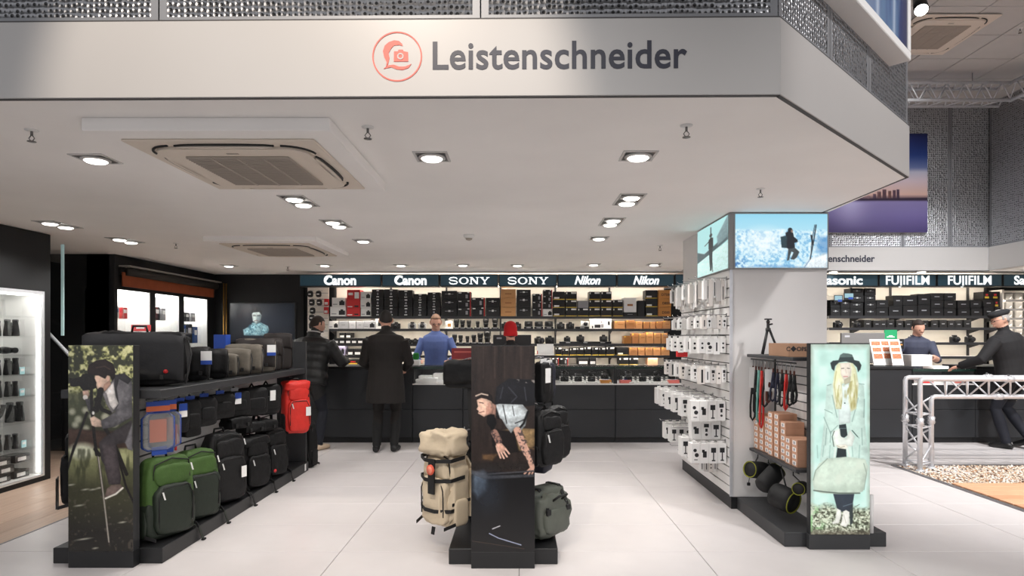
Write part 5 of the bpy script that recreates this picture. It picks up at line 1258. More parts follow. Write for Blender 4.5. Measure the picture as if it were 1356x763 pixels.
# prints for the packs: one mesh per design (x: thickness of the pack along the hook, z up), facing -y
def icon(kind, w_, h_):
    m = MB(); b = lambda x0, x1, z0, z1: m.box(w_ * x0, w_ * x1, -.0012, .0004, h_ * z0, h_ * z1)
    def disc(cx, cz, r, n=12):
        m.prism([(w_ * cx + r * math.cos(2 * PI * k / n), h_ * cz + r * math.sin(2 * PI * k / n)) for k in range(n)], -.0012, .0004)
    if kind == 0: disc(.5, .62, w_ * .26); b(.40, .60, .14, .40)
    elif kind == 1: b(.22, .78, .55, .80); b(.44, .56, .16, .55); b(.3, .7, .12, .18)
    elif kind == 2: disc(.4, .66, w_ * .2); disc(.6, .42, w_ * .24); b(.3, .7, .16, .2)
    elif kind == 3: b(.30, .72, .30, .62); b(.2, .5, .55, .70)
    elif kind == 4: b(.25, .75, .66, .86); b(.38, .62, .42, .6); disc(.5, .26, w_ * .14)
    elif kind == 5: b(.34, .66, .1, .9)
    elif kind == 6: disc(.5, .66, w_ * .16); disc(.5, .36, w_ * .18)
    elif kind == 7: b(.4, .6, .2, .75)
    _o = m.build('printed_picture', M_INK); me = _o.data; bpy.data.objects.remove(_o); return me
_pk = {}
def pack_mesh(w_, d_, h_, m_):
    key = (round(w_, 3), round(d_, 3), round(h_, 3), m_.name)
    if key not in _pk:
        b = MB(); b.box(0, w_ - .002, 0, d_, 0, h_, .0015); b.box(w_ * .3, w_ * .7, d_ * .3, d_ * .7, h_, h_ + .0175)
        _o = b.build('hanging_pack', m_); _pk[key] = _o.data; bpy.data.objects.remove(_o)
    return _pk[key]
_ic = {}
def pack(x, y, z, w_, d_, h_, kind, label, group, m_=M_PWHITE):
    o = tag(inst('hanging_pack', pack_mesh(w_, d_, h_, m_), None, (x, y, z)), label, 'pack', group)
    key = (kind, round(w_, 3), round(h_, 3))
    if kind is not None:
        if key not in _ic: _ic[key] = icon(kind, w_, h_)
        inst('printed_picture', _ic[key], o)
    return o
M_PGREY = mat('pale_grey_pack', (206, 203, 200), .5); M_PWARM = mat('warm_white_pack', (226, 220, 214), .5)
ORD = ['first', 'second', 'third', 'fourth', 'fifth', 'sixth', 'seventh', 'eighth', 'ninth', 'tenth']
def pack_row(rowname, ztop, h_, hooks, thick, wide, counts, kinds, vary=.0, x_out=PXa - .012):
    for i, y in enumerate(hooks):
        inst('peg_hook', hookmesh, sw, (-.002, y - PYa, ztop + .012 - .105))
        x = x_out; n = counts[min(i, len(counts) - 1)]
        for k in range(n):
            t_ = thick * (1 + vary * (((k * 7 + i * 3) % 5) - 2) / 2); x -= t_
            hh = h_ * (1 + vary * (((k * 5 + i * 11) % 7) - 3) / 6)
            mm = (M_PWHITE, M_PWARM, M_PGREY)[(k + 2 * i) % 3] if thick < .05 else M_PWHITE
            pack(x, y - wide / 2, ztop - .010 - hh, t_, wide, hh, kinds[(k + i) % len(kinds)], '%s pack out from the slatwall, %s hook, %s' % (ORD[k], ORD[i], rowname), 'slatwall packs, %s, %s hook' % (rowname, ORD[i]), mm)
pack_row('top row', 1.925, .175, [5.25 + .19 * k for k in range(7)], .030, .055, [7, 7, 7, 7, 7, 6, 6], [None, 7, None, 5], .5)
pack_row('second row', 1.615, .095, [5.25 + .19 * k for k in range(7)], .042, .06, [5, 5, 5, 4, 5, 5, 4], [0, 6, None, 0, 7], .1)
pack_row('third row', 1.435, .13, [5.27 + .22 * k for k in range(6)], .058, .07, [4, 4, 4, 4, 4, 4], [6, 7, 2, 6], .12)
pack_row('fourth row', 1.185, .13, [5.26 + .20 * k for k in range(7)], .046, .07, [5, 5, 5, 5, 5, 5, 5], [4, 6, 4, 7, 5], .12)
pack_row('fifth row, with large boxes', .905, .17, [5.30, 5.62, 5.9, 6.15, 6.4, 6.6], .074, .11, [4, 4, 4, 4, 4, 4], [4, 1, 3, 2], .02)
pack_row('sixth row, with two tall boxes', .715, .155, [5.42, 6.05], .085, .10, [3, 1], [1, 4, 3], .02)
pack_row('seventh row, with large boxes', .545, .165, [5.28, 5.6, 6.0, 6.3, 6.55], .074, .11, [4, 4, 1, 3, 3], [1, 1, 3, 2], .02)
pack_row('lowest row of narrow packs', .355, .10, [5.5, 5.8, 6.1], .038, .05, [4, 3, 3], [7, 6, 7], .1)
rp_ = tag(MB().box(0, .1, 0, .05, 0, .055, .003).build('red_pack', M_PRED, None, (PXa - .25, 5.92, 1.245)), 'small red pack hanging among the white slatwall packs', 'pack')

# ---- accessory stand in front of the pillar
X0, X1, Ya, Yb = 1.82, 2.518, 4.24, 5.165
XS = 2.15
ast = thing('accessory_stand', 'dark grey accessory stand with straps and small brown boxes beside the woman light box', 'display stand', (XS, Ya, 0))
def LX(x): return x - XS
def base_plinth(t, x0, x1, y0, y1, h_, m_=M_GREYM):
    return MB().box(x0, x1, y0, y1, 0, h_, .004).build('plinth', m_, t)
base_plinth(ast, LX(X0), LX(X1), 0, Yb - Ya, .10)
MB().box(-.016, .016, .04, Yb - Ya - .002, .1, 1.36).build('spine_panel', M_WHITE, ast)
for k in range(11): MB().box(-.0175, -.0155, .042, Yb - Ya - .004, .62 + k * .065, .628 + k * .065).build('slat_groove', M_GREYM, ast)
for y in (.04, Yb - Ya - .03): MB().box(-.02, .02, y, y + .028, .1, 1.385).build('post', M_GREYM, ast)
MB().box(LX(1.90), -.017, .055, Yb - Ya - .005, 1.272, 1.296, .003).build('shelf', M_GREYM, ast)
MB().box(LX(1.92), -.017, .055, Yb - Ya - .005, .495, .517, .003).build('shelf', M_GREYM, ast)
MB().tube([(LX(1.93), .07, 1.255), (LX(1.93), Yb - Ya - .02, 1.255)], .005, 6).build('strap_rail', M_GREYM, ast)
MB().tube([(LX(1.95), .07, .487), (LX(1.95), Yb - Ya - .02, .487)], .005, 6).build('hook_rail', M_GREYM, ast)
MB().cyl((LX(X1) - .11, -.004, .1), (LX(X1) - .11, -.004, .36), .017, 12).build('bumper_post', M_PWHITE, ast)
wl = thing('woman_light_box', 'tall backlit panel of a blonde woman in a dark hat and pale coat', 'light box', (2.174, 4.19, 0))
M_LB = mat('light_box_black', (36, 37, 39), .45)
MB().box(-.206, .200, .0, .046, .1, 1.397, .003).build('casing', M_LB, wl); MB().box(-.21, .203, -.002, .046, .0, .10, .003).build('foot', M_GREYM, wl)
sheet('backlit_print', paint_woman(), printmat('woman_print_lit', 1.0, .3), wl, -.200, .1995, .103, 1.390, -.003)
# small carton and tripod on the shelf
bx = thing('brown_carton', 'brown cardboard carton printed with a short black name on the top shelf', 'carton', (2.02, 4.40, 1.2965))
MB().box(-.10, .10, 0, .36, 0, .095, .002).build('box', mat('kraft_card', (158, 122, 96), .7, var=.06), bx); MB().box(.103 - .001, .1015, 0, .36, 0, .09).build('flap', M_BRONZE2, bx)
text('lettering', 'C\u25C6OPE', M_INK, bx, (-.045, -.001, .055), .042, ext=.0005, off=.001)
MB().box(.0, .075, -.001, .0002, .043, .05).build('lettering', mat('brown_ink', (120, 90, 70), .6), bx)
M_TRI = mat('black_anodised', (22, 22, 24), .4)
tp = thing('tabletop_tripod', 'small black flexible tripod standing on the top shelf of the accessory stand', 'tripod', (1.985, 4.93, 1.2965), .2)
for a in (PI * .5, PI * 1.17, PI * 1.83):
    MB().tube([(.012 * math.cos(a), .012 * math.sin(a), .195), (.04 * math.cos(a), .04 * math.sin(a), .12), (.085 * math.cos(a), .085 * math.sin(a), .006)], [.010, .009, .008], 10).build('leg', M_TRI, tp)
MB().lathe([(.018, .185), (.020, .19), (.020, .21), (.012, .215), (.012, .25)], 14).build('collar', M_TRI, tp)
MB().soft((0, 0, .262), (.03, .03, .032), 1., 8, 12).build('ball_head', M_TRI, tp); MB().box(-.026, .026, -.016, .016, .277, .288, .003).build('plate', M_TRI, tp); MB().cyl((.012, 0, .24), (.038, 0, .245), .007, 10).build('knob', M_TRI, tp)
# wrist straps on the rail
M_STR = mat('black_rope', (20, 20, 21), .7); M_STRR = mat('red_rope', (196, 40, 34), .7); M_STRT = mat('mint_rope', (104, 160, 150), .7); M_BRN = mat('brown_leather', (84, 40, 28), .55); M_STRN = mat('navy_rope', (28, 30, 52), .7)
def strap(y, col, colname, length, loop, label, group=None, tagc=False):
    t = thing('camera_strap', label, 'strap', (1.93, y, 1.25), 0, group)
    MB().tube([(0, 0, -.001), (0, 0, -.05)], .003, 6).build('clip', M_STEEL, t)
    MB().box(-.006, .006, -.005, .005, -.085, -.05, .002).build('leather_tab', M_BRN, t)
    m = MB(); L_ = length
    m.tube([(0, 0, -.08), (-.008, 0, -.08 - L_ * .3), (-.010 - loop * .4, 0, -.08 - L_ * .7), (-.008 - loop * .3, .01, -.08 - L_ * .93), (0, .015, -.08 - L_), (.008 + loop * .3, .01, -.08 - L_ * .93), (.010 + loop * .4, 0, -.08 - L_ * .7), (.007, 0, -.08 - L_ * .3), (.003, .0, -.082)], .0085, 8)
    if loop > .015: m.soft((0, 0, -.08 - L_ * .42), (.03, .03, .06), .7, 6, 10)
    m.build('rope', col, t)
    if tagc: MB().box(-.035, .035, -.012, -.010, -.23, -.06).build('hang_card', M_PAPER, t); 
    return t
cols = [(5.10, M_STR, 'black', .42, .03), (5.04, M_STR, 'black', .36, .02), (4.98, M_STRT, 'mint', .42, .012), (4.92, M_STRR, 'red', .46, .01), (4.85, M_STR, 'black', .28, .03), (4.78, M_BRN, 'brown', .24, .02), (4.70, M_STRN, 'navy', .22, .03), (4.62, M_STRN, 'navy', .22, .015), (4.54, M_STR, 'black', .24, .02), (4.47, M_STRR, 'red', .26, .004), (4.40, M_STR, 'black', .22, .03), (4.34, M_STR, 'black', .20, .02)]
seen = {}
for k, (y, m_, cn, L_, lp_) in enumerate(cols):
    seen[cn] = seen.get(cn, 0) + 1
    strap(y, m_, cn, L_, lp_, '%s rope camera strap, %s of its colour counted from the pillar' % (cn, ORD[seen[cn] - 1]), None, k in (0, 5))
# small brown boxes, stacked in columns
M_KR = mat('kraft_small', (196, 150, 122), .65, var=.05)
sb = MB().box(-.044, .044, -.07, .07, 0, .048, .0015).build('s', M_KR).data; bpy.data.objects.remove(bpy.data.objects['s'])
sbl = MB().box(-.026, .026, -.0712, -.070, .010, .038).build('s', M_PAPER).data; bpy.data.objects.remove(bpy.data.objects['s'])
sbi = MB().box(-.012, .012, -.0720, -.0712, .014, .034).build('s', M_GREYC).data; bpy.data.objects.remove(bpy.data.objects['s'])
for c, (x, y, n, nm) in enumerate(((2.03, 5.10, 6, 'back'), (2.03, 5.005, 5, 'second'), (2.03, 4.91, 6, 'third'), (2.03, 4.815, 7, 'fourth'), (2.03, 4.715, 7, 'fifth'), (2.03, 4.61, 6, 'sixth'), (2.03, 4.50, 4, 'seventh'), (2.03, 4.405, 4, 'front'))):
    for k in range(n):
        o = tag(inst('small_brown_box', sb, None, (x + .006 * ((k * 3 + c) % 3 - 1), y, .5175 + k * .0484), (0, 0, -PI / 2)), 'small brown box with a white label, level %s of the %s column on the shelf' % (ORD[k] if k else 'one', nm), 'box', 'small brown boxes, %s column' % nm)
        inst('label', sbl, o); inst('label_print', sbi, o)
# lens pouches hanging under the lower shelf
M_NEO = mat('black_neoprene', (18, 18, 19), .7, bump=.1, bscale=90); M_LIME = mat('lime_lining', (132, 134, 36), .7)
def npouch(O, E, r, label, hook, toggle=False):
    """O: centre of the open mouth, E: centre of the closed end (world); hangs from hook on the rail"""
    O, E, hk = Vector(O), Vector(E), Vector(hook); L_ = (E - O).length
    t = thing('neoprene_pouch', label, 'pouch', hook)
    q_ = (E - O).normalized().to_track_quat('Z', 'Y').to_matrix().to_4x4(); T_ = Matrix.Translation(O - hk) @ q_
    b = MB(); b.T = T_; b.lathe([(r * .97, 0), (r, L_ * .2), (r * 1.02, L_ * .7), (r * .95, L_ * .92), (r * .7, L_), (r * .2, L_ * 1.01)], 24); b.build('pouch_body', M_NEO, t)
    b = MB(); b.T = T_; b.lathe([(r * .965, .004), (r * .965, -.005), (r * .90, -.007), (r * .84, .002), (r * .78, .03), (r * .70, .05), (.003, .055)], 24); b.build('lining', M_LIME, t)
    mid = O.lerp(E, .35) - hk + Vector((0, 0, r))
    MB().tube([(0, 0, -.002), (0, 0, -.03)], .004, 6).build('snap_hook', M_TRI, t); MB().strap([(0, 0, -.025), Vector((0, 0, -.025)).lerp(mid, .5), mid], .018, .003, (0, 1, 0)).build('strap_loop', M_TRI, t)
    c = O.lerp(E, .55) - hk; b = MB(); b.T = Matrix.Translation(c + Vector((-.2, -.98, .0)) * r) ; b.box(-.018, .018, -.004, .006, -.006, .010); b.build('logo', M_PAPER, t)
    if toggle:
        e = O - hk - Vector((0, 0, r * .6)); MB().tube([e, e - Vector((.01, 0, .07))], .003, 6).build('drawcord', M_TRI, t); MB().box(e.x - .022, e.x + .002, e.y - .008, e.y + .008, e.z - .09, e.z - .065, .003).build('cord_lock', M_TRI, t)
    return t
npouch((1.855, 4.97, .375), (2.02, 5.06, .345), .068, 'black neoprene lens pouch with lime lining and a cord lock, beside the pillar', (1.95, 5.05, .482), True)
npouch((2.02, 4.84, .395), (1.865, 4.76, .28), .070, 'black neoprene lens pouch tipped mouth upwards beside the corded pouch', (1.95, 4.84, .482))
npouch((1.985, 4.475, .24), (1.895, 4.62, .275), .088, 'largest black neoprene lens pouch showing a lime crescent', (1.95, 4.60, .482))
npouch((1.955, 4.33, .375), (2.045, 4.45, .36), .046, 'small black neoprene lens pouch with its lime mouth open to the aisle', (1.95, 4.40, .482))
# ================================================================== bags
M_NYL = mat('black_nylon', (15, 15, 16), .6, spec=.3, var=.15, vscale=14, bump=.5, bscale=22)
M_NYL2 = mat('charcoal_nylon', (22, 22, 23), .62, spec=.3, var=.15, vscale=14, bump=.5, bscale=22)
M_GRN = mat('green_canvas', (62, 92, 38), .75, var=.1, vscale=20, bump=.15, bscale=70)
M_DGRN = mat('dark_green_nylon', (26, 36, 26), .6, var=.12, vscale=12, bump=.2, bscale=40)
M_BEIGE = mat('beige_canvas', (206, 190, 164), .75, var=.06, vscale=9, bump=.3, bscale=22)
M_CANV = mat('grey_brown_canvas', (104, 98, 88), .85, var=.1, vscale=30, bump=.2, bscale=120)
M_REDB = mat('red_ripstop', (214, 44, 34), .55, var=.08, vscale=12, bump=.3, bscale=24)
M_OLV = mat('olive_grey_nylon', (84, 88, 80), .6, var=.1, vscale=12, bump=.3, bscale=22)
M_WEB = mat('black_webbing', (16, 16, 17), .65)
M_ZIP = mat('zip_pull_pale', (224, 224, 222), .5); M_BROWN = mat('dark_brown_fabric', (34, 27, 25), .7, var=.1)
M_PVC = mat('clear_plastic', (190, 194, 196), .15, trans=.6, alpha=.55)

def wob(seed, amp):
    rg = random.Random(seed); a = [rg.uniform(0, 6.28) for _ in range(6)]
    def f(x, y, z):
        d = amp * (math.sin(3.1 * x + a[0]) * math.sin(2.7 * z + a[1]) + .6 * math.sin(5 * z + a[2] + 2 * x) + .5 * math.sin(6 * y + a[3]))
        return x * (1 + d), y * (1 + d), z + amp * .5 * math.sin(4 * x + a[4])
    return f

def backpack(label, w_, d_, h_, main, dark, loc, rz, accent=None, seed=0, hang=False, group=None, lower_dark=False, flap=False, pulls=2, name='backpack', tagcard=None, straps=True, logo=None, crumple=.012):
    """front towards -y, base at z=0"""
    t = thing(name, label, 'backpack', loc, rz, group); acc = accent or dark
    def taper(x, y, z):
        k = 1 - .10 * max(0, z) ** 2; dx, dy, dz = wob(seed, .02)(x * k, y * (1 - .18 * max(0, z)), z); return dx, dy, dz
    MB().soft((0, 0, h_ / 2), (w_, d_ * .72, h_), .34, 30, 44, taper, None, (crumple, 9, seed)).build('body', main, t)
    fp_ = MB(); fp_.soft((0, -d_ * .36, h_ * .36), (w_ * .80, d_ * .34, h_ * .62), .40, 20, 32, wob(seed + 1, .03), None, (crumple, 11, seed + 1))
    po = fp_.build('front_pocket', dark if lower_dark else main, t)
    z_ = MB(); z_.tube([(-w_ * .36, -d_ * .50, h_ * .18), (-w_ * .36, -d_ * .515, h_ * .52), (-w_ * .26, -d_ * .50, h_ * .64), (w_ * .26, -d_ * .50, h_ * .64), (w_ * .36, -d_ * .515, h_ * .52), (w_ * .36, -d_ * .50, h_ * .18)], .0045, 6); z_.build('zipper', M_WEB, po)
    if lower_dark:
        MB().soft((0, 0, h_ * .24), (w_ * 1.03, d_ * .76, h_ * .47), .27, 20, 40, wob(seed, .02), None, (crumple * .8, 9, seed)).build('lower_panel', dark, t)
    up = MB(); up.soft((0, -d_ * .30, h_ * .78), (w_ * .74, d_ * .28, h_ * .26), .45, 16, 28, wob(seed + 2, .03), None, (crumple, 12, seed + 2)); up.build('upper_pocket', main, t)
    MB().tube([(-w_ * .40, -d_ * .30, h_ * .70), (-w_ * .36, -d_ * .32, h_ * .93), (0, -d_ * .30, h_ * .985), (w_ * .36, -d_ * .32, h_ * .93), (w_ * .40, -d_ * .30, h_ * .70)], .005, 6).build('zipper', M_WEB, t)
    if flap:
        MB().soft((0, -d_ * .02, h_ * .93), (w_ * .98, d_ * .8, h_ * .2), .45, 20, 32, wob(seed + 3, .04), None, (crumple * 1.3, 11, seed + 3)).build('lid', main, t)
    for s in (-1, 1):
        MB().soft((s * w_ * .49, -.01, h_ * .22), (w_ * .12, d_ * .5, h_ * .36), .45, 8, 12).build('side_pocket', dark, t)
        MB().strap([(s * w_ * .50, -d_ * .34, h_ * .34), (s * w_ * .53, 0, h_ * .36), (s * w_ * .50, d_ * .3, h_ * .36)], .02, .002, (0, 0, 1)).build('compression_strap', M_WEB, t)
        if straps:
            MB().strap([(s * w_ * .22, d_ * .36, h_ * .92), (s * w_ * .28, d_ * .52, h_ * .75), (s * w_ * .30, d_ * .48, h_ * .4), (s * w_ * .36, d_ * .34, h_ * .12)], .06, .007, (1, 0, 0)).build('shoulder_strap', dark, t)
            MB().strap([(s * w_ * .44, -.0, h_ * .08), (s * w_ * .54, -d_ * .30, .04), (s * w_ * .46, -d_ * .58, .022)], .022, .002, (0, 0, 1)).build('waist_strap', M_WEB, t)
    MB().tube([(-.05, d_ * .22, h_ * .965), (-.04, d_ * .22, h_ + .03), (.04, d_ * .22, h_ + .03), (.05, d_ * .22, h_ * .965)], .008, 8).build('grab_handle', M_WEB, t)
    for k in range(pulls):
        x = (-.3 + .6 * k / max(1, pulls - 1)) * w_; z = h_ * (.60, .90, .45)[k % 3]
        MB().strap([(x, -d_ * .54, z), (x + .012, -d_ * .56, z - .05)], .010, .002, (1, 0, 0)).build('zip_pull', M_ZIP, t)
    if logo: MB().cyl((-w_ * .25, -d_ * .53, h_ * .16), (-w_ * .25, -d_ * .545, h_ * .16), .016, 16).build('logo_patch', logo, t)
    if tagcard: MB().box(w_ * .2, w_ * .2 + .05, -d_ * .60, -d_ * .595, h_ * .35, h_ * .35 + .09).build('hang_tag', tagcard, t)
    if hang: MB().tube([(0, d_ * .22, h_ + .025), (0, d_ * .4, h_ + .04), (0, d_ * .75, h_ + .04)], .004, 6).build('hook', M_CHROME, t)
    return t

def shoulder_bag(label, w_, d_, h_, main, loc, rz, seed=0, flap_m=None, group=None, logo=None, tagcard=None, strap_h=.0, buckles=True, handle=False, sag=.03, flap_z=.18):
    t = thing('shoulder_bag', label, 'bag', loc, rz, group); fm = flap_m or main
    MB().soft((0, 0, h_ / 2), (w_, d_, h_), .28, 24, 40, wob(seed, sag), None, (sag * .45, 9, seed)).build('body', main, t)
    rings = []
    for k in range(9):
        s = k / 8; 
        if s < .35: y, z = d_ * (.45 - s / .35 * .9), h_ * 1.015
        else: y, z = -d_ * .5 - .008 - .006 * math.sin((s - .35) * 4), h_ * (1.0 - (s - .35) / .65 * (1 - flap_z))
        rings.append([(x * w_ * .5, y + .006 * math.sin(5 * x + seed), z - .012 * (abs(x) ** 6) + .004 * math.sin(4 * x + seed + k)) for x in [-.99 + 1.98 * j / 12 for j in range(13)]])
    m = MB()
    top = rings; bot = [[(x, y + (.010 if k > 3 else 0), z - (.010 if k <= 3 else 0)) for x, y, z in r] for k, r in enumerate(rings)]
    loop = [a + b_[::-1] for a, b_ in zip(top, bot)]
    m.loft(loop, True, True, True); m.build('flap', fm, t)
    if buckles:
        for s in (-1, 1):
            MB().box(s * w_ * .28 - .012, s * w_ * .28 + .012, -d_ * .5 - .026, -d_ * .5 - .012, h_ * flap_z, h_ * flap_z + .03, .002).build('buckle', M_WEB, t)
    if strap_h:
        MB().strap([(-w_ * .5, 0, h_ * .7), (-w_ * .48, .0, h_ + strap_h * .6), (-w_ * .2, -.02, h_ + strap_h), (w_ * .2, -.03, h_ + strap_h * .9), (w_ * .48, 0, h_ + strap_h * .5), (w_ * .5, 0, h_ * .7)], .035, .003, (0, 1, 0)).build('strap', M_WEB, t)
    else:
        MB().strap([(w_ * .5, .0, h_ * .85), (w_ * .56, -d_ * .3, h_ * .6), (w_ * .53, -d_ * .42, h_ * .2), (w_ * .50, -d_ * .3, .01)], .035, .003, (0, 1, 0)).build('strap', M_WEB, t)
    if handle: MB().tube([(-.05, 0, h_ * .98), (-.04, 0, h_ + .045), (.04, 0, h_ + .045), (.05, 0, h_ * .98)], .008, 8).build('handle', M_WEB, t)
    if logo: MB().cyl((w_ * .32, -d_ * .5 - .012, h_ * .27), (w_ * .32, -d_ * .5 - .022, h_ * .27), .014, 16).build('logo_patch', logo, t)
    if tagcard: 
        tc = MB().box(w_ * .30, w_ * .30 + .075, -d_ * .5 - .03, -d_ * .5 - .026, h_ * .5, h_ * .5 + .10).build('hang_tag', tagcard, t)
        MB().box(w_ * .30, w_ * .30 + .075, -d_ * .5 - .0315, -d_ * .5 - .030, h_ * .5, h_ * .5 + .03).build('tag_band', M_BLUEP, tc)
    return t

def pouch(label, w_, d_, h_, main, loc, rz, seed=0, card=None, group=None, hook=True, name='camera_case', tab=None):
    """zipped case hanging from a hook: loc is the hook point, the case hangs below"""
    t = thing(name, label, 'case', loc, rz, group)
    MB().soft((0, 0, -h_ / 2 - .03), (w_, d_, h_), .34, 20, 30, wob(seed, .02), None, (.008, 12, seed)).build('case_body', main, t)
    MB().tube([(-w_ * .44, -d_ * .3, -h_ * .8), (-w_ * .46, -d_ * .32, -.06), (0, -d_ * .34, -.032), (w_ * .46, -d_ * .32, -.06), (w_ * .44, -d_ * .3, -h_ * .8)], .004, 6).build('zipper', M_WEB, t)
    MB().soft((0, -d_ * .45, -h_ * .68), (w_ * .7, d_ * .25, h_ * .42), .4, 8, 14).build('front_pocket', main, t)
    MB().strap([(-.03, 0, -.04), (0, 0, .004), (.03, 0, -.04)], .02, .002, (0, 1, 0)).build('hanging_loop', M_WEB, t)
    if card:
        c = MB().box(-.03, .03, -d_ * .6 - .004, -d_ * .6, -h_ * .62, -h_ * .62 + .095).build('info_card', M_PAPER, t)
        MB().box(-.03, .03, -d_ * .6 - .0055, -d_ * .6 - .004, -h_ * .62 + .045, -h_ * .62 + .095).build('card_band', card, c)
    if tab: MB().box(-.035, .035, -.012, -.006, -.075, -.004).build('header_card', tab, t)
    if hook: MB().tube([(0, -.01, .006), (0, .12, .006)], .003, 6).build('hook', M_CHROME, t)
    return t

def world_part(m, name, mt_, parent):
    """a part given in world coordinates, stored under its thing"""
    T_ = (Matrix.Translation(parent.location) @ parent.rotation_euler.to_matrix().to_4x4()).inverted()
    m.v = [tuple(T_ @ Vector(p)) for p in m.v]
    return m.build(name, mt_, parent)

# ================================================================== gondola frames
def gondola(label, cx, y0, y1, w_, shelf_z=None, spine_z=1.385, shelf_x=.32):
    t = thing('bag_gondola', label, 'display stand', (cx, y0, 0)); L_ = y1 - y0
    MB().box(-w_ / 2, w_ / 2, 0, L_, 0, .10, .004).build('plinth', M_BLACK, t)
    MB().box(-.02, .02, .03, L_ - .03, .1, spine_z - .06 if not shelf_z else shelf_z - .005).build('spine_panel', M_WHITE, t)
    for s in (-1, 1):
        for k in range(7): MB().box(s * .0205 - .0015, s * .0205 + .0015, .04, L_ - .04, .30 + k * .105, .312 + k * .105).build('slat_groove', M_GREYM, t)
        if shelf_z: MB().box(min(s * .022, s * shelf_x), max(s * .022, s * shelf_x), .03, L_ - .03, shelf_z - .055, shelf_z, .003).build('shelf', M_GREYM, t)
    if shelf_z: MB().box(-.021, .021, .03, L_ - .03, shelf_z - .055, shelf_z, .003).build('shelf_core', M_GREYM, t)
    return t
def end_panel(name, label, cx, y, w_, h_, pic, printname, x_off=0., foot=.104, th=.065):
    t = thing(name, label, 'poster stand', (cx, y, 0))
    MB().box(-w_ / 2, w_ / 2, 0, th, foot, h_, .002).build('board', M_LB, t)
    MB().box(-w_ / 2, w_ / 2, -.003, th, 0, foot, .002).build('foot', M_BLACK, t)
    sheet('photo_print', pic, printmat(printname, .0, .25), t, -w_ / 2 + .001, w_ / 2 - .001, foot, h_ - .001, -.002)
    return t
# ================================================================== middle gondola
end_panel('poster_panel', 'narrow dark poster panel of a tattooed man leaning over a table', -.0985, 3.85, .395, 1.385, paint_tattoo(), 'tattoo_print')
gondola('black bag gondola standing behind the dark poster of the tattooed man', -.0985, 3.916, 5.25, .69)
mt = bpy.data.objects['bag_gondola']
MB().box(-.19, .19, .02, 1.31, 1.33, 1.36, .003).build('top_shelf', M_BLACK, mt)
MB().box(-.19, .19, 1.29, 1.325, .1, 1.33, .003).build('rear_panel', M_BLACK, mt)
# left side: beige roll-top pack hung facing the aisle
bp = backpack('beige canvas roll top backpack with black straps and an orange round tag', .30, .26, .50, M_BEIGE, M_BEIGE, (-.49, 4.22, .165), -PI / 2 + .85, seed=5, hang=False, straps=True, pulls=0, crumple=.022)
def local(o, f): return f
MB().soft((0, -.02, .56), (.31, .22, .17), .5, 24, 36, wob(9, .08), None, (.03, 10, 4)).build('rolled_top', M_BEIGE, bp)
for z in (.14, .34, .47): MB().strap([(-.155, .02, z), (-.15, -.10, z - .01), (-.05, -.155, z - .015), (.05, -.155, z - .015), (.15, -.10, z - .01), (.155, .02, z)], .024, .003, (0, 0, 1)).build('cross_strap', M_WEB, bp)
MB().strap([(.03, -.16, .47), (.035, -.168, .35), (.03, -.165, .24)], .06, .005, (1, 0, 0)).build('front_strap', M_WEB, bp)
rt = MB().cyl((.03, -.165, .40), (.03, -.178, .40), .034, 24).build('round_tag', mat('orange_tag', (222, 92, 66), .5), bp)
MB().cyl((.03, -.179, .40), (.03, -.180, .40), .024, 20).build('tag_print', mat('orange_tag_light', (240, 140, 116), .5), rt)
MB().strap([(-.02, -.10, .0), (-.02, -.11, -.05)], .03, .003, (1, 0, 0)).build('loose_strap', M_WEB, bp)
MB().tube([(0, .10, .60), (0, .2, .62), (0, .30, .62)], .004, 6).build('hook', M_CHROME, bp)
backpack('black trekking backpack squeezed behind the beige roll top pack', .28, .24, .52, M_NYL, M_NYL2, (-.30, 4.98, .26), -PI / 2, seed=8, hang=True, pulls=2)
sb_ = shoulder_bag('flat black case hung high beside the dark poster', .24, .07, .19, M_NYL, (-.385, 4.22, 1.09), -.25, 11, buckles=False, sag=.01)
MB().strap([(.05, .0, .02), (.06, .0, -.2), (.08, .02, -.4)], .03, .003, (1, 0, 0)).build('hanging_strap', M_WEB, sb_)
MB().tube([(0, 0, .19), (.05, .0, .205), (.26, .03, .205)], .004, 6).build('hook', M_CHROME, sb_)
backpack('black backpack low on the gondola beside the beige pack, half hidden', .26, .22, .34, M_NYL2, M_NYL, (-.27, 4.62, .102), -PI / 2, seed=3, pulls=1)
# right side
for k, (x, y, nm, c) in enumerate(((.155, 4.08, 'pale tagged', M_PAPER), (.185, 4.26, 'second', M_PAPER), (.21, 4.42, 'navy', None))):
    pouch(('black pouch with a white price tag on the upper hooks beside the dark poster', 'black pouch behind the price tagged pouch on the upper hooks', 'navy pouch last on the upper hooks beside the dark poster')[k],
          .11, .07, .26 if k < 2 else .24, (M_NYL, M_NYL2, mat('navy_nylon', (24, 27, 44), .6, bump=.2))[k], (x, y, 1.28 if k else 1.30), PI / 2 - .6, 20 + k, M_PAPER if k == 0 else None, tab=M_PAPER)
backpack('charcoal backpack hung beside the dark poster, in front of its pair', .24, .17, .36, M_NYL2, M_NYL, (.17, 4.05, .60), PI / 2 - .75, seed=13, hang=True, pulls=1, straps=False)
backpack('charcoal backpack with a small orange patch, second of the hung pair', .25, .17, .37, M_NYL2, M_NYL, (.235, 4.32, .585), PI / 2 - .75, seed=14, hang=True, pulls=1, straps=False, logo=mat('orange_patch', (170, 84, 44), .6))
pouch('navy sling bag hanging low under the two charcoal backpacks', .2, .10, .22, mat('navy_nylon2', (26, 28, 44), .6, bump=.2), (.18, 4.55, .70), PI / 2 - .4, 31)
du = thing('duffel_bag', 'olive grey duffel bag with buckled straps lying on the black plinth', 'bag', (.165, 4.16, .115), PI / 2 - .75)
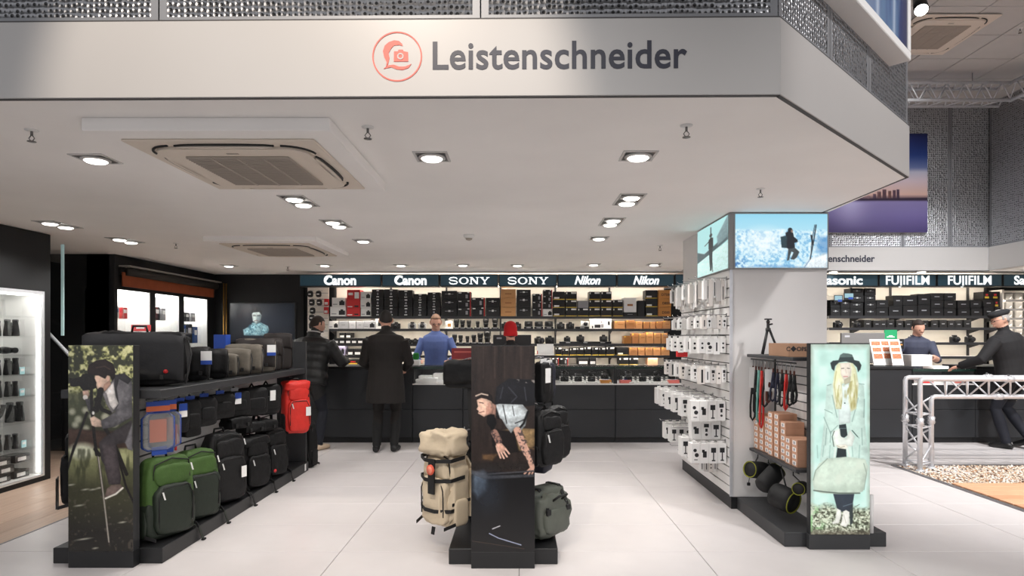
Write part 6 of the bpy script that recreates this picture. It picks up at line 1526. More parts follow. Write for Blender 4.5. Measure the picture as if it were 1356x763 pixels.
MB().soft((0, 0, .15), (.36, .24, .30), .45, 28, 44, wob(17, .05), None, (.022, 9, 2)).build('body', M_OLV, du)
MB().soft((0, .0, .28), (.33, .16, .09), .6, 8, 18, wob(18, .05)).build('rolled_top', M_OLV, du)
for x in (-.1, .1):
    MB().strap([(x, .12, .06), (x, .125, .2), (x, .05, .325), (x, -.05, .325), (x, -.12, .22), (x, -.128, .08)], .028, .003, (1, 0, 0)).build('strap', M_WEB, du)
    MB().box(x - .02, x + .02, -.140, -.124, .17, .205, .003).build('buckle', M_WEB, du)
MB().tube([(-.05, -.12, .25), (-.04, -.17, .29), (.04, -.17, .29), (.05, -.12, .25)], .008, 8).build('handle', M_WEB, du)
MB().soft((0, -.11, .12), (.26, .06, .16), .45, 8, 16, wob(19, .04)).build('front_pocket', M_OLV, du)
# ================================================================== long bag gondola
end_panel('poster_panel', 'narrow poster panel of a boy photographing with a tripod by a pond', -2.605, 3.86, .405, 1.388, paint_boy(), 'boy_print')
GX, GY0, GY1 = -2.61, 3.93, 6.66
gondola('long black bag gondola behind the poster of the boy with a tripod', GX, GY0, GY1, .695, 1.10)
lg = bpy.data.objects['bag_gondola.001']
MB().box(-.33, .33, GY1 - GY0 - .03, GY1 - GY0, .1, 1.385, .003).build('end_board', M_GREYM, lg)
MB().box(.352, .354, GY1 - GY0 - .13, GY1 - GY0 - .09, .02, .09).build('barcode_label', M_PAPER, lg)
for s in (1, -1):
    MB().tube([(s * .21, .06, 1.034), (s * .21, GY1 - GY0 - .06, 1.034)], .006, 8).build('hanging_bar', M_GREYM, lg)
MB().box(.30, .325, GY1 - GY0, GY1 - GY0 + .004, .92, 1.06).build('price_label', M_PAPER, lg); MB().box(.30, .325, GY1 - GY0, GY1 - GY0 + .004, 1.12, 1.24).build('price_label', M_PAPER, lg)
# --- on the top shelf
ZT = 1.108
shoulder_bag('large black messenger bag with a red dot logo above the boy poster', .60, .26, .36, M_NYL2, (-2.62, 4.28, ZT), .30, 41, flap_m=mat('dark_grey_canvas', (40, 40, 42), .75, var=.1, bump=.4, bscale=20), logo=M_PRED, handle=True, sag=.06, flap_z=.12)
tag_ = thing('red_leaflet', 'red product leaflet tucked on top of the large messenger bag', 'leaflet', (-2.66, 4.36, ZT + .372), .5)
m = MB(); m.T = Matrix.Rotation(-.5, 4, 'X'); m.box(-.06, .06, -.002, .002, 0, .05); m.build('cover', M_PRED, tag_); m = MB(); m.T = Matrix.Rotation(-.5, 4, 'X'); m.box(-.03, .02, -.0035, -.002, .018, .03); m.build('print', M_PAPER, tag_)
shoulder_bag('upright black camera bag with a blue and white tag next to the messenger bag', .22, .20, .25, M_NYL, (-2.47, 4.70, ZT), .35, 42, tagcard=M_PAPER, sag=.02)
shoulder_bag('small black camera bag with a white zip pull beside the canvas bags', .18, .17, .23, M_NYL, (-2.44, 4.98, ZT), .4, 43, sag=.02, buckles=False)
shoulder_bag('smallest grey canvas bag, first of the canvas row', .215, .12, .185, M_CANV, (-2.47, 5.19, ZT), .30, 44, sag=.02, flap_z=.12)
shoulder_bag('grey canvas bag second in the canvas row', .27, .12, .225, M_CANV, (-2.47, 5.37, ZT), .30, 45, sag=.02, flap_z=.15)
shoulder_bag('grey canvas bag third in the canvas row', .30, .12, .26, M_CANV, (-2.46, 5.55, ZT), .30, 46, sag=.02, flap_z=.15)
shoulder_bag('tall grey canvas bag with a dark front next to the brown cases', .34, .14, .31, M_CANV, (-2.46, 5.80, ZT), .32, 47, flap_m=M_BROWN, sag=.02, tagcard=M_PAPER)
shoulder_bag('dark brown soft case beside the tall canvas bag', .25, .12, .31, M_BROWN, (-2.44, 6.04, ZT), .35, 48, sag=.01, buckles=False, flap_z=.5)
shoulder_bag('tallest dark brown case at the end of the top shelf', .27, .14, .36, M_BROWN, (-2.44, 6.28, ZT), .35, 49, sag=.01, buckles=False, flap_z=.6)
flat_box('blue_box', -2.74, 5.72, ZT + .0, .11, .10, .35, M_BLUEP, 'upright blue product box behind the canvas bags', None)
# --- hanging row
HB = -2.45; Z1 = 1.014
def hang(label, y, w_, d_, h_, m_, seed, card=None, rz=PI / 2 - .5, x=-2.395, z=Z1, tab=M_BLUEP):
    o = pouch(label, w_, d_, h_, m_, (x, y, z), rz, seed, card, tab=tab, hook=False)
    MB().tube([(0, 0, .002), (0, .0, .012)], .003, 6).build('hook', M_CHROME, o)
    return o
for k, y in enumerate((4.12, 4.20)):
    t = thing('clear_case', ('clear plastic case with blue edges and an orange card, first on the hooks', 'clear plastic case behind the first one on the hooks')[k], 'case', (-2.40, y, Z1 - .004), PI / 2 - .8)
    MB().soft((0, 0, -.20), (.19, .05, .25), .35, 10, 18).build('shell', M_PVC, t)
    MB().box(-.05, .05, .0, .004, -.27, -.12).build('orange_insert', mat('orange_insert', (222, 112, 66), .5), t)
    MB().tube([(-.095, 0, -.3), (-.095, 0, -.11), (-.06, 0, -.078), (.06, 0, -.078), (.095, 0, -.11), (.095, 0, -.3), (.06, 0, -.322), (-.06, 0, -.322), (-.095, 0, -.3)], .007, 6).build('blue_piping', M_BLUEP, t)
    hd = MB().box(-.07, .07, -.003, .003, -.07, .0).build('header_card', M_BLUEP, t); MB().box(-.07, .07, -.0045, -.003, -.065, -.03).build('card_band', mat('orange_insert', (222, 112, 66), .5), hd)
    MB().box(-.04, .05, -.01, -.006, -.355, -.30).build('lower_card', M_BLUEP, t)
    MB().tube([(0, 0, -.01), (0, 0, .010)], .003, 6).build('hook', M_CHROME, t)
hang('slim black pouch with a red pull strap next to the clear cases', 4.36, .12, .08, .22, M_NYL, 51, M_BLUEP)
rs = bpy.data.objects[[o.name for o in bpy.data.objects if o.get('label', '').startswith('slim black pouch')][0]]
MB().box(-.062, -.05, -.06, -.05, -.36, -.18).build('red_pull', M_PRED, rs)
hang('black lens pouch with a blue card hanging beside the red strapped pouch', 4.50, .14, .11, .27, M_NYL, 52, None)
hang('rounded black camera case with pale header cards', 4.70, .17, .12, .22, M_NYL2, 53, None, tab=M_BLUEP)
hang('wide black organiser case with a thin blue card', 4.95, .25, .09, .20, M_NYL, 54, None, tab=M_BLUEP)
hang('wide black organiser case with a blue and yellow card', 5.20, .28, .09, .22, M_NYL, 55, M_BLUEP, tab=M_GREYC)
hang('big black holster bag hanging near the red backpack', 5.55, .26, .15, .25, M_NYL2, 56, None, tab=None)
hang('big black holster bag with white price tags beside the red backpack', 5.86, .26, .16, .28, M_NYL2, 57, M_PAPER, tab=None)
# --- middle row of black shoulder bags
def midbag(label, y, w_, h_, z, seed, x=-2.40):
    o = shoulder_bag(label, w_, .15, h_, M_NYL, (x, y, z), PI / 2 - .5, seed, strap_h=.06, sag=.05)
    MB().tube([(0, 0, h_ + .05), (0, .05, h_ + .07), (0, .12, h_ + .07)], .004, 6).build('hook', M_CHROME, o); return o
midbag('crumpled black shoulder bag hanging over the black roller bag', 5.24, .2, .10, .665, 61)
midbag('crumpled black shoulder bag hanging over the leaning black bag', 5.52, .2, .10, .585, 62)
midbag('glossy black shoulder bag hanging below the price tagged holster', 5.80, .2, .10, .565, 63)
# --- bags standing on the plinth
ZP = .108
backpack('green canvas backpack with a dark front pocket, next to the boy poster', .34, .23, .53, M_GRN, M_DGRN, (-2.385, 4.17, ZP), PI / 2 - .42, seed=71, lower_dark=True, pulls=2, name='backpack')
backpack('green canvas backpack with a dark front pocket, second of the green pair', .32, .22, .50, M_GRN, M_DGRN, (-2.385, 4.56, ZP), PI / 2 - .42, seed=72, lower_dark=True, pulls=2)
backpack('tall black roller backpack standing beside the green pair', .34, .22, .56, M_NYL2, M_NYL, (-2.385, 4.99, ZP), PI / 2 - .42, seed=73, pulls=2, tagcard=M_PAPER)
backpack('crumpled black sling backpack leaning on the plinth', .30, .24, .44, M_NYL, M_NYL2, (-2.375, 5.48, ZP), PI / 2 - .4, seed=74, pulls=1, flap=True)
backpack('black backpack with a small red dot logo on the plinth', .28, .24, .46, M_NYL, M_NYL2, (-2.375, 5.92, ZP), PI / 2 - .4, seed=75, pulls=1, logo=M_PRED)
backpack('bright red hiking backpack hanging at the end of the gondola', .27, .22, .52, M_REDB, M_NYL, (-2.28, 6.33, .455), PI / 2 - .85, seed=76, hang=True, pulls=1, flap=True, tagcard=M_PAPER)
backpack('black backpack standing on the floor behind the gondola end', .24, .2, .52, M_NYL, M_NYL2, (-2.36, 6.83, .002), PI - .3, seed=77, hang=False, pulls=1)
# loose straps trailing over the edge of the plinth
def trail(lbl, y, dy, m_=M_WEB, n=.02):
    o = [x for x in bpy.data.objects if x.get('label', '') == lbl][0]
    world_part(MB().strap([(-2.30, y, .125), (-2.262, y + .01, .118), (-2.250, y + dy * .4, .10), (-2.247, y + dy * .8, .05), (-2.235, y + dy, .006)], .022, .002, (0, 1, 0)), 'loose_strap', m_, o)
    world_part(MB().box(-2.245, -2.222, y + dy - .016, y + dy + .016, .002, .014, .002), 'buckle', M_WEB, o)
trail('green canvas backpack with a dark front pocket, next to the boy poster', 4.34, .05, M_DGRN)
trail('green canvas backpack with a dark front pocket, second of the green pair', 4.72, .05, M_DGRN)
trail('tall black roller backpack standing beside the green pair', 5.22, .04)
trail('crumpled black sling backpack leaning on the plinth', 5.68, .03)
trail('black backpack with a small red dot logo on the plinth', 6.1, .05)
# --- far side of the gondola
bl = backpack('black backpack with a black hang tag on the laminate side of the gondola', .26, .22, .52, M_NYL, M_NYL2, (-2.90, 4.13, .32), -PI / 2 + .5, seed=78, hang=True, pulls=0)
ht_ = MB().box(-.03, .06, -.145, -.14, .0, .2).build('hang_tag', M_PBLACK, bl); MB().box(-.03, .06, -.146, -.145, .0, .03).build('tag_print', M_PAPER, ht_)
backpack('black backpack with grey pocket further along the laminate side', .26, .24, .48, M_NYL2, M_NYL, (-2.84, 4.7, .14), -PI / 2, seed=79, pulls=1)

# ================================================================== binocular cabinet
XB, YB0, YB1 = -4.75, 4.6, 6.18
bc = thing('binocular_cabinet', 'tall black cabinet with brightly lit glass shelves of binoculars', 'cabinet', (XB, YB0, 0))
dB = .42; ZO0, ZO1 = .07, 1.86; Lc = YB1 - YB0
MB().box(-dB, 0, -.06, Lc + .10, ZO1 + .03, ZC - .004).build('upper_panel', M_BLACKW, bc); MB().box(-dB, .0, -.06, Lc + .10, 0, ZO0 - .02).build('plinth', M_BLACKW, bc)
MB().box(-dB, 0, Lc + .02, Lc + .10, ZO0 - .02, ZO1 + .03).build('side_panel', M_BLACKW, bc); MB().box(-dB, 0, -.06, -.02, ZO0 - .02, ZO1 + .03).build('side_panel', M_BLACKW, bc)
M_CABW = mat('cabinet_white', (244, 244, 242), .5)
MB().box(-dB, -dB + .02, -.02, Lc + .02, ZO0 - .02, ZO1 + .03).build('back_panel', M_CABW, bc)
MB().box(-dB + .02, -.02, Lc, Lc + .02, ZO0 - .02, ZO1 + .03).build('white_lining', M_CABW, bc); MB().box(-dB + .02, -.02, -.02, 0, ZO0 - .02, ZO1 + .03).build('white_lining', M_CABW, bc)
MB().box(-dB + .02, -.02, 0, Lc, ZO0 - .02, ZO0).build('white_lining', M_CABW, bc); MB().box(-dB + .02, -.02, 0, Lc, ZO1, ZO1 + .03).build('white_lining', M_CABW, bc)
for z0, z1_, y0, y1 in ((ZO0 - .02, ZO0, 0, Lc), (ZO1, ZO1 + .03, 0, Lc), (ZO0 - .02, ZO1 + .03, Lc, Lc + .02)): MB().box(-.02, .002, y0, y1, z0, z1_).build('door_frame', M_ALU, bc)
M_LEDC = emitmat('cabinet_led', (255, 252, 246), 6.)
MB().box(-.06, -.035, Lc - .012, Lc - .002, ZO0 + .02, ZO1 - .02).build('light_strip', M_LEDC, bc); MB().box(-.06, -.035, .002, .012, ZO0 + .02, ZO1 - .02).build('light_strip', M_LEDC, bc); MB().box(-.2, -.04, .05, Lc - .05, ZO1 - .012, ZO1 - .002).build('light_strip', M_LEDC, bc)
for y0, y1 in ((.0, 1.08), (1.085, Lc)): MB().box(-.014, -.008, y0, y1, ZO0, ZO1).build('glass_door', M_GLASS, bc)
zsh = [1.638, 1.442, 1.26, 1.07, .86, .61, .35, .12]
for z in zsh[:-1]: MB().box(-dB + .02, -.03, .0, Lc, z - .008, z).build('glass_shelf', M_GLASS, bc)
M_BIN_ = mat('binocular_rubber', (22, 22, 23), .6, bump=.1, bscale=150)
def make_bino(name='binoculars'):
    t = thing(name, 'x', 'binoculars')
    for s in (-1, 1):
        b = MB(); b.lathe([(.030, 0), (.032, .01), (.030, .05), (.027, .07), (.024, .10), (.021, .12), (.023, .125), (.023, .150), (.019, .152)], 16, (s * .036, 0, 0)); o = b.build('barrel', M_BIN_, t)
        MB().lathe([(.027, -.001), (.01, .001), (.002, .001)], 14, (s * .036, 0, 0)).build('objective_glass', M_LENSG, o)
        MB().lathe([(.0235, .130), (.0245, .132), (.0245, .15), (.02, .153)], 16, (s * .036, 0, 0)).build('eyecup', M_INK, o)
    m = MB(); m.box(-.02, .02, -.012, .012, .03, .10, .004); m.cyl((0, 0, .09), (0, 0, .125), .011, 12); m.build('hinge_bridge', M_BIN_, t)
    return t
BN = make_bino(); bfirst = [True]
def bino(y, z, x, rz, lab, s=1., lay=False):
    o = BN if bfirst[0] else dup(BN); bfirst[0] = False
    o.location = (x, y, z); o.rotation_euler = (PI / 2 if lay else 0, 0, rz); o.scale = (s, s, s); o['label'] = lab
    return o
row = ['top', 'second', 'third', 'fourth', 'fifth', 'sixth', 'seventh']
for r in (0, 1, 3, 4, 6):
    for k, y in enumerate((5.62, 5.80, 5.98) if r else (5.76, 5.60)):
        bino(y, zsh[r] + .003, XB - .15 - .02 * (k % 2), PI / 2 - .25, 'black binoculars on the %s glass shelf, %s from the black door frame' % (row[r], ['third', 'second', 'first'][k] if r else ['first', 'second'][k]), .95 + .1 * ((k + r) % 2))
for y in (5.70, 5.93): bino(y, zsh[2] + .048, XB - .24, PI / 2 - .2, 'large binoculars lying on the third glass shelf, %s' % ('beside the frame' if y > 5.8 else 'beside another pair'), 1.1, True)
sco = thing('spotting_scope', 'angled black spotting scope on the sixth glass shelf', 'spotting scope', (XB - .15, 5.80, zsh[5] + .012), PI / 2)
m = MB(); m.tube([(-.08, 0, .03), (.0, 0, .05), (.05, 0, .08)], [.034, .030, .024], 14); m.tube([(.05, 0, .08), (.085, 0, .14), (.09, 0, .16)], [.022, .02, .022], 14); m.build('tube', M_BIN_, sco); MB().box(-.01, .03, -.015, .015, .0, .03).build('foot', M_BIN_, sco); MB().tube([(.09, 0, .158), (.092, 0, .168)], .024, 14).build('eyecup', M_INK, sco)
bino(6.02, zsh[5] + .003, XB - .15, PI / 2 - .3, 'tall binoculars beside the spotting scope', 1.25); bino(5.60, zsh[5] + .003, XB - .16, PI / 2, 'binoculars behind the spotting scope, away from the frame', 1.2)
for k, (y, z) in enumerate(((5.58, .0), (5.80, .0), (6.02, .0), (5.62, .075), (5.84, .075), (6.03, .15), (5.80, .15))):
    o = tag(MB().box(-.09, .09, -.08, .08, 0, .072, .002).build('binocular_carton', M_PBLACK, None, (XB - .16, y, ZO0 + .001 + z), PI / 2), 'black and white carton on the cabinet floor, %s layer, %s' % (('lower', 'upper', 'top')[int(z / .07)], ('far from the frame', 'in the middle', 'by the frame')[0 if y < 5.7 else 1 if y < 5.9 else 2]), 'carton', 'cartons on the cabinet floor')
    MB().box(-.06, .04, -.0815, -.08, .015, .05).build('label', M_PAPER, o)
for k, (r, y) in enumerate(((3, 6.07), (4, 6.07), (6, 6.09))): card_ = tag(MB().box(-.03, .03, -.003, .003, 0, .07).build('price_card', mat('aqua_card', (170, 220, 226), .6), None, (XB - .12, y, zsh[r]), PI / 2), 'pale aqua price card on the %s glass shelf' % row[r], 'card'); MB().box(-.02, .02, -.0042, -.003, .03, .055).build('print', M_PAPER, card_)

# ================================================================== lit wall niches with shutter
XW = -5.08
nw = sroot('wall_black_niches')
yy = [7.84, 8.55, 8.66, 9.28, 9.40, 10.12]
zN0, zN1 = .55, 2.04
MB().box(-.35, 0, 7.78, 10.42, 0, zN0).build('lower_wall', M_BLACKW, nw, (XW, 0, 0)); MB().box(-.35, 0, 7.78, 10.42, zN1, ZC).build('upper_wall', M_BLACKW, nw, (XW, 0, 0))
for y0, y1 in ((7.78, 7.84), (8.55, 8.66), (9.28, 9.40), (10.12, 10.42)): MB().box(-.35, 0, y0, y1, zN0, zN1).build('mullion', M_BLACKW, nw, (XW, 0, 0))
MB().box(-.37, -.35, 7.78, 10.42, zN0, zN1).build('rear_wall', M_CABW, nw, (XW, 0, 0))
for k in range(3):
    y0, y1 = yy[2 * k], yy[2 * k + 1]; nm = ('nearest the black return wall', 'between the two mullions', 'next to the brass poles')[k]
    t = thing('lit_showcase', 'bright white showcase in the black wall, ' + ('beside the black return wall', 'between two others', 'beside the brass poles')[k], 'showcase', (XW, (y0 + y1) / 2, zN0)); w_ = y1 - y0
    MB().box(-.345, -.01, -w_ / 2 + .002, -w_ / 2 + .015, .0, zN1 - zN0).build('side_lining', M_CABW, t); MB().box(-.345, -.01, w_ / 2 - .015, w_ / 2 - .002, .0, zN1 - zN0).build('side_lining', M_CABW, t)
    MB().box(-.345, -.01, -w_ / 2 + .015, w_ / 2 - .015, 0, .012).build('floor_lining', M_CABW, t); MB().box(-.348, -.345, -w_ / 2, w_ / 2, 0, zN1 - zN0).build('back_lining', M_CABW, t)
    MB().box(-.3, -.05, -w_ / 2 + .03, w_ / 2 - .03, zN1 - zN0 - .02, zN1 - zN0 - .004).build('light_panel', emitmat('showcase_led', (255, 253, 248), 13.), t)
    for z in (.42, .78, 1.12): MB().box(-.345, -.03, -w_ / 2 + .016, w_ / 2 - .016, z - .008, z).build('glass_shelf', M_GLASS, t)
    MB().box(-.012, -.006, -w_ / 2 + .003, w_ / 2 - .003, .003, zN1 - zN0 - .003).build('glass_door', M_GLASS, t)
M_CB = mat('blue_case', (44, 84, 150), .5)
for k, (y, z, w_, h_, m_, lb_) in enumerate(((7.98, 1.12, .10, .16, M_PWHITE, 'white boxed pack on the top ledge of the first showcase'), (8.15, 1.12, .10, .15, M_PRED, 'red and white pack on the top ledge of the first showcase'), (8.15, .42, .12, .12, M_PRED, 'red pack low in the first showcase'), (8.34, .42, .12, .14, M_PINK, 'pink and red pack low in the first showcase'),
        (8.755, 1.12, .11, .2, M_PRED, 'tall dark and red pack in the middle showcase'), (8.88, 1.12, .12, .19, M_PBLACK, 'black pack in the middle showcase'), (9.04, 1.12, .1, .18, M_GREYC, 'grey pack in the middle showcase'), (8.92, .78, .2, .12, M_GOLD, 'flat tan pack on the lower ledge of the middle showcase'),
        (9.50, 1.12, .12, .14, M_PBLACK, 'black case on the top ledge of the last showcase'), (9.68, 1.12, .12, .14, M_PBLACK, 'second black case on the top ledge of the last showcase'), (9.86, 1.12, .12, .14, M_GREYC, 'grey case on the top ledge of the last showcase'), (9.55, .78, .16, .28, M_CB, 'blue camera case in the last showcase'), (9.75, .78, .15, .30, M_PBLACK, 'tall black camera case in the last showcase'), (9.93, .78, .12, .26, M_CB, 'blue and white camera case in the last showcase'), (9.56, .42, .14, .18, M_CB, 'small blue case on the low ledge of the last showcase'), (9.78, .42, .2, .2, M_GREYC, 'grey case on the low ledge of the last showcase'))):
    o = tag(MB().box(-w_ / 2, w_ / 2, -.04, .04, 0, h_, .006).build('showcase_pack', m_, None, (XW - .14, y, zN0 + z + .002), PI / 2), lb_, 'pack'); MB().box(-w_ * .3, w_ * .3, -.0415, -.04, h_ * .5, h_ * .8).build('label', M_PAPER if m_ is not M_PWHITE else M_BLUEP, o)
sh_ = thing('rolled_shutter', 'brown rolled awning on a pale rail above the bright showcases', 'awning', (XW, 7.88, 2.08))
MB().box(.03, .045, .0, 2.34, .0, .18).build('valance', mat('rust_fabric', (150, 74, 40), .8, var=.1), sh_); MB().tube([(.07, .05, .19), (.07, 2.36, .19)], .055, 12).build('roller', mat('dark_roller', (46, 42, 38), .6), sh_); MB().box(.0, .14, -.02, 2.42, .245, .265).build('rail', mat('rail_grey', (150, 146, 140), .5), sh_); MB().box(.0, .03, -.02, 2.42, .15, .245).build('mount', M_BLACKW, sh_)
for k, y in enumerate((10.24, 10.33)):
    t = thing('brass_pole', 'slim brass coloured pole %s' % ('next to the last showcase', 'next to the wall screen corner')[k], 'pole', (XW + .20, y, 0), 0, 'brass poles by the showcases'); MB().cyl((0, 0, .01), (0, 0, 2.32), .012, 12).build('tube', mat('brass', (150, 112, 54), .35, metal=.8), t); MB().lathe([(.03, 0), (.03, .01), (.014, .02)], 14).build('foot', M_BLACK, t)
# wall screen
ws_ = thing('wall_screen', 'dark wall screen showing a man with folded arms', 'screen', (PX(347.5, 10.33), 10.33, PZ(452, 10.33)))
wS, hS_ = 85 * 10.33 / F, 50 * 10.33 / F
MB().box(-wS / 2 - .02, wS / 2 + .02, 0, .03, -.02, hS_ + .02, .003).build('bezel', M_INK, ws_); sheet('picture', paint_tv(), printmat('screen_picture', 1.0, .2), ws_, -wS / 2, wS / 2, 0, hS_, -.002)
# glass door and handrail beyond the cabinet
gd = thing('glass_partition', 'pale edged glass partition between the binocular cabinet and black wall', 'partition', (-5.35, 6.9, 0))
MB().box(-.3, .25, 0, .012, .0, ZC - .01).build('pane', M_GLASS, gd); MB().box(.25, .275, -.004, .016, 1.45, ZC - .01).build('edge', mat('glowing_glass_edge', (176, 206, 206), .3, emit=.25), gd)  # edge is no lamp; a faint glow is put into its material
hr = thing('handrail', 'slanting steel handrail beside the black wall', 'handrail', (-5.0, 6.7, 0)); MB().tube([(-.3, .1, 1.62), (.25, -.2, 1.28), (.7, -.4, .95)], .018, 10).build('rail', M_ALU, hr); MB().cyl((.7, -.4, .0), (.7, -.4, .95), .014, 10).build('post', M_STEEL, hr)
# dark drawer unit behind the gondola
du_ = thing('drawer_unit', 'low dark drawer unit against the black return wall', 'cabinet', (-5.25, 7.5, 0)); MB().box(-.25, .55, 0, .27, 0, .78, .004).build('carcass', M_GREYM, du_)
for k in range(3): 
    d_ = MB().box(-.24, .54, -.014, -.001, .03 + k * .25, .265 + k * .25, .002).build('drawer', M_BLACK, du_); MB().box(.05, .25, -.022, -.014, .2 + k * .25, .215 + k * .25).build('handle', M_STEEL, d_)
# ================================================================== outdoor test floor with truss table
tt = thing('truss_table', 'low silver truss frame standing on pebbles before the hall counter', 'truss', (4.27, 6.59, 0))
A_, B_, C_ = (.03, .30), (0, 0), (.22, .15)
XE = 3.1
zA, zI = .985, .785
r_ = .025
def pth(p, out):
    z = zA if out else zI; inset = 0 if out else .0
    x1 = XE - p[0]
    return [(p[0], p[1], .02), (p[0], p[1], z - .03), (p[0] + .012, p[1], z - .01), (p[0] + .035, p[1], z), (x1 - .035, p[1], z), (x1 - .012, p[1], z - .01), (x1, p[1], z - .03), (x1, p[1], .02)]
for p, out in ((A_, True), (B_, True), (C_, False)): MB().tube(pth(p, out), r_, 14).build('chord', M_ALU, tt)
def brace(a, b_, r=.009): MB().cyl(a, b_, r, 8).build('brace', M_ALU, tt)
for mx in (lambda x: x, lambda x: XE - x):
    lev = [.06, .22, .38, .44] ; lev2 = [.58, .74, .90]
    for p, q_ in ((A_, B_), (B_, C_), (C_, A_)):
        for z0, z1_ in ((.08, .26), (.26, .44), (.60, .78)):
            a = (mx(p[0]), p[1], z0); b_ = (mx(q_[0]), q_[1], z1_)
            if (int(z0 * 100) // 18) % 2: a, b_ = (mx(p[0]), p[1], z1_), (mx(q_[0]), q_[1], z0)
            brace(a, b_)
        for z in (.07, .46, .60): brace((mx(p[0]), p[1], z), (mx(q_[0]), q_[1], z), .008)
    for p in (A_, B_, C_):
        MB().cyl((mx(p[0]), p[1], .49), (mx(p[0]), p[1], .57), .034, 14).build('coupler', M_ALU, tt)
        for s in (-1, 1): MB().cyl((mx(p[0]) - .045, p[1], .53 + s * .022), (mx(p[0]) + .045, p[1], .53 + s * .022), .009, 8).build('pin', M_STEEL, tt)
        MB().lathe([(.045, 0), (.045, .012), (.03, .02)], 16, (mx(p[0]), p[1], .004)).build('foot', M_ALU, tt)
n = 11; x0, x1 = .26, XE - .26
for k in range(n):
    xa, xm, xb = x0 + (x1 - x0) * k / n, x0 + (x1 - x0) * (k + .5) / n, x0 + (x1 - x0) * (k + 1) / n
    for p in (A_, B_): brace((xa, p[1], zA), (xm, C_[1], zI)); brace((xm, C_[1], zI), (xb, p[1], zA))
    brace((xa, A_[1], zA), (xb, B_[1], zA), .008)
for xc in (.95, 1.9):
    for p, z in ((A_, zA), (B_, zA), (C_, zI)):
        MB().cyl((xc - .04, p[1], z), (xc + .04, p[1], z), .034, 14).build('coupler', M_ALU, tt); MB().cyl((xc, p[1] - .02, z + .025), (xc, p[1] + .02, z + .045), .009, 8).build('pin', M_STEEL, tt)
# edging, gravel bed, deck boards
struct(MB().box(4.145, 4.185, 3.4, 6.90, -.02, .012, .003).build('trim_2', M_STEEL)); struct(MB().box(4.185, 9.4, 6.90, 6.93, -.02, .008).build('trim_3', M_STEEL))
bed = struct(MB().box(4.185, 9.4, 3.4, 6.90, -.04, -.006).build('floor_test_bed', mat('bed_mortar', (196, 176, 156), .9, var=.2, vscale=30)))
rg = random.Random(5); gm = MB()
ico = [(0, 0, .5), (.45, 0, .1), (.14, .43, .1), (-.36, .26, .1), (-.36, -.26, .1), (.14, -.43, .1), (0, 0, -.3)]
icf = [(0, 1, 2), (0, 2, 3), (0, 3, 4), (0, 4, 5), (0, 5, 1), (6, 2, 1), (6, 3, 2), (6, 4, 3), (6, 5, 4), (6, 1, 5)]
for _ in range(5200):
    x, y = rg.uniform(4.2, 7.6), rg.uniform(6.03, 6.89)
    s = rg.uniform(.016, .034); gm.m = rg.choice((0, 0, 0, 1, 1, 2, 3))
    gm.T = Matrix.Translation((x, y, rg.uniform(-.004, .004))) @ Matrix.Rotation(rg.uniform(0, 6.3), 4, 'Z') @ Matrix.Diagonal((s * rg.uniform(.8, 1.4), s, s * .7, 1))
    gm.add(ico, icf, True)
go = gm.build('gravel', [mat('pebble_cream', (236, 220, 200), .7), mat('pebble_pale', (246, 240, 232), .7), mat('pebble_tan', (196, 152, 116), .7), mat('pebble_dark', (112, 88, 74), .7)])
go['kind'] = 'stuff'; go['label'] = 'cream and tan pebbles spread under the truss frame'; go['category'] = 'pebbles'
dk = thing('deck_platform', 'orange brown wooden deck boards beside the pebble bed', 'decking', (4.19, 3.45, 0))
M_DECK = mat('deck_timber', (216, 164, 128), .6, var=.12, vscale=4, stretch=(1, 12, 12)); M_DECK2 = mat('deck_timber_dark', (206, 150, 114), .6, var=.12, vscale=4, stretch=(1, 12, 12))
MB().box(.0, 5.1, .0, 2.56, -.006, .002).build('joist_board', M_BLACK, dk)
for k in range(17):
    MB().box(.004, 5.1, .004 + k * .15, .146 + k * .15, .002, .022, .003).build('board', (M_DECK, M_DECK2)[k % 2] if k < 14 else M_DECK, dk)
# ================================================================== people
SKIN = mat('skin', (206, 158, 136), .5, var=.05, vscale=25)
def ik(a, b_, l1, l2, hint):
    a, b_ = Vector(a), Vector(b_); d = b_ - a; L_ = min(d.length, (l1 + l2) * .999); dn = d.normalized()
    x = (l1 * l1 - l2 * l2 + L_ * L_) / (2 * L_); h_ = math.sqrt(max(0, l1 * l1 - x * x))
    hv = Vector(hint); hv = (hv - dn * hv.dot(dn)).normalized()
    return a + dn * x + hv * h_, a + dn * L_

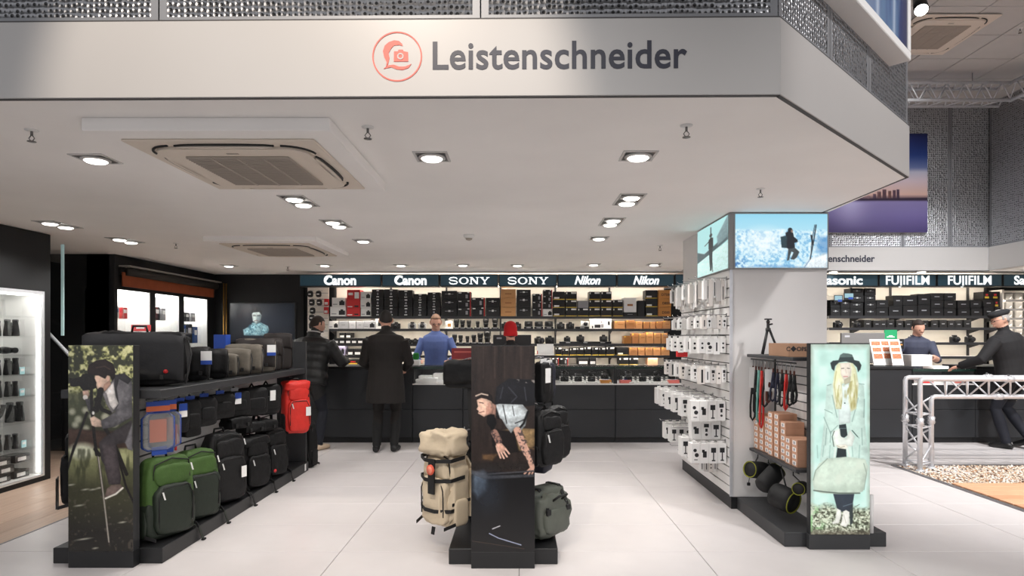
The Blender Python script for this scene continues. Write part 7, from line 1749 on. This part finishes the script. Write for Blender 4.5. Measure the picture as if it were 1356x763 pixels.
def person(label, loc, rz, height=1.75, top=None, legs_m=None, shoes=None, lean=.0, side=.0, hands=None, feet=None, turn=0., nod=0., bulk=1., puff=0., coat=0., hair=None, hair_kind='short', hat=None, glasses=False, voxel=.0085, extra=None, sleeve_skin=0.):
    """a standing figure facing local +y; hands/feet are local targets"""
    k = height / 1.75; t = thing('person', label, 'person', loc, rz)
    caps = []; m = MB()
    Rl = Matrix.Rotation(-lean, 4, 'X') @ Matrix.Rotation(side, 4, 'Y'); hipz = .93 * k
    def tor(p): return Vector((0, 0, hipz)) + Rl @ (Vector(p) * k - Vector((0, 0, hipz)))
    feet = feet or [(-.11, .0, 0), (.11, .0, 0)]
    # torso from stacked sections
    secs = [(.84, .155, .115), (.93, .172, .122), (1.04, .160, .115), (1.14, .158, .115), (1.26, .178, .125), (1.36, .190, .122), (1.43, .170, .10), (1.475, .10, .075), (1.50, .062, .062)]
    if coat: secs = [(.93 - coat, .190, .150), (.93 - coat * .5, .185, .14)] + secs[1:]
    fine = []
    for (z0, a0, b0), (z1_, a1, b1) in zip(secs, secs[1:]):
        n = 5
        for i in range(n): s = i / n; fine.append((z0 + (z1_ - z0) * s, a0 + (a1 - a0) * s, b0 + (b1 - b0) * s))
    fine.append(secs[-1]); rings = []
    for z, a, b_ in fine:
        bl = bulk if z < 1.45 else 1. + (bulk - 1) * .3
        pf = 1 + puff * abs(math.sin((z - .8) * PI / .105)) if z < 1.44 else 1.
        rings.append([tor((a * bl * pf * math.cos(2 * PI * j / 24), b_ * bl * pf * math.sin(2 * PI * j / 24) + .01, z)) for j in range(24)])
    m.loft(rings); caps.append((tor((0, 0, .86 - coat)), tor((0, 0, 1.36)), .17 * bulk, .17 * bulk, 'top')); caps.append((tor((-.13, 0, 1.38)), tor((.13, 0, 1.38)), .10, .10, 'top'))
    # head
    hb = tor((0, .005, 1.49)); Rh = Rl.to_3x3().to_4x4() @ Matrix.Rotation(turn, 4, 'Z') @ Matrix.Rotation(-nod + lean * .6, 4, 'X')
    def hd(p): return hb + (Rh @ (Vector(p) * k))
    hm = MB()
    def head_shape(x, y, z):
        if z < 0: x *= 1 + .28 * z; y = y * (1 + .10 * z) + (.10 * -z if y > 0 else -.02 * z)
        return x, y, z
    c0 = Vector((0, .015, .145)); rr = (.152, .192, .235)
    tmp = MB(); tmp.soft((0, 0, 0), (1, 1, 1), 1., 18, 26, head_shape)
    m.add([hd(c0 + Vector((p[0] * rr[0], p[1] * rr[1], p[2] * rr[2]))) for p in tmp.v], tmp.f)
    caps.append((hd((0, .02, .08)), hd((0, .02, .20)), .085, .085, 'skin')); caps.append((hd((0, 0, -.02)), hd((0, 0, .06)), .06, .06, 'skin'))
    m.tube([hd((0, 0, -.05)), hd((0, .0, .09))], [.066 * k, .058 * k], 14)
    m.loft([[hd(p) for p in ((-.008, .105, .165), (.008, .105, .165), (.006, .09, .17), (-.006, .09, .17))], [hd(p) for p in ((-.016, .128, .118), (.016, .128, .118), (.014, .09, .112), (-.014, .09, .112))]], True, True)
    for s in (-1, 1):
        m.tube([hd((s * .073, .005, .115)), hd((s * .086, -.006, .14)), hd((s * .084, -.006, .168)), hd((s * .072, .004, .168))], .011 * k, 8)
    m.loft([[hd((x * .026, .112 + .006 * (1 - abs(x)), .082 + .004 * z)) for x, z in ((-1, 0), (0, 1.6), (1, 0), (0, -1.6))], [hd((x * .026, .09, .082 + .004 * z)) for x, z in ((-1, 0), (0, 1.6), (1, 0), (0, -1.6))]], True, True)
    # legs
    for s, ft in zip((-1, 1), feet):
        hip = Vector((s * .09 * k, 0, .90 * k)); ank = Vector((ft[0], ft[1], .085 * k + ft[2])); kn, ank2 = ik(hip, ank, .43 * k, .43 * k, (s * .1, 1, 0))
        m.tube([hip, hip.lerp(kn, .5), kn, kn.lerp(ank2, .4), ank2], [.098 * k * bulk ** .3, .086 * k, .064 * k, .066 * k, .052 * k], 16)
        caps.append((hip, kn, .085, .065, 'legs')); caps.append((kn, ank2 + Vector((0, 0, .02)), .065, .055, 'legs'))
        up_ = min(1., ft[2] * 8); toe = Vector((ft[0] + s * .03, ft[1] + .17, .03 + ft[2] * .25)); heel = Vector((ft[0], ft[1] - .055, .035 + ft[2]))
        m.tube([heel + Vector((0, -.02, .0)), heel.lerp(toe, .35) + Vector((0, 0, .012)), heel.lerp(toe, .75), toe + Vector((0, .015, -.004))], [.036, .047, .046, .030], 14, flat=.85); m.tube([heel + Vector((0, .03, .0)), ank2], [.044, .046], 12)
        caps.append((heel, toe, .045, .04, 'shoe'))
    # arms and hands
    hands = hands or [(-.26, .03, .80), (.26, .03, .80)]
    for s, hn in zip((-1, 1), hands):
        sh = tor((s * .175 * (1 + (bulk - 1) * .5), .0, 1.385)); el, wr = ik(sh, hn, .30 * k, .265 * k, (s * .5, -.7, -.4))
        b2 = bulk
        pts = [sh, sh.lerp(el, .5), el, el.lerp(wr, .5), wr.lerp(el, .06)]; rs = [.066 * b2, .056 * b2, .050 * b2, .044 * b2, .038 * b2]
        if puff:
            pts2, rs2 = [], []
            for i in range(25):
                s_ = i / 24 * 4; j = min(3, int(s_)); f = s_ - j; pts2.append(pts[j].lerp(pts[j + 1], f)); rs2.append((rs[j] * (1 - f) + rs[j + 1] * f) * (1 + puff * 1.2 * abs(math.sin(i * PI / 3))))
            pts, rs = pts2, rs2
        m.tube(pts, rs, 14); caps.append((sh, el, .06, .05, 'top'))
        if sleeve_skin: cut = el.lerp(wr, 1 - sleeve_skin)
        else: cut = wr
        caps.append((el, cut, .05, .04, 'top'))
        if sleeve_skin: caps.append((cut, wr, .04, .035, 'skin'))
        d = (wr - el).normalized(); sd_ = d.cross(Vector((0, 0, 1))); sd_ = sd_.normalized() if sd_.length > .1 else Vector((1, 0, 0)); nn = sd_.cross(d)
        pc = wr + d * .045
        m.tube([wr - d * .02, wr + d * .01, wr + d * .05, wr + d * .085], [.027, .032, .040, .036], 12, flat=.5, up=nn)
        for f, (o_, L_) in enumerate(((-.028, .062), (-.010, .074), (.010, .070), (.028, .055))):
            b0 = wr + d * .078 + sd_ * o_; b1 = b0 + d * L_ * .5 - nn * .006; b2_ = b0 + d * L_ * .92 - nn * .026
            m.tube([b0 - d * .02, b0, b1, b2_], [.0095, .0095, .009, .0075], 8)
        th = -s if True else s
        b0 = wr + d * .03 + sd_ * .032 * th; m.tube([wr + d * .02, b0, b0 + (d * .6 + sd_ * th * .6) * .035, b0 + (d * .9 + sd_ * th * .35) * .062], [.012, .0125, .011, .008], 8)
        caps.append((wr + d * .012, wr + d * .15, .035, .03, 'skin'))
    # merge into one skin
    me0 = bpy.data.meshes.new('b'); me0.from_pydata(m.v, [], m.f); ob = bpy.data.objects.new('b', me0); COL.objects.link(ob)
    bmm = bmesh.new(); bmm.from_mesh(me0); bmesh.ops.recalc_face_normals(bmm, faces=bmm.faces); bmm.to_mesh(me0); bmm.free()
    md = ob.modifiers.new('r', 'REMESH'); md.mode = 'VOXEL'; md.voxel_size = voxel; md.use_smooth_shade = True
    sm = ob.modifiers.new('s', 'SMOOTH'); sm.factor = .5; sm.iterations = 2
    bpy.context.view_layer.update()
    me = bpy.data.meshes.new_from_object(ob.evaluated_get(bpy.context.evaluated_depsgraph_get())); bpy.data.objects.remove(ob)
    me.name = 'body'; me.materials.clear(); order = ['top', 'legs', 'skin', 'shoe']
    for mm in (top, legs_m, SKIN, shoes): me.materials.append(mm)
    nf = len(me.polygons); cen = np.empty(nf * 3); me.polygons.foreach_get('center', cen); cen = cen.reshape(-1, 3); best = np.full(nf, 1e9); idx = np.zeros(nf, int)
    for a, b_, ra, rb, tg in caps:
        a, b_ = np.array(a), np.array(b_); e = b_ - a; s = np.clip(((cen - a) @ e) / (e @ e + 1e-9), 0, 1); d = np.linalg.norm(cen - a - s[:, None] * e, axis=1) - (ra + (rb - ra) * s)
        w_ = d < best; best[w_] = d[w_]; idx[w_] = order.index(tg)
    me.polygons.foreach_set('material_index', idx.astype(np.int32)); me.polygons.foreach_set('use_smooth', np.ones(nf, bool)); me.update()
    bo = bpy.data.objects.new('body', me); COL.objects.link(bo); bo.parent = t
    # eyes, hair, hat, glasses
    for s in (-1, 1):
        e = MB(); tmp = MB(); tmp.soft((0, 0, 0), (1, 1, 1), 1., 6, 10); e.add([hd(Vector((s * .031, .098, .148)) + Vector((p[0] * .024, p[1] * .016, p[2] * .014))) for p in tmp.v], tmp.f, True); e.build('eye', M_INK, t)
    if hair:
        e = MB(); tmp = MB(); lo = {'short': .02, 'bald': -.25, 'long': -.55}.get(hair_kind, .0)
        def hs(x, y, z):
            x, y, z = head_shape(x, y, z)
            if y > .15 and z < .45: y = .15 + (y - .15) * .15
            if z < lo - .1 - .5 * max(0, -y): z = lo - .1 - .5 * max(0, -y)
            return x, y, z
        tmp.soft((0, 0, 0), (1, 1, 1), 1., 16, 24, hs); c1 = c0 + Vector((0, -.008, .008)); q_ = 1.09 if hair_kind != 'bald' else 1.035
        e.add([hd(c1 + Vector((p[0] * rr[0] * q_, p[1] * rr[1] * q_, p[2] * rr[2] * q_))) for p in tmp.v], tmp.f, True); e.build('hair', hair, t)
    if hat == 'flatcap':
        e = MB(); tmp = MB(); tmp.soft((0, 0, 0), (1, 1, 1), .8, 12, 24); e.add([hd(Vector((0, .012, .232)) + Vector((p[0] * .182, p[1] * .245, p[2] * .085 - (p[1] * .02)))) for p in tmp.v], tmp.f, True); ho = e.build('flat_cap', mat('cap_wool', (24, 24, 26), .85, bump=.2, bscale=120), t)
        e = MB(); e.loft([[hd((x * .075, .085 + .040 * (1 - x * x), .200 - .02 * (1 - x * x) + dz)) for x in [-1 + .2 * i for i in range(11)]] + [hd((x * .075, .07, .205 + dz)) for x in [1 - .2 * i for i in range(11)]] for dz in (0, .008)], True, True, False); e.build('cap_peak', MATS['cap_wool'], t)
    if hat == 'beanie':
        mm = mat('red_knit', (196, 18, 24), .8, bump=.5, bscale=160); e = MB(); tmp = MB()
        tmp.lathe([(.098, -.03), (.104, -.02), (.103, .02), (.096, .03), (.099, .06), (.094, .10), (.078, .14), (.05, .165), (.015, .175)], 26); e.add([hd(Vector((p[0] * .92, p[1] * 1.12 + .01, p[2] + .14))) for p in tmp.v], tmp.f, True); e.build('beanie', mm, t)
    if glasses:
        g_ = MB()
        for s in (-1, 1): g_.tube([hd((s * .032 + .020 * math.cos(a), .116, .148 + .015 * math.sin(a))) for a in [2 * PI * i / 12 for i in range(13)]], .0022, 5); g_.tube([hd((s * .052, .114, .15)), hd((s * .082, .0, .155))], .002, 5)
        g_.tube([hd((-.012, .117, .15)), hd((.012, .117, .15))], .002, 5); g_.build('glasses', M_INK, t)
    if extra: extra(t, tor, hd)
    return t
J_BLK = mat('black_padded_nylon', (17, 17, 18), .5, bump=.3, bscale=18); J_DARK = mat('dark_brown_coat', (26, 22, 20), .85, var=.1, vscale=10, bump=.2, bscale=30); J_COAT = mat('black_wool_coat', (20, 19, 21), .85, var=.1, vscale=20, bump=.2, bscale=40)
T_JEAN = mat('dark_jeans', (18, 21, 32), .8, var=.1, vscale=20); T_BLK = mat('black_trousers', (14, 14, 15), .8); S_TAN = mat('pale_tan_shoe', (206, 184, 158), .6); S_BLK = mat('black_shoe', (18, 18, 19), .45)
C_BLUE = mat('blue_shirt', (96, 116, 172), .8, var=.08, vscale=12, bump=.2, bscale=24); C_GREY = mat('grey_blue_polo', (62, 66, 84), .8, var=.1, vscale=12, bump=.2, bscale=24)
H_BRN = mat('brown_hair', (44, 32, 26), .7, bump=.4, bscale=90); H_GRY = mat('grey_hair', (150, 146, 142), .7, bump=.4, bscale=90); H_DRK = mat('dark_hair', (26, 22, 20), .7, bump=.4, bscale=90)
def collar(t, tor, hd):
    m = MB(); m.loft([[tor((.085 * math.cos(a), .08 * math.sin(a) - .005, z)) for a in [2 * PI * i / 20 for i in range(20)]] for z in (1.45, 1.53)], False, False); m.build('collar', J_BLK, t)
    m = MB(); m.tube([tor((.088 * math.cos(a), .083 * math.sin(a) - .005, 1.532)) for a in [PI + PI * i / 14 for i in range(15)]], .008, 6); m.build('collar_lining', M_PGREY, t)
person('customer in a black padded jacket leaning on the counter, seen from behind', (-2.68, 7.90, 0), -.25, 1.72, J_BLK, T_JEAN, S_TAN, lean=.22, hands=[(-.27, .42, 1.12), (.27, .44, 1.12)], feet=[(-.17, -.06, 0), (.16, -.03, 0)], turn=-.5, nod=.25, bulk=1.42, puff=.07, hair=H_BRN, extra=collar)
person('standing figure in a long dark brown coat before the counter, seen from behind', (-1.66, 7.72, 0), .05, 1.76, J_DARK, T_BLK, S_BLK, lean=.03, hands=[(-.20, .30, 1.02), (.2, .32, 1.02)], feet=[(-.11, 0, 0), (.10, .03, 0)], turn=.2, nod=.2, bulk=1.28, coat=.32, hair=H_DRK)
person('salesman in a blue shirt and glasses behind the counter', (-1.24, 9.32, 0), PI, 1.77, C_BLUE, T_BLK, S_BLK, lean=.10, hands=[(-.24, .34, 1.09), (.2, .36, 1.09)], turn=.2, nod=.25, bulk=1.08, hair=mat('fair_hair', (150, 118, 96), .7, bump=.4, bscale=90), hair_kind='short', glasses=True)
person('customer in a red knit beanie hidden behind the tattooed man poster', (-.10, 7.55, 0), .1, 1.58, J_COAT, T_BLK, S_BLK, hands=[(-.2, .25, 1.0), (.2, .25, 1.0)], bulk=1.1, hair=H_DRK, hair_kind='short', hat='beanie')
person('salesman in a grey blue shirt bending over the hall counter', (6.02, 9.44, 0), PI - .35, 1.72, C_GREY, T_BLK, S_BLK, lean=.32, hands=[(-.12, .50, 1.14), (.22, .50, 1.14)], turn=.35, nod=.25, bulk=1.08, hair=H_BRN, sleeve_skin=.7)
person('elderly man in a black coat and flat cap reaching onto the hall counter', (6.34, 7.93, 0), .38, 1.78, J_COAT, T_JEAN, S_BLK, lean=.12, side=-.13, hands=[(-.50, .36, 1.05), (.30, .12, .84)], feet=[(-.08, .04, 0), (.12, -.10, .07)], turn=1.05, nod=.1, bulk=1.34, coat=.08, hair=H_GRY, hat='flatcap', glasses=True)
# ================================================================== tell look-alikes apart by counting from the pillar
by = {}
for o in COL.objects:
    if o.parent is None and o.get('category'): by.setdefault(o['label'], []).append(o)
for lb_, os_ in by.items():
    if 1 < len(os_) <= 8:
        os_.sort(key=lambda o: abs(o.location.x - 2.2))
        for k, o in enumerate(os_):
            extra_ = ', %s from the pillar' % ORD[k]
            if len((lb_ + extra_).split()) <= 16: o['label'] = lb_ + extra_
